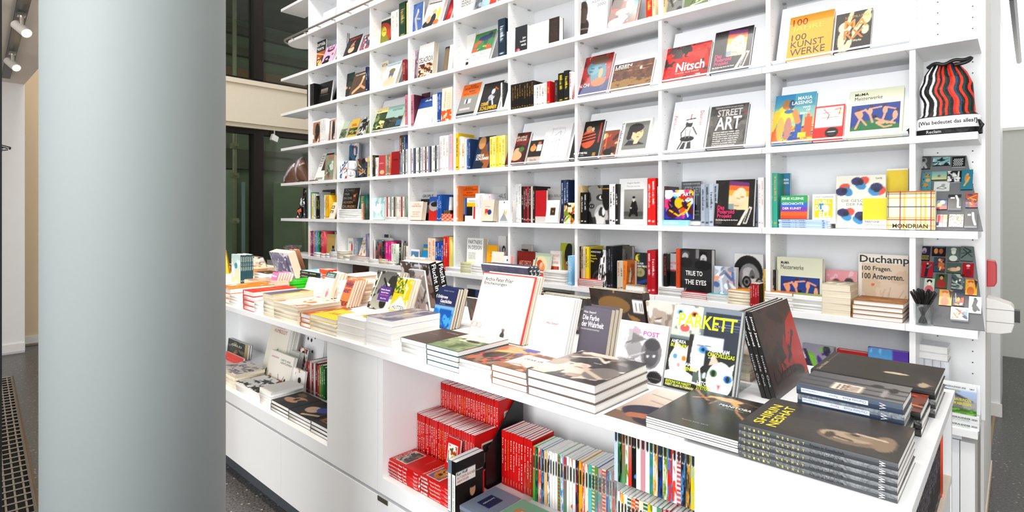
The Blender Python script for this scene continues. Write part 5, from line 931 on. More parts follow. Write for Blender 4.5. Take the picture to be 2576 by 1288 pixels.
# ================================================================== books on and in the island
ISL = 'front edge of island'
def top(*a, **k): k.setdefault('desc', ''); return lay(*a, **k)
FACEA = 'e .3 .32 .15 .2 8a7866;e .34 .34 .11 .17 b8a48e;e .4 .22 .08 .14 a08c78;e .36 .12 .2 .07 9a8672;l 5a4a3c .012 .26 .3 .3 .44;e .3 .44 .08 .03 5c4c3e;e .42 .3 .025 .03 4a3c30;l d8c8b4 .012 .44 .12 .47 .3;l 6a5a4c .01 .7 .02 .9 .02'
lay(-.437, 1.184, -.159, 1.400, TZ, 5, .0145, 1, 'dark grey portrait book with yellow title', 'right corner of island', '4b4642', spine='5d6165', hard=True, wrap=1, wrap_top=0, jit=.6,
    art='n 544e49 .5 3;'+FACEA, titles=[('SHIRIN', .12, .86, .78, .935, 'ecd850'), ('NESHAT', .12, .765, .80, .84, 'ecd850')],
    sptitles=[(c, .04+i*.034+(.03 if i > 5 else 0), .36, .052+i*.034+(.03 if i > 5 else 0), .7, 'e8dc80') for i, c in enumerate('SHIRINNESHAT')]+[('Frauen in Gesellschaft', .49, .34, .70, .72, '2c2e30', 0, 0), ('W', .90, .15, .935, .85, 'f0f0f0', 90, 1)])
lay(-.386, 1.413, -.180, 1.56, TZ, 5, .0226, 1, 'slate-blue jacketed hardcover', 'right end of island', '565a62', spine='4e5d70', wrap=1, wrap_top=0,
    art='g 8a8886 5c5c60;r .12 0 .2 1 4a4a50;r .38 0 .44 1 4a4a50;r .62 0 .68 1 3c3c42;e .7 .3 .1 .06 2a2a2e;e .6 .14 .14 .04 222226;e .35 .2 .2 .03 a8a4a0;r .14 .40 .52 .68 ecdccc;t .17 .44 .47 .65 5 6a5a54',
    sptitles=[('#', .05, .3, .70, .74, 'dfe6f4'), ('Charlotte Klonk', .46, .4, .68, .66, '3a4458', 180, 0), ('Terror', .33, .42, .42, .64, 'c84a50', 180, 0), ('S. FischerWissenschaft', .06, .44, .22, .62, '6a7488', 180, 0), ('W', .80, .2, .86, .8, 'e8e8ec', 90, 0)])
lay(-.372, 1.568, -.166, 1.728, TZ, 3, .019, 1, 'black book with orange-brown dusk cover', 'right end of island', '1b1b1c', art='n d8582a .4 3;n 8a4630 .5 5;l 1c1614 .03 .2 0 .5 1;l f08a4a .02 .3 0 .6 .8', wrap=1, wrap_top=0)
lay(-.438, 1.735, -.156, 2.0, TZ, 3, .0233, 1, 'large black art book, cream lettering', 'back right island corner', '2b2622', art='n 332d28 .5 3;e .42 .34 .04 .1 d8c8b0;l c8b8a0 .02 .4 .42 .42 .28;e .2 .07 .09 .05 9a8a78;e .12 .1 .09 .04 b8a890;p 4a4038 .1 0 .3 .03 .5 .14 .3 .16', wrap=1, wrap_top=0, spine='262220',
    titles=[('Shirin Neshat', .06, .93, .46, .965, 'cfc4b0', 0, 0), ('Living in one land, dreaming in another', .5, .93, .98, .955, '9a8f80', 0, 0)])
lay(-.655, 1.184, -.439, 1.458, TZ+.0068, 5, .0052, 0, 'black magazine with golden streaks', ISL, '262423', hard=False, jit=.5, gloss=1, spine='eceaea',
    art='n 2c2826 .55 3;l d89a50 .012 .02 .98 .3 .74;l e8b878 .03 .28 .86 .5 .9 .62 .76;l d8a060 .012 .3 .84 .12 .74;l e0a868 .01 .62 .76 .7 .6 .88 .42;l b07838 .006 .5 .93 1 .8;e .5 .86 .16 .05 e8bc84;l c88848 .008 .4 .84 .36 .66;n 5a3a22 .78 4', titles=[('MANITOBA', .46, .68, .82, .735, 'f2f0ea'), ('Photo Games', .56, .63, .76, .655, 'ccc8c0', 0, 0), ('Special Issue 2019', .33, .13, .62, .155, 'c8c4bc', 0, 0)])
lay(-.775, 1.184, -.56, 1.462, TZ, 2, .0033, 0, 'pale magazine with man in dark shirt', ISL, 'ddd2c8', hard=False, jit=.6,
    art='g b8a08e e4d8d0;r 0 .0 1 .2 8a7060;l a8988a .01 .1 .8 .6 .72;l a8988a .01 .2 .62 .5 .56;e .5 .3 .45 .2 38344c;e .6 .14 .3 .12 2c2a3c;l b8785a .06 .25 .18 .75 .3;e .82 .55 .14 .08 3a2a24;e .78 .48 .1 .07 c89078')
HAND = 'g c8b0a0 7a6e68;n 3a302a .52 3;n e8d8c8 .6 4;e .2 .2 .3 .12 ecdccc;e .45 .28 .25 .1 e8d4c4;n 2e2622 .6 5;e .72 .62 .3 .12 3a322e;e .8 .35 .2 .22 8a827c;l e8dccc .02 .1 .7 .4 .85 .6 .7;e .85 .9 .15 .07 28221f;e .3 .62 .12 .07 2c2420;l d8c4b4 .03 .45 .5 .6 .35 .9 .2;e .12 .45 .1 .14 b8a494'
lay(-1.03, 1.184, -.799, 1.455, TZ, 3, .0247, 0, 'large hardcover with sepia blotched photograph', ISL, '8a7f78', spine='222', art=HAND, gloss=1, titles=[('COLLECTED', .48, .62, .6, .65, 'f0ece8', 0, 0), ('Herwarth', .42, .06, .62, .09, '3a3a3a', 0, 0)], wrap=1, wrap_top=0)
lay(-1.174, 1.186, -1.036, 1.366, TZ, 3, .0197, 0, 'brown-framed hardcover with white label', ISL, 'a8795a', art='n 8a6048 .5 4;n d8a888 .62 5;r .12 .22 .95 .82 f6efe8;t .3 .35 .8 .5 3 c8b8a8;l c88a68 .02 .1 .2 .5 .3 .9 .12', titles=[('DEAR SIR', .28, .58, .8, .66, '6a5044', 0, 0)])
lay(-1.322, 1.187, -1.18, 1.425, TZ, 4, .0125, 0, 'colourful softcover with violet top corner', ISL, ['d8dadc', 'e8e8ea', 'd0d4d4', 'a88a78'], hard=False, art='n 6a4a3a .45 5;n c8785a .6 6;p 6a68b0 .2 1 .5 .75 1 .55 1 1;p e8c07a .1 .6 .5 .9 .9 .8 .7 .7 .3 .6;l d83a5a .04 .1 .4 .95 .3;m 8 5a3a30 d8a880 3a302c')
lay(-1.484, 1.185, -1.325, 1.425, TZ, 4, .0173, 0, 'teal-edged book with misty sea cover', ISL, '2f6a72', art='r 0 0 1 1 e8e0c8;r 0 0 1 .45 8a9a70;n a8b08a .5 6;n 6a7a54 .6 7;e .62 .52 .2 .05 4a3e34;l 3a3230 .008 .5 .55 .8 .5;r .0 .6 1 1 efe6d4', titles=[('ERIKA', .3, .8, .6, .84, 'c8b8a0', 0, 0)])
lay(-1.632, 1.186, -1.488, 1.385, TZ, 4, .0173, 0, 'softcover with dark brown cover', ISL, ['ecebea', 'f2f1f0', 'ecebea', '5a4436'], hard=False, titles=[('Le Corbusier', .45, .8, .9, .85, 'd8ccc0', 0, 0), ('Pour une architecture', .2, .55, .5, .58, 'c0b0a0', 0, 0)], wrap=1, wrap_top=0)
lay(-1.856, 1.187, -1.690, 1.415, TZ, 5, .0235, 0, 'thick white softcover with blue photo cover', ISL, ['f4f4f6', 'f6f6f6', 'f0f0f2', 'f4f4f6', 'a8a4b8'], hard=False, page='w', art='n 5a5a88 .42 3;n c8b098 .55 4;e .3 .4 .2 .2 8a88a8;e .7 .75 .2 .14 3c4478;l d8c8b0 .03 .5 .1 .6 .9', wrap=1, wrap_top=1)
lay(-2.075, 1.190, -1.875, 1.42, TZ, 3, .030, 0, 'cream block book with gold swirl', ISL, 'f6efe2', hard=False, art='n d8c070 .58 3;e .7 .4 .3 .2 c8a850;e .7 .42 .22 .13 f2ead8;l b89a40 .02 .4 .3 .9 .5')
lay(-2.30, 1.188, -2.085, 1.345, TZ, 4, .0168, 0, 'yellow hardcover with pale blue edges', ISL, 'f0cc20', page='w', titles=[('DAS BUCH', .2, .4, .7, .6, 'c89a10', 0, 0)])
lay(-2.395, 1.190, -2.304, 1.40, TZ, 3, .0205, 0, 'slim orange-brown book', ISL, 'c8773e', art='n a85a28 .5 5;n f0c8a0 .66 6')
lay(-2.663, 1.190, -2.421, 1.41, TZ, 5, .0165, 0, 'cream book with scattered red marks', ISL, 'f4ead8', page='c', art='s 8a5a3a 40 .012;n d8784a .62 5;e .6 .5 .2 .12 e08a58;n f4ead8 .6 9')
lay(-2.785, 1.190, -2.667, 1.40, TZ, 6, .0185, 0, 'cream book with violet cover, green rim', ISL, ['f2efe6']*5+['c8d050'], page='c', hard=False, art='c 0 .0 .8 .95;g 8a7a98 5c5470;C;e .8 .8 .2 .1 e8a868')
lay(-2.895, 1.193, -2.79, 1.38, TZ, 3, .0185, 0, 'plain white softcover', ISL, 'f6f5f2', hard=False, art='n d8c8a8 .6 4')
lay(-3.03, 1.190, -2.90, 1.425, TZ, 4, .026, 0, 'thick book in bright red cloth', ISL, 'd8402c', spine='8a2030', art='n e05038 .5 4;t .2 .2 .8 .8 4 c87830')
lay(-3.228, 1.193, -3.04, 1.37, TZ, 4, .0145, 0, 'thin white softcover beside red cloth', ISL, 'f4f2ec', hard=False, art='n e0b890 .6 4')
lay(-3.43, 1.20, -3.235, 1.45, TZ, 3, .029, 0, 'thick orange-covered book by the column', ISL, 'f08a1c', art='n fff .66 4;n f09a30 .5 6')
# ---- books standing on the worktop: corner pixels of the top edge, base line Y0
def tops(r, TL, TR, Y0, lean, h0=.2, zb=TZ):
    x0, y0 = px(r, *TL); x1, _ = px(r, *TR); a = math.radians(lean); h = h0
    for _ in range(12):
        Yt = Y0+h*math.sin(a); X0, z = onY(x0, y0, Yt); h = (z-zb)/math.cos(a)
    return X0, onY(x1, y0, Yt)[0], h
def tf(r, TL, TR, Y0, lean, desc, place, t=.015, n=1, cov='fff', art=None, titles=None, zb=TZ, cat='book', name='book', spine=None, page=None, hard=True, wrap=0, gloss=0, yaw=0, **k):
    X0, X1, h = tops(r, TL, TR, Y0, lean, zb=zb); a = math.radians(lean)
    for i in range(n):
        o = book(X1-X0, h-(.002*i if i % 2 else 0), t, cov, spine, page, hard, art if i == 0 else None, k.get('abox', (0, 0, 1, 1)), titles if i == 0 else None, None, wrap, k.get('q', .0036), name, gloss=gloss)
        put(o, (X0+.001*(i % 3), Y0+i*(t+.0006)/math.cos(a), zb+t*math.sin(a)*0+(t*math.sin(a) if lean > 0 else 0)+.0005), yaw, lean)
        s = desc if n == 1 else f'{desc}, front copy' if i == 0 else f'{desc}, {ordn(i)} copy behind'
        tag(o, reg_label(f'{s}, {place}'), cat, None if n == 1 else f'{desc} copies')
    return o, X0, X1, h
def tb(r, TL, TR, Yt, lean, desc, place, t=.01, n=1, cov='fff', pic=None, zb=TZ, cat='book', name='book', spine=None, sptitles=None, sp=None, wrap=0, hard=True, gloss=0, page=None):
    """books seen from behind, their tops tipped towards us"""
    x0, y0 = px(r, *TL); x1, _ = px(r, *TR); a = math.radians(lean); X0, z = onY(x0, y0, Yt); X1 = onY(x1, y0, Yt)[0]; h = (z-zb)/math.cos(a); Y0 = Yt+h*math.sin(a)
    w = X1-X0
    for i in range(n):
        o = book(w, h*(1-.006*(i % 3)), t, cov, spine, page, hard, None, None, None, sp, wrap, name=name, sptitles=sptitles, gloss=gloss)
        if pic and i == 0:
            im = Im(int(w/.004), int(h/.004), cov, 3).run(pic)
            link('back_picture', grid_mesh('back_picture', im.out(), lambda u, v: ((1-u)*w, u*0+t+.0006, v*h)), MWRAP if wrap else MGLOSS if gloss else MPRINT, o)
        put(o, (X1, Y0+(t+.0006)*(i+1)/math.cos(a), zb+t*math.sin(a)*(i+1)*0+.0006), 180, -lean)
        s = desc if n == 1 else f'{desc}, nearest copy' if i == 0 else f'{desc}, {ordn(i)} copy behind'
        tag(o, reg_label(f'{s}, {place}'), cat, None if n == 1 else f'{desc} copies')
    return X0, X1, h
IM = 'on island'
tf('Q', (200, 195), (590, 240), 1.585, 20, 'tall cream book with red border', IM, .014, 3, 'f4f0e6', 'r 0 .975 1 1 c8504a;r .96 0 1 1 c8504a;r 0 0 .012 1 d87a70;r .02 0 .95 .965 f5f1e8;e .62 .16 .03 .025 8a8078;l 4a4644 .02 .62 .13 .61 .06;l 3a3634 .014 .58 .02 .66 .02;e .62 .08 .04 .05 5a5654;e .07 .17 .05 .04 c86a60;e .07 .17 .04 .032 f5f1e8;e .16 .17 .05 .04 d87a70;e .16 .17 .04 .032 f5f1e8',
   [('Archiv Peter Piller', .06, .865, .60, .925, '2c2a28', 0, .6), ('Erscheinungen', .06, .795, .50, .855, '2c2a28', 0, .6)], page='c')
tf('Q', (600, 365), (868, 404), 1.50, 19, 'plain white book with small red title', IM, .013, 3, 'f6f4f2', None, [('Hito Steyerl', .38, .54, .70, .59, 'c83a36', 0, .5), ('Beitrage', .64, .93, .92, .95, 'e0908a', 0, 0)])
tf('Q', (932, 450), (1142, 487), 1.585, 16, 'grey paperback with white serif title', IM, .022, 3, '75707a', None, [('Hito Steyerl', .05, .86, .48, .92, 'f0eef0', 0, 0), ('Die Farbe', .04, .74, .62, .84, 'f6f4f6'), ('der Wahrheit', .03, .61, .8, .72, 'f6f4f6'), ('DOKUMENTARISMEN IM KUNSTFELD', .03, .55, .68, .58, 'e0dce0', 0, 0)], page='c', hard=False, spine='dcd8d6')
tf('Q', (1205, 545), (1562, 607), 1.497, 17, 'white book with two grey textured heads', IM, .012, 1, 'f4f3f5', 'e .32 .68 .2 .24 b8b6b8;n d8d6d8 .55 7;e .38 .52 .16 .16 a8a6a8;r 0 .86 .3 1 f4f3f5;l 6a686a .01 .2 .6 .5 .75;p 8a888a .3 .6 .62 .72 .3 .8;e .72 .5 .2 .26 8a888c;e .72 .46 .14 .18 6a686c;e .66 .44 .03 .02 e0e0e0;e .78 .46 .03 .02 e0e0e0;e .72 .64 .15 .1 5a585c;l d0ced0 .01 .1 .3 .6 .5;e .15 .2 .2 .14 c8c6c8;l 9a989a .012 .1 .3 .4 .35 .5 .25;e .84 .12 .14 .1 3a383a',
   [('POST', .52, .78, .84, .86, 'e860b0'), ('LILLY', .3, .82, .46, .88, 'f090c8', 0, 0), ('SIEVEKING', .74, .08, .95, .1, '888', 0, 0)], spine='e020a0')
PARK = ('g 5a6a60 8a94a0;c 0 .62 .46 1;r 0 0 1 1 c8ccc4;e .45 .6 .5 .4 e8e8e4;p e8e6e0 .1 .8 .2 1 .4 .85;e .24 .74 .12 .09 8ab8d8;e .24 .74 .05 .05 18283a;e .72 .72 .12 .09 d8783a;e .72 .72 .05 .05 201810;e .46 .26 .16 .12 d86a6a;n 9a9a90 .68 6;C;'
  'c .5 .5 1 .94;r 0 0 1 1 38404e;l 7088b8 .008 .5 .9 1 .9;l 8098c8 .006 .5 .84 1 .84;l 7088b8 .01 .52 .72 1 .72;l 9ab0d8 .006 .55 .66 1 .66;l 7088b8 .01 .52 .58 1 .58;C;'
  'c 0 .06 .42 .58;r 0 0 1 1 2c352e;e .45 .5 .36 .34 eae8e4;p eae8e4 .2 .7 .24 .98 .5 .8;p e8d8d0 .6 .8 .84 .98 .82 .66;e .3 .6 .08 .06 6aa0b8;e .62 .58 .08 .06 c8883a;e .46 .42 .06 .05 e8a0a0;e .5 .12 .6 .2 f0eeea;C;'
  'c .3 .24 .8 .66;r 0 0 1 1 dfe4ea;p 3a3430 0 0 0 1 .14 1 .1 .4 .16 0;p 2a2624 .35 0 1 0 1 .22 .5 .2;e .45 .62 .2 .12 b8c4d0;e .45 .62 .12 .1 4a98d8;e .45 .62 .05 .045 101820;l 6a5a50 .01 .24 .72 .66 .74;e .86 .42 .12 .16 d0d4dc;C;'
  'c .56 .02 1 .5;r 0 0 1 1 26302a;e .55 .36 .42 .42 e6ece8;p e8c0b4 .16 .66 .26 .98 .48 .74;p e4e8e4 .7 .62 .96 .8 .92 .5;e .34 .5 .12 .09 5a8a5a;e .34 .5 .06 .07 16201a;e .8 .42 .13 .09 3a8ad0;e .8 .42 .06 .07 10182a;p e07a88 .48 .26 .62 .26 .55 .14;n c8d4d0 .7 5;C;'
  'c 0 .0 .6 .1;r 0 0 1 1 1e2420;C;l f0f0f0 .01 .3 .12 .55 .1 .5 .3')
tf('R', (265, 187), (715, 262), 1.497, 19, 'wrapped cat-photo magazine with acid-green title', IM, .02, 1, '9aa4a0', PARK,
   [('PARKETT', .1, .74, .96, .9, 'd8ec3a'), ('ANDREA', .03, .53, .26, .57, 'f4f4f0'), ('BUTTNER', .03, .48, .28, .52, 'd8e83a'), ('CAMILLE', .26, .28, .48, .32, 'f4f4f0'), ('HENROT', .28, .23, .48, .27, 'd8e83a'), ('ABRAHAM', .62, .49, .9, .535, 'f4f4f0'), ('CRUZVILLEGAS', .6, .44, .98, .485, 'd8e83a'), ('HITO', .5, .1, .64, .145, 'f4f4f0'), ('STEYERL', .5, .05, .7, .095, 'd8e83a'), ('EDITIONS FOR PARKETT', .03, .055, .42, .085, 'd8e83a'), ('INSERT: KILIAN RUTHEMANN', .03, .02, .46, .05, 'e8e8a0'), ('VOL. 97 2015', .62, .78, .8, .8, 'dde', 0, 0)], wrap=0, gloss=1, q=.0024, name='magazine', cat='magazine')
tf('R', (300, 190), (740, 262), 1.523, 19, 'grey wrapped magazine behind the cat-photo magazine', IM, .022, 1, '8a8f96', wrap=1, name='magazine', cat='magazine')
for i in range(3):
    t = .0125; o = book(.322, .245, t*.96, '3c2019', '141416', None, True, 'g 3c1a14 4a2e24;n 5a3226 .55 3;p c82a1c .35 .1 .75 .75 1 .85 1 .05 .7 0;p a82018 .3 .25 .6 .62 .7 .2;l 2a100c .02 .55 .3 .85 .6;n 34180f .66 5;e .5 .12 .4 .12 2c0f0a;r 0 0 1 .07 28130e' if i == 0 else None, (0, 0, 1, 1), [('L.Vesna', .1, .14, .7, .28, '1c0a08', 0, 0)] if i == 0 else None, q=.003, gloss=1, sptitles=[('Jenny Jewel', .05, .25, .4, .75, 'e8e8e8', 0, 1), ('Inside Out', .5, .3, .85, .7, 'c8c8c8', 0, 0)])
    put(o, (-.489-i*(t+.001)/math.cos(math.radians(16)), 1.604, TZ+.0008), 90, 0, -16)
    tag(o, reg_label(['glossy dark red and brown book leaning left, nearest of three', 'black-spined book leaning left, middle of three', 'black-spined book leaning left, leftmost of three'][i]+' on island'), 'book', 'leaning black-spined books')
o = empty('clear_stand', (-.66, 1.655, TZ)); tag(o, 'clear plastic stand behind the leaning black-spined books', 'stand')
link('back_plate', B(0, .0, 0, .07, .003, .16).mesh('back_plate'), MACR, o); link('foot_plate', B(0, -.05, 0, .07, .05, .003).mesh('foot_plate'), MACR, o)
lay(-.74, 1.72, -.60, 1.93, TZ, 3, .028, 0, 'pale wrapped block', 'behind clear stand on island', 'd8cabc', wrap=1, page='c')
# back row, facing the other aisle
tb('Q', (970, 300), (1360, 365), 1.85, 14, 'brown record-size sleeve with gold stain', IM, .008, 6, '4a3a30', 'n 3a2c24 .5 4;e .45 .72 .3 .16 9a7438;n b88a48 .66 6;r .8 .62 .98 .86 f0f0ee;l 222 .004 .83 .66 .83 .8;l 222 .006 .86 .66 .86 .8;l 222 .004 .89 .66 .89 .8;l 222 .007 .92 .66 .92 .8;l 222 .004 .95 .66 .95 .8', name='record_sleeve', cat='sleeve', hard=False, page='c', gloss=1)
tb('Q', (617, 340), (955, 388), 1.87, 14, 'smoky grey wrapped print sleeve', IM, .008, 6, '5a5450', 'n 3a3634 .45 4;n a89a8c .62 5;m 6 2a2624 8a7a6c', wrap=1, name='record_sleeve', cat='sleeve', hard=False, page='c')
tb('Q', (172, 120), (516, 162), 1.80, 17, 'dark blue wrapped book with ink drawing', IM, .024, 3, '4a5078', 'n 5e5c78 .5 4;p 2c3c74 .2 0 .5 .7 1 .75 1 .5 .6 .4;p 8a7a8a 0 .3 .2 .8 .3 .2;l 1c2850 .02 .4 .0 .7 .5 1 .45;n 9a8a98 .72 5', wrap=1, spine='1c2230', sptitles=[('MANDALAY', .05, .2, .7, .8, 'f0f0f0')])
tb('M', (422, 290), (716, 330), 1.84, 12, 'thick book with black spine, white lettering', IM, .048, 2, 'c8b4b0', 'r 0 .6 1 1 c8a8a8;n e8e0e0 .5 5;r .0 .86 1 .9 8a98b0;r .0 .95 1 1 5a7a98;l f0ecec .02 .33 .4 .33 1;l f0ecec .02 .66 .4 .66 1;r 0 0 1 .55 a89088;n 5a4a44 .55 6', spine='1c1d1c', page='c', sptitles=[('Flucht in die', .04, .22, .86, .82, 'ffffff', 0, 1)])
tf('M', (515, 392), (668, 408), 1.80, -10, 'grey pencil-drawing book in a clear holder', IM, .012, 1, 'c8c4c4', 'm 24 8a8486 e4e0e0 a8a2a4 6a6466;n b8a8a8 .6 4')
tb('L', (460, 190), (650, 212), 1.88, 18, 'thick lilac book in clear holder', IM, .06, 1, '8a88a8', 'n 7a789a .5 3;n d8d4e0 .6 9;r .75 0 .86 1 5c5a84;e .3 .2 .1 .06 e8c060;n e8e4ec .68 5', spine='e8dcc8', page='c', hard=False)
tb('L', (664, 190), (700, 192), 1.945, 18, 'slim book with dark edge behind lilac one', IM, .011, 5, '3a302c', spine='a87a5a', page='c', zb=TZ)
e = empty('clear_book_holder', (-4.36, 1.90, TZ)); tag(e, 'clear acrylic holder in front of the thick lilac book', 'holder')
link('front_plate', BM().prism([(0, 0), (.2, 0), (.2, .14), (0, .14)], 1, -.004, 0).mesh('front_plate'), MACR, e); link('foot', B(0, -.004, 0, .2, .1, .004).mesh('foot'), MACR, e)
tb('Q', (1387, 400), (1610, 440), 1.86, 14, 'white print sleeve with pale eye drawing', IM, .007, 6, 'f0e8e0', 'r 0 0 1 .78 a89a90;e .35 .72 .3 .14 f4efec;e .38 .7 .12 .06 c8b8a8;l 6a4a3a .01 .2 .62 .55 .7;n c8bcb0 .55 3;l 8a7060 .008 .1 .3 .6 .4', name='record_sleeve', cat='sleeve', hard=False, page='c')
tb('M', (1095, 672), (1215, 680), 1.78, 14, 'brown glossy print leaning behind navy books', IM, .008, 2, '5a463a', 'n 6a5040 .5 3;n 8a6a48 .62 4', name='record_sleeve', cat='sleeve', hard=False, gloss=1)
tf('M', (205, 412), (437, 445), 1.655, 20, 'grey photo book with violet label', IM, .016, 4, '9a9c98', 'g b8bab0 6c6e6c;n 3c3e3c .52 4;n e4e4dc .6 5;l e8e8e0 .02 .08 .2 .2 .95;e .6 .2 .14 .16 2c2c2e;l 2a2a2a .03 .4 .8 .8 .4;r .34 .22 .82 .6 6a4a9c;r .35 .225 .81 .23 e8e0f0', [('Wilhelm Genazino', .38, .5, .78, .54, 'f4f0fa'), ('Aus der Ferne', .42, .43, .74, .47, 'f4f0fa'), ('Auf der Kippe', .42, .36, .74, .4, 'f07a90'), ('Bilder und Texte', .46, .28, .7, .31, 'f4f0fa')], page='c', spine='b8b0a8')
tf('M', (410, 486), (575, 513), 1.585, 20, 'yellow-green speckled paperback with white house', IM, .013, 3, 'f4f2ea', 'n f0c828 .38 12;n f0c828 .6 5;c 0 .6 .6 1;n 3a7a3a .5 10;C;c .5 0 1 .2;n 4a8a3a .5 10;C;s f4f2ea 60 .012;p f6f3ec .12 .0 .05 .3 .5 .55 .92 .3 .88 0', [('HUTTEN', .14, .2, .86, .3, '4a4a44', 0, 0)], page='c', hard=False, spine='f0c830')
tf('M', (830, 576), (1025, 606), 1.585, 18, 'navy paperback with sky-blue foot', IM, .014, 4, '34406a', 'r 0 0 1 .5 2a8ad0;n 5ab0e8 .5 4;n 1c6ab8 .62 5;r 0 .46 1 .54 8ab8e0;r 0 .54 1 1 34406a', [('Erfahrene', .06, .72, .56, .8, 'f4f4f8'), ('Geschichte', .22, .61, .8, .7, 'f4f4f8'), ('HERIBERT SCHWAN', .28, .9, .8, .93, 'a8b0d0', 0, 0), ('Zwei Gesprache', .2, .565, .5, .59, 'd8d8e8', 0, 0)], page='c', hard=False)
tf('L', (1262, 505), (1342, 531), 1.565, 22, 'salmon-orange paperback with blue capitals', IM, .015, 5, 'ee8a58', None, [('HANNAH', .1, .72, .98, .98, '34407a', -90 if False else 0), ('ARENDT', .04, .52, .9, .66, '2c3a80'), ('FREUNDSCHAFT', .06, .04, .98, .22, '1c2450')], page='c', hard=False, spine='f4a070')
tf('L', (1060, 428), (1160, 447), 1.655, 22, 'paperback with teal top, mother and child', IM, .018, 4, 'f2ded8', 'r 0 .78 1 1 4a7a7a;e .2 .16 .14 .12 d88a98;e .22 .32 .1 .1 1c1414;e .26 .28 .05 .05 e8b8a0;e .7 .2 .12 .16 c88898;e .72 .32 .08 .08 e0b8a8', [('Amir Gutfreund', .16, .88, .8, .94, 'e8f0f0'), ('Warning Rabbits', .1, .81, .84, .86, 'e8f0f0')], page='c', hard=False, spine='f0a068')
tf('L', (872, 480), (1015, 500), 1.62, 20, 'white square book with faint lettering', IM, .018, 2, 'faf8f4', None, [('LET IT HAVE', .2, .55, .8, .62, 'e0dcd4', 0, 0)])
tf('L', (512, 426), (575, 431), 1.60, 18, 'pink pocket paperback', IM, .016, 6, 'f090c0', 'n f088bc .5 3', [('Michaelis', .1, .72, .8, .84, 'ffffff'), ('MACHT', .2, .42, .85, .52, 'd860a0', 0, 0), ('WORTE', .2, .28, .85, .38, 'd860a0', 0, 0)], page='c', hard=False, spine='f4c8a8')
tb('L', (90, 237), (180, 240), 1.60, 0, 'pale box-set volume with teal spine', IM, .0122, 7, 'e8e4da', 'g e8d8b0 b8d4dc;e .5 .6 .18 .1 3a98b0;n d8ecf0 .6 4', spine='1f5a64', sp=('e8e0d4', 2), hard=False)
lay(-3.70, 1.70, -3.565, 1.885, TZ, 5, .0105, 2, 'bright green paperback', 'middle of island', '3ad01c', hard=False, art='n 50e030 .5 4;n 1c9a20 .6 5;n f0e030 .7 3', titles=[('NATUR', .2, .4, .8, .6, '1c9a20', 0, 0)])
lay(-3.80, 1.89, -3.51, 2.04, TZ, 4, .0240, 1, 'black-spined thick book, pale blue cover', 'back of island', '8ac8e8', spine='161616', sptitles=[('RUFENKOPF', .1, .3, .4, .7, 'd8d0b0'), ('GEDANKEN', .5, .3, .8, .7, 'd8d0b0')], art='n c8e8f4 .5 4')
tb('L', (978, 387), (1068, 396), 1.90, 6, 'orange-red small book', 'back of island', .012, 5, 'ee5a28', 't .2 .3 .8 .8 4 f8c8a8', spine='e83c18', sp=('f8e8c8', 1), hard=False, page='c')
lay(-3.125, 1.80, -2.925, 2.03, TZ, 5, .025, 0, 'orange-rimmed white thick book', 'back of island', 'f07838', page='c', art='r .04 .04 1 1 fbeee0')
lay(-2.965, 1.70, -2.875, 1.79, TZ, 5, .022, 0, 'small white square book', 'middle of island', 'f4f2ee', hard=False)
lay(-2.86, 1.70, -2.70, 1.86, TZ, 5, .024, 0, 'yellow-orange small book', 'middle of island', ['f6e9c8', 'f4c840', 'f6b070', 'f4c840', 'f8f0e0'], hard=False, page='c')
lay(-3.80, 1.50, -3.49, 1.66, TZ, 3, .022, 0, 'cream wrapped book pack', 'left part of island', 'f4dcc4', wrap=1, page='c', art='n e8a878 .55 4')
lay(-4.22, 1.74, -3.99, 1.86, TZ, 3, .022, 0, 'white book with dark brown cover, gold ring', 'left part of island', 'f0f0ee', art='r 0 0 1 1 3a2620;e .6 .5 .3 .3 b89a60;e .6 .5 .24 .22 3a2620', hard=False)
# ---- lower-right niche of the island
RED, RD2 = 'd01a1c', 'b81418'
def red_run(X0, X1, Y, zb, hh, n, dep, lab, seed, endart=None, endt=None):
    rr = random.Random(seed); x = X0
    for i in range(n):
        w = (X1-X0)/n; x += w; last = i == n-1
        t1 = .40+.3*rr.random(); tw = rr.choice(['Rafael Chirbes', 'Zoologie der Stadt', 'Die Insel', 'Wolkenkunde', 'Mein Hund', 'Ein Fest', 'Das rote Haus', 'Alle Tage', 'Im Cafe'])
        c = rr.choice(['f6e8e0']*7+['f0b020'])
        o = book(dep, hh*(1-.012*rr.random()), w*.95, RED, RED, None, True, endart if last else None, (0, 0, 1, 1), endt if last else None, sptitles=[(tw, .14, .32, .14+t1, .7, c, 0, 0), ('Wagenbach', .86, .38, .95, .64, c, 0, 0)], q=.003)
        put(o, (x-.0002, Y+rr.random()*.003, zb+.0004), 90)
        tag(o, reg_label(f'slim red cloth spine, {ordn(i)} from left, {lab}'), 'book', f'slim red spines, {lab}')
PHO = lambda p: 'c .12 .3 .88 .72;r 0 0 1 1 f0ece4;C;c .15 .33 .85 .69;'+p+';C'
red_run(N2[0]+.003, -1.407, 1.457, .562, .192, 24, .12, 'back row of niche', 1, 'c .25 .3 1 .75;r 0 0 1 1 e8e0d4;C;c .29 .33 1 .72;r 0 0 1 1 9aa098;n 3a3830 .45 4;n c8a878 .6 5;C')
red_run(N2[0]+.003, -1.407, 1.337, .463, .198, 26, .112, 'middle row of niche', 2, 'c .3 .3 1 .8;r 0 0 1 1 e8e4dc;C;c .33 .33 1 .77;r 0 0 1 1 a8a098;n 38302c .5 4;e .6 .4 .2 .3 c8b8a8;C')
red_run(-1.382, -1.236, 1.447, .463, .196, 11, .12, 'right run of niche', 3, None, [('Nach Italien!', .25, .8, .95, .93, 'f0b020')])
e = empty('black_step_riser', (N2[0]+.002, 1.452, NB)); tag(e, 'black step riser under the back row of red books', 'riser')
link('step_box', B(0, .001, .0005, .33, .18, .098).mesh('step_box'), MBLACK, e)
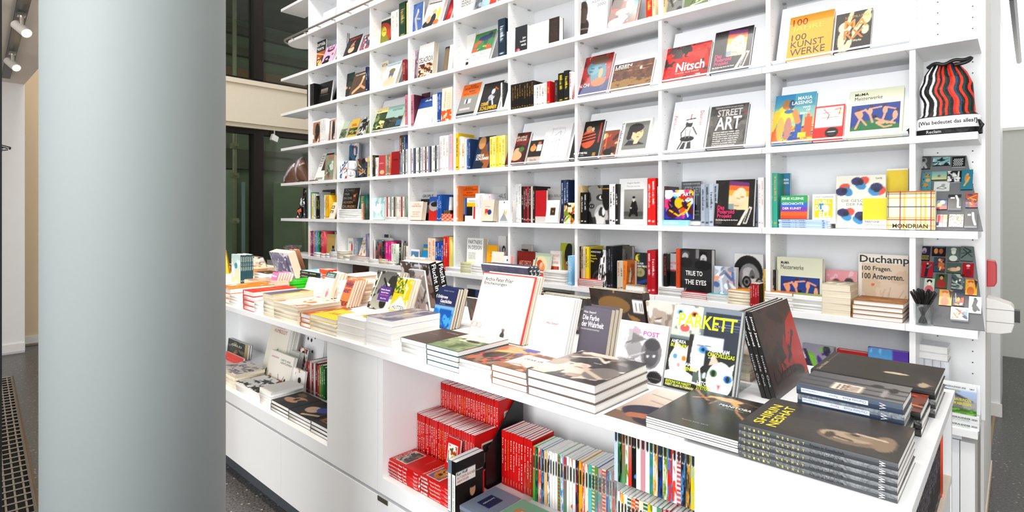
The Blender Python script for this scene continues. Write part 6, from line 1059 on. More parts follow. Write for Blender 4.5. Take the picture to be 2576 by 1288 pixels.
e = empty('black_tray', (N2[0]+.002, 1.328, NB)); tag(e, 'black tray lip in front of the middle red row', 'tray')
link('front_lip', B(0, 0, .0004, .33, .004, .045).mesh('front_lip'), MBLACK, e)
e = empty('black_bookend', (-1.402, 1.386, NB)); tag(e, 'black triangular bookend between the red book rows', 'bookend')
link('side_plate', BM().prism([(0, .0004), (.2, .0004), (.2, .292), (.158, .285), (0, .122)], 0, 0, .004).mesh('side_plate'), MBLACK, e)
link('foot', B(.004, 0, .0004, .014, .2, .003).mesh('foot'), MBLACK, e)
e = empty('clear_bookend', (-1.2335, 1.40, NB)); tag(e, 'clear acrylic bookend beside the right red run', 'bookend')
link('plate', BM().prism([(0, .0004), (.14, .0004), (.14, .13), (.02, .13), (0, .11)], 0, 0, .003).mesh('plate'), MACR, e)
NYS = [(t_, a, .2, b, .82, 'f6f0ee', 0, bo) for t_, a, b, bo in [('New York', .33, .62, 1), ('Eine Einladung', .02, .30, 0), ('Wagenbach', .84, .97, 0)]]
lay(N2[0]+.002, 1.206, -1.556, 1.325, NB, 5, .0128, 1, 'red city-guide book with skyline photo', 'front left of niche', RED, sptitles=NYS, q=.0024,
    art='c .12 .52 .9 .88;r 0 0 1 1 f0ece4;C;c .15 .54 .87 .86;g 8a7a58 d8dce0;n 5a5a50 .5 4;r .3 .3 .36 .7 888;r .5 .3 .58 .8 777;r 0 .25 1 .35 6a6a70;C', titles=[('NEW YORK', .1, .9, .85, .97, 'f4c8b8'), ('Eine literarische Einladung', .5, .2, .9, .225, 'f0b8a8', 0, 0)])
lay(-1.552, 1.208, -1.39, 1.325, NB, 5, .0128, 1, 'red book with framed face painting', 'front of niche', RED, q=.0024, sptitles=[('EIN SOMMER', .05, .2, .28, .8, 'f6f0ee'), ('Vincent Almendros', .34, .22, .7, .8, 'f6e0d8', 0, 0), ('Wagenbach', .84, .25, .97, .75, 'f6e0d8', 0, 0)],
    art='c .1 .42 .9 .86;r 0 0 1 1 f0e8e0;C;c .13 .45 .87 .83;r 0 0 1 1 8a7890;e .5 .5 .4 .4 d8a050;e .35 .5 .12 .14 4a3c48;e .65 .5 .12 .14 4a3c48;n c88838 .62 5;C', titles=[('Vincent Almendros', .06, .9, .92, .96, 'f4d8c8'), ('Ein', .6, .6, .75, .66, 'fff'), ('Sommer', .5, .48, .86, .56, 'fff')])
o = book(.07, .11, .01, RED, RED, None, True, 'c .15 .2 .85 .8;r 0 0 1 1 f0ece4;C;c .19 .24 .81 .76;r 0 0 1 1 4a7a3a;n e8e8e0 .5 4;n c83020 .62 5;e .7 .3 .2 .2 f0c820;C', q=.002)
put(o, (-1.525, 1.300, NB+.066), 0, 8); tag(o, 'small red book with framed flower picture, facing out in niche', 'book')
for i, (t, c, lb) in enumerate([(.02, '17181c', 'dark book with portrait of man and white label, standing in niche'), (.018, '6a7c8c', 'grey-blue thick spine with white label, standing in niche')]):
    o = book(.128, .17, t, c, ['17181c', '7c8c9a'][i], None, False, 'r 0 .64 1 1 17181c;r 0 0 1 .64 2a1c18;r .05 .5 .4 .64 3a2018;e .6 .2 .3 .22 141216;p e8e4dc .52 .12 .6 .0 .66 .12;e .58 .34 .1 .12 c89a80;e .58 .44 .12 .06 1c1410;r 0 .56 .68 .80 f2efec;r .95 0 1 .62 c83030' if i == 0 else None, (0, 0, 1, 1),
             [('Kurt Wolff', .03, .73, .4, .79, '1c1c1c'), ('AUTOREN BUCHER', .03, .66, .66, .71, 'c03a30', 0, 0), ('ABENTEUER', .03, .59, .44, .64, 'c03a30', 0, 0), ('Wagenbach', .7, .66, .95, .69, 'ccc', 0, 0)] if i == 0 else None, q=.0022,
             sptitles=[('#', .25, .12, .98, .88, 'e8e6e4'), ('AUTOREN BUCHER ABENTEUER', .3, .25, .7, .6, 'c03a30', 0, 0), ('Kurt Wolff', .76, .25, .95, .65, '2a2a2a', 0, 0)])
    put(o, (-1.348-i*.0215, 1.198, NB+.0005), 90); tag(o, lb, 'book')
for i, (x, c, lb, lc) in enumerate([(-1.335, '8792a2', 'grey-blue thin book with navy label', '2a3c60'), (-1.208, '8ab49a', 'sage-green thin book with tan label', 'c8946a'), (-1.08, 'a0b8d8', 'light blue thin book', 'b4c8e4')]):
    lay(x, 1.2, x+.12, 1.365, NB, 3, .0125, 1, lb, 'front of niche', c, art=f'r .3 .3 .7 .75 {lc}', titles=[('GEDICHTE', .34, .55, .66, .6, 'e8e8f0', 0, 0)], q=.003)
# patterned slim hardcovers
rr = random.Random(11)
PC = ['f2f2ee', 'e8ece4', 'eef0f2', 'dce4dc', 'f4efe4', '3a9a4a', 'e8e4d0', 'f2f0ea', 'a82838', 'c8d8e8', '2a3040', 'e8e0d0', '6aa888', '8ac8e0', 'e8c890', '1c1c20', 'f0f0ec', '4ac050', 'f8f4f0', 'd8a0a8', '16161a', '2858a0', 'e0382c', 'f0ecd8', 'e8b820', '8a9aa8', 'a82a30', 'f0d020', '68a8e0']
P2 = ['7a9a3a', 'c8505a', '2a6a48', 'e8e0c8', '5a98d8', 'd8a848', 'a8d0c0', 'e8583a', '1c2c58', 'e8e8e8', '48c0b0', '282828']
_pp = {}
def patt(c1, c2, v):
    k = (c1, c2, v)
    if k not in _pp:
        im = Im(8, 60, c1, hash((v, 1)) % 1000 if False else v*31)
        im.run([f'n {c2} .55 6', f's {c2} 30 .12', f'n {c2} .5 9', '', f'm 8 {c1} {c2}', ';'.join(f'r 0 {y/16} 1 {(y+.5)/16} {c2}' for y in range(16)), f'g {c1} {c2}'][v % 7])
        im.run('r .22 .58 .78 .86 f4f2ea;l 444 .03 .5 .62 .5 .82')
        _pp[k] = grid_mesh('spine_print', im.out(), lambda u, v: (u*0, 1-u, v)); _pp[k].materials.append(MGLOSS)
    return _pp[k]
def pat_run(X0, X1, Y, zb, hh, n, lab, dep=.118, j=.03, drift=0):
    x = X0
    for i in range(n):
        w = (X1-X0)/n*rr.uniform(.8, 1.2); w = min(w, X1-x); x += w
        c1, c2 = rr.choice(PC), rr.choice(P2); h = hh*(1-j*rr.random())
        o = book(dep, h, w*.95, c1, c1, None, True, q=.005); s = link('spine_print', patt(c1, c2, rr.randrange(14)), None, o)
        s.location = (-.0008, 0, 0); s.scale = (1, w*.95, h)
        put(o, (x-.0002, Y+drift*(i/n), zb+.0004), 90); tag(o, reg_label(f'patterned slim hardcover, {ordn(i)} from left, {lab}'), 'book', f'patterned slim hardcovers, {lab}')
pat_run(-1.226, -.905, 1.44, NB, .187, 28, 'row beside the red run', drift=.02)
pat_run(-.815, -.540, 1.30, .7155, .180, 24, 'upper row at niche right', j=.004)
pat_run(-.853, -.540, 1.378, NB, .182, 26, 'lower row under clear shelf')
e = empty('clear_shelf_riser', (-.862, 1.272, NB)); tag(e, 'clear acrylic shelf carrying the upper row of patterned hardcovers', 'shelf riser')
link('top_plate', B(0, 0, .245, .326, .2, .2525).mesh('top_plate'), MACR, e); link('side_leg', B(0, .0, .0004, .005, .2, .245).mesh('side_leg'), MACR, e)
# ---- lower-left niche
NL = 'lower left niche'
lay(-2.745, 1.212, -2.557, 1.378, NB, 3, .0165, 0, 'dark book with baroque nude painting', NL, '2a2624', art='n 3a302c .4 3;e .4 .4 .3 .14 e8b898;e .6 .6 .25 .12 d8a888;n 1c1816 .6 4;e .3 .8 .2 .1 8a6a50')
lay(-2.552, 1.212, -2.345, 1.378, NB, 3, .0165, 0, 'dark book with violet draped figure', NL, '22242a', art='n 2c3038 .4 3;e .45 .45 .22 .2 e8c8b0;e .7 .6 .2 .16 5a5ab0;l e8c8a0 .05 .5 .1 .9 .3')
lay(-2.340, 1.212, -2.150, 1.378, NB, 3, .0165, 0, 'dark book with tiger, orange title', NL, '26262a', art='n 4a4a4c .5 3;e .6 .5 .2 .2 c8b8a8', titles=[('RUBENS', .15, .15, .8, .35, 'd8904a')])
lay(-2.884, 1.214, -2.752, 1.385, NB, 6, .0133, 3, 'white speckled booklet', NL, 'f0ece8', hard=False)
lay(-3.19, 1.214, -2.90, 1.38, NB, 3, .016, 0, 'white book with black wave drawing', NL, 'f2f2ef', hard=False, art='n 2c3030 .55 6;n f2f2ef .6 3')
lay(-3.46, 1.214, -3.205, 1.38, NB, 4, .0195, 0, 'cream book with sketched violet figures', NL, 'f0eadf', hard=False, art='n b8a8b0 .58 6;n 6a5a68 .68 7', page='c')
tf('U', (575, 851), (624, 848), 1.50, 6, 'dark green money book', 'in '+NL, .015, 2, '4a5048', 'n 2c302a .45 4;n 8a8a70 .62 5;r .86 0 1 1 c8bc88;n c88a3a .75 3', [('GELD', .2, .62, .72, .76, 'ecebd8')], zb=NB)
tf('U', (569, 884), (612, 879), 1.42, 4, 'coral red thin book', 'in '+NL, .012, 1, 'ee5a50', None, [('Ein Roman', .1, .3, .9, .36, 'f8c8c0', 0, 0)], zb=NB)
tf('N', (317, 80), (440, 106), 1.44, 13, 'tall cream botanical book with pink bud', 'in '+NL, .012, 5, 'f1ede2', 'p 4a9a5a .3 .38 .5 .46 .42 .3;p 5aa868 .46 .5 .6 .56 .56 .42;e .5 .36 .06 .09 c84a90;e .66 .34 .05 .1 d060a0;l 4a8a4a .01 .52 .5 .5 .3 .4 .0;p 3a8a4a .1 .05 .3 .2 .26 .02', [('HUMBOLDT', .22, .84, .86, .91, 'c04a60', 0, 0), ('ALEXANDER VON', .32, .93, .72, .95, 'c8a0a0', 0, 0)], zb=NB)
tf('N', (312, 256), (460, 292), 1.395, 14, 'cream book with lady and gentleman drawing', 'in '+NL, .02, 1, 'f5f1e8', 'e .2 .12 .06 .12 1c1c1c;e .2 .24 .05 .05 e8c8b0;r .5 .06 .85 .2 d82a20;l 222 .01 .55 .2 .5 .35;l 222 .01 .7 .2 .75 .34;e .8 .24 .03 .05 222', [('LADYS AND', .5, .78, .9, .84, '2c4a34', 0, 0), ('GENTLEMEN', .5, .69, .96, .75, '2c4a34', 0, 0), ('ALEXANDER', .08, .8, .4, .85, 'c85a50', 0, 0)], zb=NB)
tf('N', (402, 250), (492, 238), 1.47, 12, 'grey-white thick spine block', 'in '+NL, .03, 1, 'd8dcd4', zb=NB)
tf('N', (503, 142), (652, 182), 1.585, 6, 'white poster book with tiny figures', 'in '+NL, .01, 3, 'f2f3f5', 's 333 6 .03;e .8 .3 .04 .04 c83030;t .1 .4 .5 .7 6 ccd', zb=NB)
tf('N', (492, 238), (545, 242), 1.50, 12, 'red and black wave-patterned card', 'in '+NL, .006, 1, 'f0ece8', 'n 1c1c1c .5 7;n c83a30 .62 8;n f0ece8 .6 5', zb=NB, cat='card', name='card', hard=False)
tf('N', (452, 366), (530, 382), 1.42, 8, 'white card with black face sketch', 'in '+NL, .012, 1, 'f6f4ef', 'e .6 .55 .12 .12 1c1c1c;e .7 .3 .06 .06 c83030;n c8a078 .72 4', zb=NB, cat='card', name='card', hard=False)
cg = ['8a2030', 'b83a40', 'c8c4c0', 'a03038', 'd0ccc8', '7a2028', 'b84048', '7aa050', '4a8a3a', '2a6a3a']
for i in range(10):
    x = -2.872+.0205*(i+1); o = book(.16, .168+.004*(i % 3), .0196, cg[i] if i < 7 else '24602f', cg[i], None, True, sp=('ddd', i % 5), titles=[('LIEBE', .1, .62, .7, .74, 'e8f0e0')] if i == 9 else None)
    put(o, (x, 1.466, NB+.0005), 90); tag(o, reg_label(f'{"green" if i > 6 else "red or grey"} wrapped spine, {ordn(i)} from left, {NL}'), 'book', 'red to green spines, '+NL)
# ---- compartment in the right end
for i in range(22):
    c = ['1c1420', '2a1420', '181a2c', '3a1a1a', '1a1418'][i % 5]; t = .0268; y = 1.215+i*.0272
    o = book(.15, .188, t*.97, c, c, None, False, sp=('b8b0c0', i % 5)); put(o, (-.152, y+t, EZ+.0005), 180)
    tag(o, reg_label(f'dark plum spine, {ordn(i)} from the front, island end shelf'), 'book', 'dark spines in the island end shelf')
for y, t, c, nm in [(1.818, .022, 'f05a14', 'orange spine, nearer one, island end shelf'), (1.842, .02, 'e8500e', 'orange spine, farther one, island end shelf'), (1.866, .012, '128a68', 'teal green thin spine, island end shelf')]:
    o = book(.15, .172, t*.97, c, c, None, True); put(o, (-.152, y+t, EZ+.0005), 180); tag(o, reg_label(nm), 'book')
# ================================================================== bag, cushions, cards, pens and other goods
def pillow(name, W, Hh, D, wid, dep, prog, nx=60, ny=70, bgc='888', side=None, m=None, seed=3):
    """soft closed body: wid(v) half-width factor, dep(u,v) bulge; printed with prog"""
    root = empty(name); u, v = np.meshgrid(np.linspace(0, 1, nx), np.linspace(0, 1, ny))
    rg = np.random.default_rng(seed); wr = Im(nx//2, ny//2, seed=seed).noi(7)
    wr = wr[:ny, :nx] if wr.shape[0] >= ny and wr.shape[1] >= nx else np.pad(wr, ((0, ny-wr.shape[0]), (0, nx-wr.shape[1])), 'edge')
    x = (wid(v)[0]+(u-.5)*wid(v)[1])*W; z = v*Hh; d = dep(u, v)*D
    col = Im(nx, ny, bgc, seed).run(prog).out() if isinstance(prog, str) else prog(u, v)
    front = grid_mesh('fabric_body', col, lambda a, b: (x, -d-wr*D*.12*(d > 0), z))
    back = grid_mesh('fabric_back', col*0+lin(hx(side or bgc)), lambda a, b: (x, d*.6, z))
    link('fabric_body', front, m or MPRINT, root, True); link('fabric_back', back, m or MPRINT, root, True); return root
# drawstring bag in the end bay
SP_ = [hx(c) for c in ('ececf0 141416 ececf0 141416 141416 ececf0 141416 e0452a 15151a e8401c 1c4038 141416 c83020 e8501e 1c5070 16161a e8401c 1c4a40 141416 e0452a 141416').split()]
def bagcol(u, v):
    s = (u+.055*np.sin(v*11+.6)*(1.15-v)+.02*np.sin(v*23))*20; i = np.clip(s, 0, 200).astype(int) % len(SP_)
    a = np.array(SP_)[i]; a[v < .25] = hx('efeff2'); a[v < .085] = hx('1a1a1d'); a[(v > .25) & (v < .262)] = hx('1a1a1d'); return lin(a)
bw = lambda v: (np.where(v < .25, .5, .5-.06*np.clip((v-.25)/.75, 0, 1)), np.interp(v, [0, .06, .22, .3, .7, .86, .95, 1], [1, 1, .98, .82, .8, .66, .5, .44]))
bd = lambda u, v: np.sqrt(np.clip(1-(2*u-1)**4, 0, 1))*np.interp(v, [0, .1, .4, .8, 1], [.9, 1, .8, .5, .25])*(1+.12*np.sin(u*34)*(v > .8))
Xa, za = onY(2301, 341, YS+.07); Xb = onY(2472, 341, YS+.07)[0]; Zt = onY(2320, 168, YS+.07)[1]
bz = ZK(1)+.001; BWd, BHt = Xb-Xa, Zt-bz
bag = pillow('drawstring_bag', BWd, BHt, .06, bw, bd, bagcol, 150, 150, side='1a1a1d')
bag.location = (Xa, YS+.09, bz); tag(bag, 'black white and orange wavy striped drawstring bag standing in the end bay', 'bag')
fy = lambda x: -.0655*max(0, 1-(2*x/BWd-1)**4)**.5
link('lettering', text_mesh([('[Was bedeutet das alles?]', .08, .13, .93, .2, '18181a'), ('Reclam', .2, .025, .42, .065, 'd8d8dc', 0, 0)], BWd, BHt, lambda x, y: (x, fy(x)-.003, y)), MPRINT, bag)
def soft(P):
    for _ in range(2): P = [P[0]]+[tuple(a_*(1-t_)+b_*t_ for a_, b_ in zip(p, q)) for p, q in zip(P, P[1:]) for t_ in (.25, .75)]+[P[-1]]
    return P
cord = BM().tube(soft([(BWd*.2, -.02, BHt*.97), (BWd*.32, -.035, BHt*1.02), (BWd*.45, -.03, BHt*.97), (BWd*.6, -.035, BHt*1.03), (BWd*.74, -.03, BHt*1.0), (BWd*.86, -.02, BHt*1.04), (BWd*.8, -.03, BHt*.97), (BWd*.6, -.03, BHt*.955)]), .0075, 8)
link('black_cord', cord.mesh('black_cord'), MBLACK, bag, True)
for s_ in (-.008, BWd-.01):
    link('cord_loop', BM().tube([(s_, -.05, .008), (s_-.012 if s_ < .05 else s_+.012, -.06, .03), (s_, -.055, .05), (s_+.008, -.05, .02)], .006, 8).mesh('cord_loop'), MBLACK, bag, True)
# cushions on the open left end
CU = 'n 8a6a58 .3 3;n a88470 .6 4;p b8bccc 0 .05 .5 .5 .8 1 1 1 .6 .4 .2 0;n e8e4e8 .72 6;p 7a5c4c .4 0 1 .0 1 .7 .7 .5'
for i, (ua, ub, vt, lb) in enumerate([(490, 606, 204, 'brown and pale cushion at the tip of the shelf end'), (610, 684, 162, 'upright brown cushion beside the first upright')]):
    xa, ya = px('B', ua, vt); xb, _ = px('B', ub); X0, z1 = onY(xa, ya, YS+.10); X1 = onY(xb, 400, YS+.10)[0]; w, h = X1-X0, z1-ZK(1)
    tri = (lambda v: (.5+.34*v, 1.0-.86*v**1.2)) if i == 0 else (lambda v: (.5-.2*v, 1.0-.8*v**1.3))
    c = pillow('cushion', w, h, .09, tri, lambda u, v: np.sqrt(np.clip(1-(2*u-1)**2, 0, 1))*np.sqrt(np.clip(1-(2*v-.9)**2*.82, 0, 1)), CU, 40, 40, '8a6a58', '7a5c4c', seed=5+i)
    c.location = (X0, YS+.12, ZK(1)+.022*(i == 1)+.001); tag(c, lb, 'cushion', 'cushions')
e = empty('slatted_tray', (UX[0]-.31, YS+.02, ZK(1))); tag(e, 'brown and grey slatted wooden tray under the upright cushion', 'tray')
for i in range(9):
    q = link('slat', B(i*.055, 0, .0005, i*.055+.046, .2, .014).mesh('slat'), [mat('brown_slat', '8a5a40', .6), MMETAL][i % 2], e) if i < 2 else link('slat', e.children[i % 2].data, None, e)
    if i >= 2: q.location.x = (i-i % 2)*.055
for i, (ua, ub, vt, lb) in enumerate([(606, 640, 560, 'black and orange printed pouch at the front of the bunch'), (622, 668, 470, 'black pouch with white prints in the middle of bunch'), (652, 680, 400, 'tall black pouch with red print against the upright')]):
    xa, ya = px('B', ua, vt); xb, _ = px('B', ub); Yq = YS+.05+.04*i; X0, z1 = onY(xa, ya, Yq); X1 = onY(xb, 400, Yq)[0]
    c = pillow('printed_pouch', X1-X0, z1-ZK(0), .03, lambda v: (.5+.1*v, 1.0-.35*v), lambda u, v: np.sqrt(np.clip(1-(2*u-1)**2, 0, 1))*np.clip(1.1-v*.6, 0, 1), ['n e8783a .6 4;n f0f0f0 .68 7', 'n f4f4f4 .55 7;n 181818 .6 5', 'c .1 .5 .9 .75;n a8202a .4 4;C;n c8c8c8 .7 8'][i], 26, 50, '19191c', '19191c', seed=9+i)
    c.location = (X0, Yq, ZK(0)+.001); tag(c, lb+', open left end', 'pouch', 'printed pouches')
# glass bowl of red sweets
Xq = onY(735, 620, YS+.12)[0]
e = empty('glass_bowl', (Xq, YS+.12, ZK(-1)+.0005)); tag(e, 'glass bowl standing on the open left end of second shelf', 'bowl')
link('bowl', BM().lathe([(.03, 0), (.06, .004), (.10, .045), (.118, .09), (.114, .09), (.096, .048), (.056, .010), (.0, .008)], seg=28).mesh('bowl'), MACR, e, True)
sw = BM(); rr = random.Random(4)
for i in range(46):
    a, r_ = rr.uniform(0, 6.28), rr.uniform(0, .08); zz = .02+rr.uniform(0, .045); s_ = .012; cx_, cy_ = r_*math.cos(a)*(zz/.065)**.4, r_*math.sin(a)*(zz/.065)**.4
    n = len(sw.v); sw.v += [(cx_+s_, cy_, zz), (cx_-s_, cy_, zz), (cx_, cy_+s_, zz), (cx_, cy_-s_, zz), (cx_, cy_, zz+s_), (cx_, cy_, zz-s_)]
    sw.f += [tuple(n+q for q in t) for t in ((0,2,4),(2,1,4),(1,3,4),(3,0,4),(2,0,5),(1,2,5),(3,1,5),(0,3,5))]
o = link('wrapped_sweets', sw.mesh('wrapped_sweets'), mat('red_foil', 'a81c2c', .25, .4, .3, 90)); o.location = (Xq, YS+.12, ZK(-1)+.002)
tag(o, 'heap of shiny red wrapped sweets filling the glass bowl', 'sweets', kind='stuff')
# mugs beside the ship picture
def mug(x, y, z, label, prog):
    e = empty('mug', (x, y, z)); tag(e, label, 'mug', 'white mugs'); r_, h_ = .04, .088
    link('body', BM().lathe([(0, .004), (r_, .0), (r_, h_), (r_-.004, h_), (r_-.004, .008), (0, .008)], seg=28).mesh('body'), MWP, e, True)
    im = Im(40, 24, 'f4f4f4', 2).run(prog)
    link('printed_band', grid_mesh('printed_band', im.out(), lambda u, v: ((r_+.0008)*np.cos(math.pi*(1.0+u)), (r_+.0008)*np.sin(math.pi*(1.0+u)), v*h_*.8+.008)), MPRINT, e)
    link('handle', BM().tube([(r_-.003, 0, .07)]+[(r_+.026*math.sin(t), 0, .044+.026*math.cos(t)) for t in np.linspace(.2, 2.9, 8)]+[(r_-.003, 0, .018)], .005, 8).mesh('handle'), MWP, e, True)
xm = onY(*px('B', 1045, 260), YS+.055)[0]
mug(xm, YS+.055, ZK(1)+.0005, 'white mug with black anchor print, lower of two, second bay', 'l 222 .03 .3 .2 .3 .8;l 222 .03 .15 .35 .3 .2 .45 .35;e .3 .84 .05 .06 222;l 222 .03 .75 .2 .75 .8;l 222 .03 .6 .35 .75 .2 .9 .35')
mug(xm+.012, YS+.062, ZK(1)+.0895, 'white mug standing on the anchor mug, second bay', 'r 0 0 .2 1 f4f4f4')
# slanted grey boards with small picture cards in the end bay
def rayplane(x, y, O, N):
    d = Vector((-SN, CS, 0))+Vector((CS, SN, 0))*((x-1288)/FO)+Vector((0, 0, 1))*((HZ-y)/FO)
    c = Vector((0, 0, H)); return c+d*((O-c).dot(N)/d.dot(N))
def card_board(k, TLp, TRp, BLp, BRp, cards, nm):
    zb = ZK(k)+.003; Yb, Yt = YS+.028, YS+.262
    def P(p, Y): X, z = onY(p[0], p[1], Y); return Vector((X, Y, z))
    BL, BR = P(BLp, Yb), P(BRp, Yb); BL.z = BR.z = zb; TL = P(TLp, Yt)
    ex = (BR-BL).normalized(); up = (TL-BL); n = ex.cross(up).normalized(); ez = n.cross(ex).normalized()
    if n.y > 0: n = -n
    M = Matrix(((ex.x, -n.x, ez.x), (ex.y, -n.y, ez.y), (ex.z, -n.z, ez.z))); eul = M.to_euler()
    e = empty('card_board', BL, eul); tag(e, nm, 'display board', 'slanted grey card boards')
    inv = M.transposed(); q = [inv @ (p-BL) for p in (BL, BR, P(TRp, Yt), TL)]
    link('sheet', BM().prism([(p.x, p.z) for p in q], 1, .0005, .004).mesh('sheet'), MGREY, e)
    for (l, t, r, b), lab, c, art in cards:
        a = inv @ (rayplane(*px('Z', l, b), BL, n)-BL); d = inv @ (rayplane(*px('Z', r, t), BL, n)-BL)
        x0, z0, x1, z1 = min(a.x, d.x), a.z, max(a.x, d.x), d.z; w, h = (x1-x0)*.93, (z1-z0)*.93
        th = .014 if 'thick' in lab else .005
        o = empty('picture_card', BL+M @ Vector((x0, -th-.0002, z0)), eul); tag(o, reg_label(lab), 'card', 'picture cards on the grey boards')
        me = B(0, 0, 0, w, th, h).mesh('card_body'); paint(me, L('d8d8dc' if 'white' in lab or 'thick' in lab else '26262a')); link('card_body', me, MPRINT, o)
        im = Im(26, int(26*h/w)+1, c, len(lab)).run(art); link('card_picture', grid_mesh('card_picture', im.out(), lambda u, v: (u*w, u*0-.0005, v*h)), MGLOSS, o)
U = 'upper grey board'; D_ = 'lower grey board'
card_board(0, px('Z', 66, 36), px('Z', 425, 40), px('Z', 150, 550), px('Z', 541, 556), [
    ((70, 35, 183, 133), 'grey drawn hand card, top left of '+U, '5c5e60', 'e .5 .65 .25 .25 9a9c9e;l b8babc .06 .4 .1 .5 .5 .7 .1;e .5 .7 .1 .12 4a4c4e'),
    ((185, 40, 322, 108), 'pale teal tile-pattern card, top centre of '+U, '9ac4c4', 'm 18 3a5a60 c8e0dc 203038'),
    ((320, 37, 425, 118), 'black card with white chequer wave, top right of '+U, '1c1c1e', ';'.join(f'e {.15+.14*((i%6)+.5*(j%2)):.2f} {.15+.12*j} .05 .05 eee' for i in range(5) for j in range(6))),
    ((106, 143, 190, 283), 'teal card with brown birds, left of '+U, '5aa0a8', 'e .5 .8 .25 .1 c89a58;e .6 .55 .25 .1 d8b070;e .4 .3 .28 .1 c8925a;n 3a2a1c .7 7'),
    ((176, 142, 296, 208), 'pale blue yellow card with tiny figure, '+U, 'a8c8b8', 'g d8d49a 7ab0bc;e .5 .45 .1 .15 8a8a78'),
    ((192, 213, 316, 287), 'white card with pencil dog, '+U, 'd8dcd8', 'l 555 .02 .2 .3 .5 .5 .8 .3 .6 .2 .2 .3;e .6 .6 .12 .14 a8acaa'),
    ((288, 137, 402, 226), 'dark card with tangled white monkeys, '+U, '1c1c1e', 'm 26 e4e4e4 2a2a2c c8c8c8'),
    ((382, 124, 478, 277), 'teal card with small brown figure, right of '+U, '3a8ca0', 'e .5 .55 .2 .22 c89a58;e .55 .75 .1 .06 d8b088;l d8b070 .03 .3 .2 .7 .6'),
    ((212, 340, 296, 415), 'card with red ground and grey balloon, '+U, '3a5a8a', 'r 0 0 1 .35 c84a2a;e .55 .7 .25 .2 c8ccd0;e .3 .45 .2 .2 e8c040'),
    ((292, 312, 398, 417), 'thick black pad with white maze line, upper of two, '+U, '18201e', 'r .2 .7 .5 .8 f0f0f0;l f0f0f0 .05 .6 .9 .75 .6 .75 .1 .9 .1'),
    ((416, 294, 512, 402), 'bright orange winged figure card, '+U, 'c8602a', 'm 14 3a5a90 e8b860 2a1c18 d83a28'),
    ((212, 447, 296, 537), 'red yellow white block card, '+U, 'ece8e0', 'r .1 .35 .55 .95 e05048;r .6 .6 1 .95 ecc040;l 222 .02 0 .33 1 .33;l 222 .02 .58 0 .58 1;r 0 .1 .3 .3 4a5aa0'),
    ((298, 445, 413, 537), 'white card with small coloured mosaic, '+U, 'e8e2d8', 's d8a83a 30 .05;s 4a6ab8 26 .04;s c8483a 20 .04;s 555 14 .03'),
    ((408, 432, 508, 541), 'thick black pad with white maze line, lower right of '+U, '18201e', 'r .25 .7 .5 .82 f0f0f0;l f0f0f0 .05 .65 .9 .7 .5 .85 .1'),
], 'slanted grey felt board with art cards, upper one in end bay')
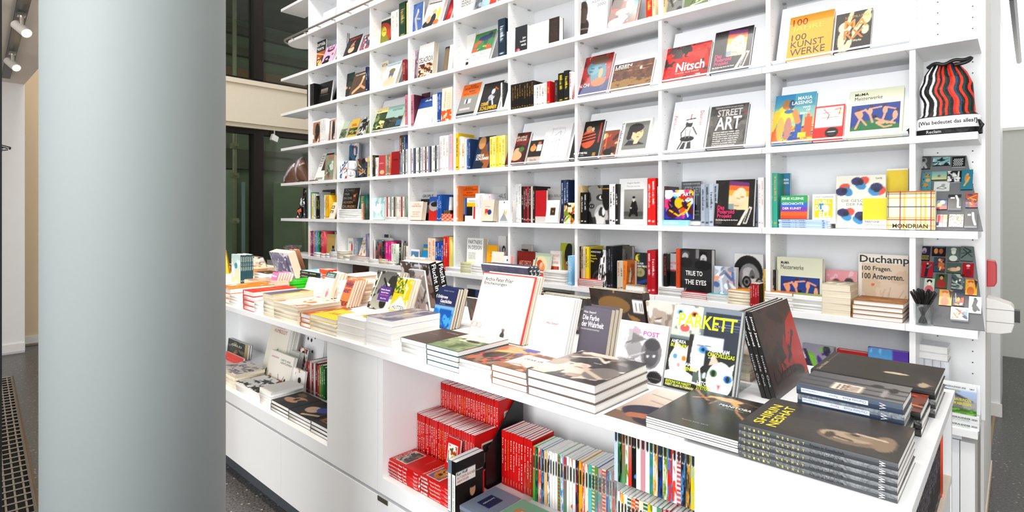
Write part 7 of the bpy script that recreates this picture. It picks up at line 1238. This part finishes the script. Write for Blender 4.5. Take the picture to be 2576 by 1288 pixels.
card_board(-1, px('Z', 80, 668), px('Z', 476, 672), px('Z', 190, 1214), px('Z', 554, 1218), [
    ((82, 670, 178, 773), 'violet portrait card, top left of '+D_, '382a4a', 'e .5 .7 .2 .2 c8b8c8;e .5 .6 .1 .08 7a6a8a;t .1 .08 .9 .4 4 d8d040'),
    ((180, 674, 288, 740), 'black card with two orange faces, '+D_, '1c1614', 'e .3 .5 .15 .3 d89a68;e .65 .5 .15 .28 b8744a;l 5ab0e0 .02 .1 .9 .9 .9'),
    ((290, 672, 382, 778), 'green-grey card with pale lady, '+D_, '6a8078', 'e .5 .65 .2 .2 e8e8e0;e .5 .8 .25 .12 d8dcd0;e .5 .2 .35 .2 dfe4dc'),
    ((380, 670, 480, 776), 'grey-green tangled line card, top right of '+D_, '7c8c88', 'l 3a4a48 .03 .1 .2 .8 .7 .3 .9;l 4a5a58 .03 .2 .8 .9 .3;l 3a4a48 .02 .1 .5 .9 .6'),
    ((103, 780, 200, 890), 'red card with dark dancer, '+D_, 'b82038', 'e .5 .7 .12 .16 1c1c28;l 1a2a38 .06 .4 .1 .5 .6;l 5a8a90 .04 .5 .6 .8 .8;e .5 .88 .08 .07 e8b8a0'),
    ((190, 747, 283, 853), 'dark teal harlequin card, '+D_, '3a5a68', 'm 14 c87848 e8c898 2a2a3a 8a3a3a;e .5 .8 .12 .1 e0b898'),
    ((282, 790, 396, 860), 'green card with reclining pale nude, '+D_, '5a7264', 'e .5 .35 .35 .18 e0b8a0;e .8 .45 .14 .2 e8c4ac;e .2 .35 .12 .1 c89a84'),
    ((392, 790, 484, 895), 'red card with white crowned figure, right of '+D_, 'b01c30', 'e .5 .82 .18 .08 f0d8d8;e .5 .62 .12 .14 e06a70;e .5 .3 .3 .3 9a1428'),
    ((122, 897, 208, 1003), 'pale card with lady in rose dress, '+D_, 'c8d4c4', 'e .5 .8 .25 .12 20201c;e .5 .68 .14 .14 f0e0d4;e .5 .25 .4 .28 d8707a'),
    ((203, 864, 298, 966), 'green card with dark-haired lady in red, '+D_, '4a6a48', 'e .5 .82 .24 .12 1a1814;e .5 .7 .13 .13 d8986a;e .5 .28 .4 .3 a83a34'),
    ((316, 866, 418, 975), 'grey-green crowd card, centre of '+D_, '5a6e6c', 'm 16 3a4a4c b8bcb4 7a8a88;e .4 .5 .08 .08 e0e0dc;e .65 .6 .08 .08 e0e0dc'),
    ((414, 905, 508, 1016), 'yellow card with orange hatted man, right of '+D_, 'e8b848', 'e .45 .85 .25 .08 d8702a;e .45 .66 .16 .16 f0b890;e .45 .25 .3 .28 d8803a;p 4a3a4a .7 1 1 .9 .9 .4'),
    ((228, 978, 332, 1087), 'yellow card with orange hatted man, left of '+D_, 'e4b444', 'e .45 .85 .25 .08 d07028;e .45 .66 .16 .16 f0b48c;e .45 .25 .3 .28 d07c38;p 4a3a4a .7 1 1 .9 .9 .4'),
    ((327, 983, 415, 1091), 'framed red and blue abstract card, '+D_, '2a3a50', 'm 12 d84030 f0d0b0 1c2030 4a6aa0 e8b848'),
    ((438, 1026, 538, 1142), 'white card with dark thinker statue, '+D_, 'eceff0', 'e .5 .3 .2 .22 3a4a44;l 3a4a44 .08 .4 .4 .55 .75;e .5 .82 .12 .1 36443e;l 4a5a54 .05 .6 .4 .8 .2'),
    ((312, 1112, 450, 1192), 'thick white pad with crowd picture, foot of '+D_, 'f0f0f4', 'c .1 .1 .95 .9;m 20 e8d8a0 3a3a5a d8683a 8ab0d0 1c1c28;C'),
], 'slanted grey felt board with portrait cards, lower one in end bay')
# pens in a clear tumbler
pc = onZ(2322, 817, ZK(-1)); R0 = .034
e = empty('clear_tumbler', (pc[0], pc[1], ZK(-1)+.0005)); tag(e, 'clear acrylic tumbler holding black pens at end bay', 'tumbler')
link('tumbler_wall', BM().lathe([(0, 0), (R0-.002, 0), (R0+.004, .092), (R0+.001, .092), (R0-.005, .004), (0, .004)], seg=24).mesh('tumbler_wall'), MACR, e, True)
rr = random.Random(8); proto = None
pb = BM().tube([(0,0,0), (0,0,.006), (0,0,.015), (0,0,.125), (0,0,.14)], [.0012, .003, .0045, .0045, .0038], 8).mesh('barrel'); pcp = BM().tube([(0,0,.098), (0,0,.146), (0,0,.152)], [.0056, .0056, .004], 8).mesh('cap'); pcl = B(.005, -.0015, .11, .0072, .0015, .148).mesh('clip')
for i in range(15):
    a = i*2.4; r_ = .022*math.sqrt((i+.5)/15); p = Vector((r_*math.cos(a), r_*math.sin(a), .006)); ti = .08+.38*r_/.022
    o = empty('ballpoint_pen', (pc[0]-p.x*.8, pc[1]-p.y*.8, ZK(-1)+.006)); o.rotation_euler = Vector((math.sin(ti)*math.cos(a), math.sin(ti)*math.sin(a), math.cos(ti))).to_track_quat('Z', 'Y').to_euler()
    tag(o, 'plain black ballpoint pen standing in the clear tumbler', 'pen', 'black pens in the tumbler')
    link('barrel', pb, MBLACK, o); link('cap', pcp, MBLACK, o); link('clip', pcl, MBLACK, o)
# goods on the lowest shelf of the end bay
CUR[:] = ['U', -2]
for i in range(4):
    X0 = onY(2304+21*i, 900, YS+.15)[0]; X1 = onY(2324+21*i, 900, YS+.15)[0]
    o = book(.12, .235, X1-X0, 'e6e8ee', wrap=1); put(o, (X1, YS+.15, ZK(-2)+.0005), 90); tag(o, f'white wrapped block standing upright, {ordn(i)} from left, end bay', 'book', 'white wrapped blocks')
X0 = onY(2303, 860, YS+.15)[0]; X1 = onY(2386, 860, YS+.15)[0]
lay(X0, YS+.15, X1, YS+.27, ZK(-2)+.2365, 2, .031, 0, 'white wrapped block on the upright blocks', 'end bay', 'e8eaf0', wrap=1)
Xc0 = onY(2352, 1050, YS+.012)[0]; Xc1 = onY(2463, 1050, YS+.012)[0]
lay(Xc0, YS+.012, Xc1, YS+.15, ZK(-2), 2, .0285, 1, 'white page-a-day calendar lying flat', 'end bay', 'eef0f2', hard=False, jit=.3, sptitles=[('TURIT FROBE', .14, .72, .34, .88, '444', 0, 0), ('DER ABRISSKALENDER 2020', .14, .4, .96, .66, '3a3a3c'), ('366 BAUSUNDEN ZUM ABREISSEN', .14, .14, .8, .32, '8ac080', 0, 0)], cat='calendar')
for i, (dx, yy) in enumerate([(0, YS+.02), (.01, YS+.045)]):
    o = book(Xc1-Xc0-.02, .118, .02, 'eceef2', None, None, False, 'c 0 .0 1 .8;g a8a8a4 b8ccec;p 8a8c90 0 .2 0 .95 .25 1 .95 .55 .95 .3 .6 .2;p 5a6068 0 .95 .2 1 .9 .6 .85 .56;n b0b0ac .62 4;p 2c3640 0 .55 .1 .75 .14 .5;C;c 0 0 1 .2;r 0 0 1 1 4e7a30;n 8ac050 .5 6;C' if i == 0 else None, (0, 0, 1, 1), [('ABRISSKALENDER 2020', .12, .87, .72, .93, '555'), ('DUMONT', .82, .87, .94, .92, '222'), ('366 BAUSUNDEN', .28, .44, .86, .54, 'e8e020'), ('ZUM ABREISSEN', .3, .3, .86, .4, 'e8e020')] if i == 0 else None)
    put(o, (Xc0+.012+dx, yy, ZK(-2)+.0578), 0, 3); tag(o, ['white calendar with house photo and yellow stamp lettering, front', 'white calendar standing behind the house-photo calendar'][i], 'calendar')
# devices on the end face of the wall
e = empty('red_wall_unit', (-.118, 3.55, 1.08)); tag(e, 'small red plastic unit fixed high on the wall end', 'wall unit')
link('housing', BM().prism([(0, 0), (.028, .004), (.036, .02), (.036, .105), (.03, .125), (0, .13)], 1, 0, .1).mesh('housing'), MRED, e, bevel=.003); link('mount', B(0, .01, .01, .003, .09, .12).mesh('mount'), MWP, e)
e = empty('white_wall_device', (-.118, 3.48, .868)); tag(e, 'white rounded wall device with black button below the red unit', 'wall device')
link('housing', BM().prism([(0, 0), (.05, 0), (.09, .012), (.1, .05), (.1, .125), (.09, .14), (.04, .158), (0, .168)], 1, 0, .14).mesh('housing'), MWP, e, bevel=.004)
link('seam', BM().box(.0, -.0008, .115, .1005, -.0002, .117).box(0, -.0008, .055, .1005, -.0002, .057).mesh('seam'), MGREY, e); link('button', B(.099, .02, .06, .12, .08, .115).mesh('button'), MBLACK, e)
# odd goods at the far left of the island
YB_ = 1.74
e = pillow('yellow_cloth_pouch', .34, .19, .08, lambda v: (.5, 1-.4*v), lambda u, v: np.sqrt(np.clip(1-(2*u-1)**2, 0, 1))*np.clip(1-v*.5, 0, 1), 'l f8f0a0 .04 .1 0 .9 1;l d8a818 .03 .3 0 1 .8;n f4d838 .6 4', 30, 24, 'ecc41e', 'c89a10')
e.location = (-5.18, YB_+.05, TZ+.001); tag(e, 'bright yellow glossy pouch at the left part of island', 'pouch')
e = empty('wooden_tray', (-5.0, 1.86, TZ)); tag(e, 'light wooden tray at the back left of the island', 'tray')
link('base', B(0, 0, .0005, .55, .17, .06).mesh('base'), mat('orange_pine', 'd89a58', .5, noise=.1), e); link('rim', B(-.005, -.005, .0601, .555, .175, .068).mesh('rim'), MWOOD, e)
e = pillow('patterned_scarf', .46, .075, .07, lambda v: (.5, 1-.3*v), lambda u, v: np.sqrt(np.clip(1-(2*u-1)**2, 0, 1))*np.clip(1-v*.5, 0, 1)*(1+.2*np.sin(u*14)), 'n 3a3a48 .55 5;n e8683a .66 4;n f0c040 .7 5;n e8e4dc .6 7', 40, 14, 'd8d0c4', 'c8b8a8')
e.location = (-4.93, 1.94, TZ+.069); tag(e, 'crumpled patterned scarf lying on the wooden tray', 'scarf')
# ================================================================== the smallest books joined, the 310 that show largest kept as things
import zlib
bpy.context.view_layer.update()
allb = [o for o in bpy.data.objects if o.parent is None and o.get('category') == 'book']
KEEP = {1987869477, 3238981605, 654695552, 693768911, 747859330, 1649256401, 2531279361, 1778119769, 2426536453, 813640133, 1389939865, 3080276157, 175522091, 2352684056, 3028234515, 1633234737, 1687669050, 2608204193, 4040273027, 4267461717, 781671670, 3680242153, 510911876, 1451165537, 3149048003, 291730694, 640055595, 3671986548, 1679111226, 599214157, 1462267375, 3027339339, 849868612, 4042400064, 1277969548, 3420709980, 3414241840, 2357765650, 2898316386, 1046838784, 2261817472, 1890945843, 3946448976, 1430337992, 839622828, 944978935, 2570165195, 4204477335, 835139691, 1329787573, 2794811660, 4218624564, 3003477854, 2367435897, 2610071580, 499470622, 2490688618, 3248055960, 3209270502, 71153143, 3896467950, 1889203182, 1527872628, 4114299878, 3125874583, 4060358974, 1374786006, 3767564829, 3839725925, 1262104276, 1791326352, 2707793460, 1281931856, 103486827, 1018768061, 2717443647, 3571563532, 2375240967, 3804516216, 2666952095, 4151013742, 1455495191, 4267072427, 3419993261, 4170957840, 4178620078, 89201389, 2498568507, 3881974883, 3401786975, 2225153020, 4185626223, 1668289161, 3200136229, 2048988221, 3148857684, 2598293042, 2764529006, 546502543, 1231591756, 2768625545, 3740728910, 4175087856, 1736346932, 345678854, 1553134256, 1345055242, 891383997, 1235722070, 2705198535, 141866279, 2864648247, 993303022, 883601738, 1591499154, 1399759843, 3232602945, 175818708, 1402007047, 1496349015, 3814635372, 4282308274, 2587438498, 2067081005, 3479456976, 2751576805, 630710165, 1259964967, 2146242492, 2595206228, 2541712444, 2185463774, 2649995707, 1746318160, 2375384326, 1112495849, 493675772, 781135683, 526197156, 2797991275, 3345289259, 3695831521, 2029311516, 2185901137, 3066143012, 4267991865, 2842252251, 3049504312, 2047004194, 2308881862, 1271868558, 2384952872, 1693491564, 402644773, 440779178, 1285987302, 3212784855, 1570308179, 1295166421, 175327017, 239812603, 3238378750, 711987145, 227537859, 983911038, 4209088040, 2805611967, 433816651, 1540580211, 1590528696, 1668938270, 572835644, 131591995, 1826699532, 2172248196, 2456616774, 2394734730, 4291115746, 602079286, 2890944537, 837507421, 2543943941, 811100887, 1639556310, 520701824, 2590337650, 1767383788, 1385736815, 670585253, 2553018981, 1187560453, 4009647369, 1155629284, 783209863, 2234966009, 1470035917, 2384651913, 222159595, 1592781501, 1624153124, 409108273, 195677443, 3675825116, 816072468, 2787742035, 3414715836, 3578965670, 1154000181, 979925874, 499861966, 3834958704, 1147096112, 2465413710, 851614338, 3723805652, 392057767, 4022036571, 398551996, 1833398449, 4224300536, 4196963048, 3263977016, 3910020971, 4266706690, 4033426453, 3485100711, 3838958789, 2970438594, 3008695162, 1637935704, 2940381355, 525840819, 861185035, 1537682377, 1425969376, 3421624880, 3793723418, 3942170441, 2269388982, 4156609795, 1711330028, 2817112423, 316604456, 1582853337, 1293755201, 2251065840, 55550077, 3179852393, 3645176859, 3235054146, 3445621928, 68807373, 2338175302, 2832054855, 2548076667, 2508168160, 587843260, 2555187189, 2453437001, 255632240, 2314012337, 3980157086, 3473156738, 4139134033, 3192810550, 672981078, 810998369, 1869186551, 2596020720, 414138170, 2819005556, 2314091821, 3962621307, 3300908740, 2147990401, 1748747392, 325090717, 3541920668, 3282014074, 169537337, 2927698743, 3975664709, 1582633558, 550068279, 3313546744, 1221852318, 3518159510, 3396507341, 1853313462, 3498301806, 3842598632, 139848414, 2116547802, 1281404772, 626301729, 4139788493, 2566327389, 3422925544, 1179441736, 3508203562, 1198167117, 2309984478, 1490520602, 1252452554, 2059786012, 3087459302, 1394613814, 582474652, 4203332642, 4130869331, 3487258733, 1439978853}
rest = [o for o in allb if zlib.crc32(o['label'].encode()) not in KEEP]
print('books', len(allb), 'joined', len(rest))
V, LV, LS, LT, MI, CO, mats = [], [], [], [], [], [], []; nv = nl = 0
for r_ in rest:
    for c in list(r_.children):
        me = c.data; n = len(me.vertices); a = np.empty(n*3, 'f4'); me.vertices.foreach_get('co', a); a = a.reshape(-1, 3)
        Mx = np.array(c.matrix_world); a = a @ Mx[:3, :3].T+Mx[:3, 3]; V.append(a)
        lv = np.empty(len(me.loops), 'i4'); me.loops.foreach_get('vertex_index', lv); ls = np.empty(len(me.polygons), 'i4'); me.polygons.foreach_get('loop_start', ls); lt = np.empty(len(me.polygons), 'i4'); me.polygons.foreach_get('loop_total', lt)
        m = me.materials[0]
        if m not in mats: mats.append(m)
        col = np.ones((len(lv), 4), 'f4'); at_ = me.color_attributes.get('Col')
        if at_:
            q = np.empty(len(at_.data)*4, 'f4'); at_.data.foreach_get('color', q); q = q.reshape(-1, 4); col = q if at_.domain == 'CORNER' else q[lv]
        LV.append(lv+nv); LS.append(ls+nl); LT.append(lt); MI.append(np.full(len(ls), mats.index(m), 'i4')); CO.append(col); nv += n; nl += len(lv)
        bpy.data.objects.remove(c)
    bpy.data.objects.remove(r_)
me = bpy.data.meshes.new('small_books'); V = np.concatenate(V); LV = np.concatenate(LV); LS = np.concatenate(LS); LT = np.concatenate(LT)
me.vertices.add(len(V)); me.vertices.foreach_set('co', V.ravel().astype('f4')); me.loops.add(len(LV)); me.loops.foreach_set('vertex_index', LV)
me.polygons.add(len(LS)); me.polygons.foreach_set('loop_start', LS); me.polygons.foreach_set('loop_total', LT)
for m in mats: me.materials.append(m)
me.polygons.foreach_set('material_index', np.concatenate(MI)); me.update(calc_edges=True)
at_ = me.color_attributes.new('Col', 'FLOAT_COLOR', 'CORNER'); at_.data.foreach_set('color', np.concatenate(CO).ravel())
o = bpy.data.objects.new('small_books', me); C.objects.link(o)
tag(o, 'all the smaller and half-hidden books on the shelves and island, counted together', 'books', kind='stuff')
for k_, v_ in _lab.items():
    if v_ > 1: print('DUP', v_, k_)
for o in bpy.data.objects:
    if o.get('label') and len(o['label'].split()) > 16: print('LONG', o['label'])
print('tris', sum(sum(len(p.vertices)-2 for p in o.data.polygons) for o in bpy.data.objects if o.type == 'MESH'))
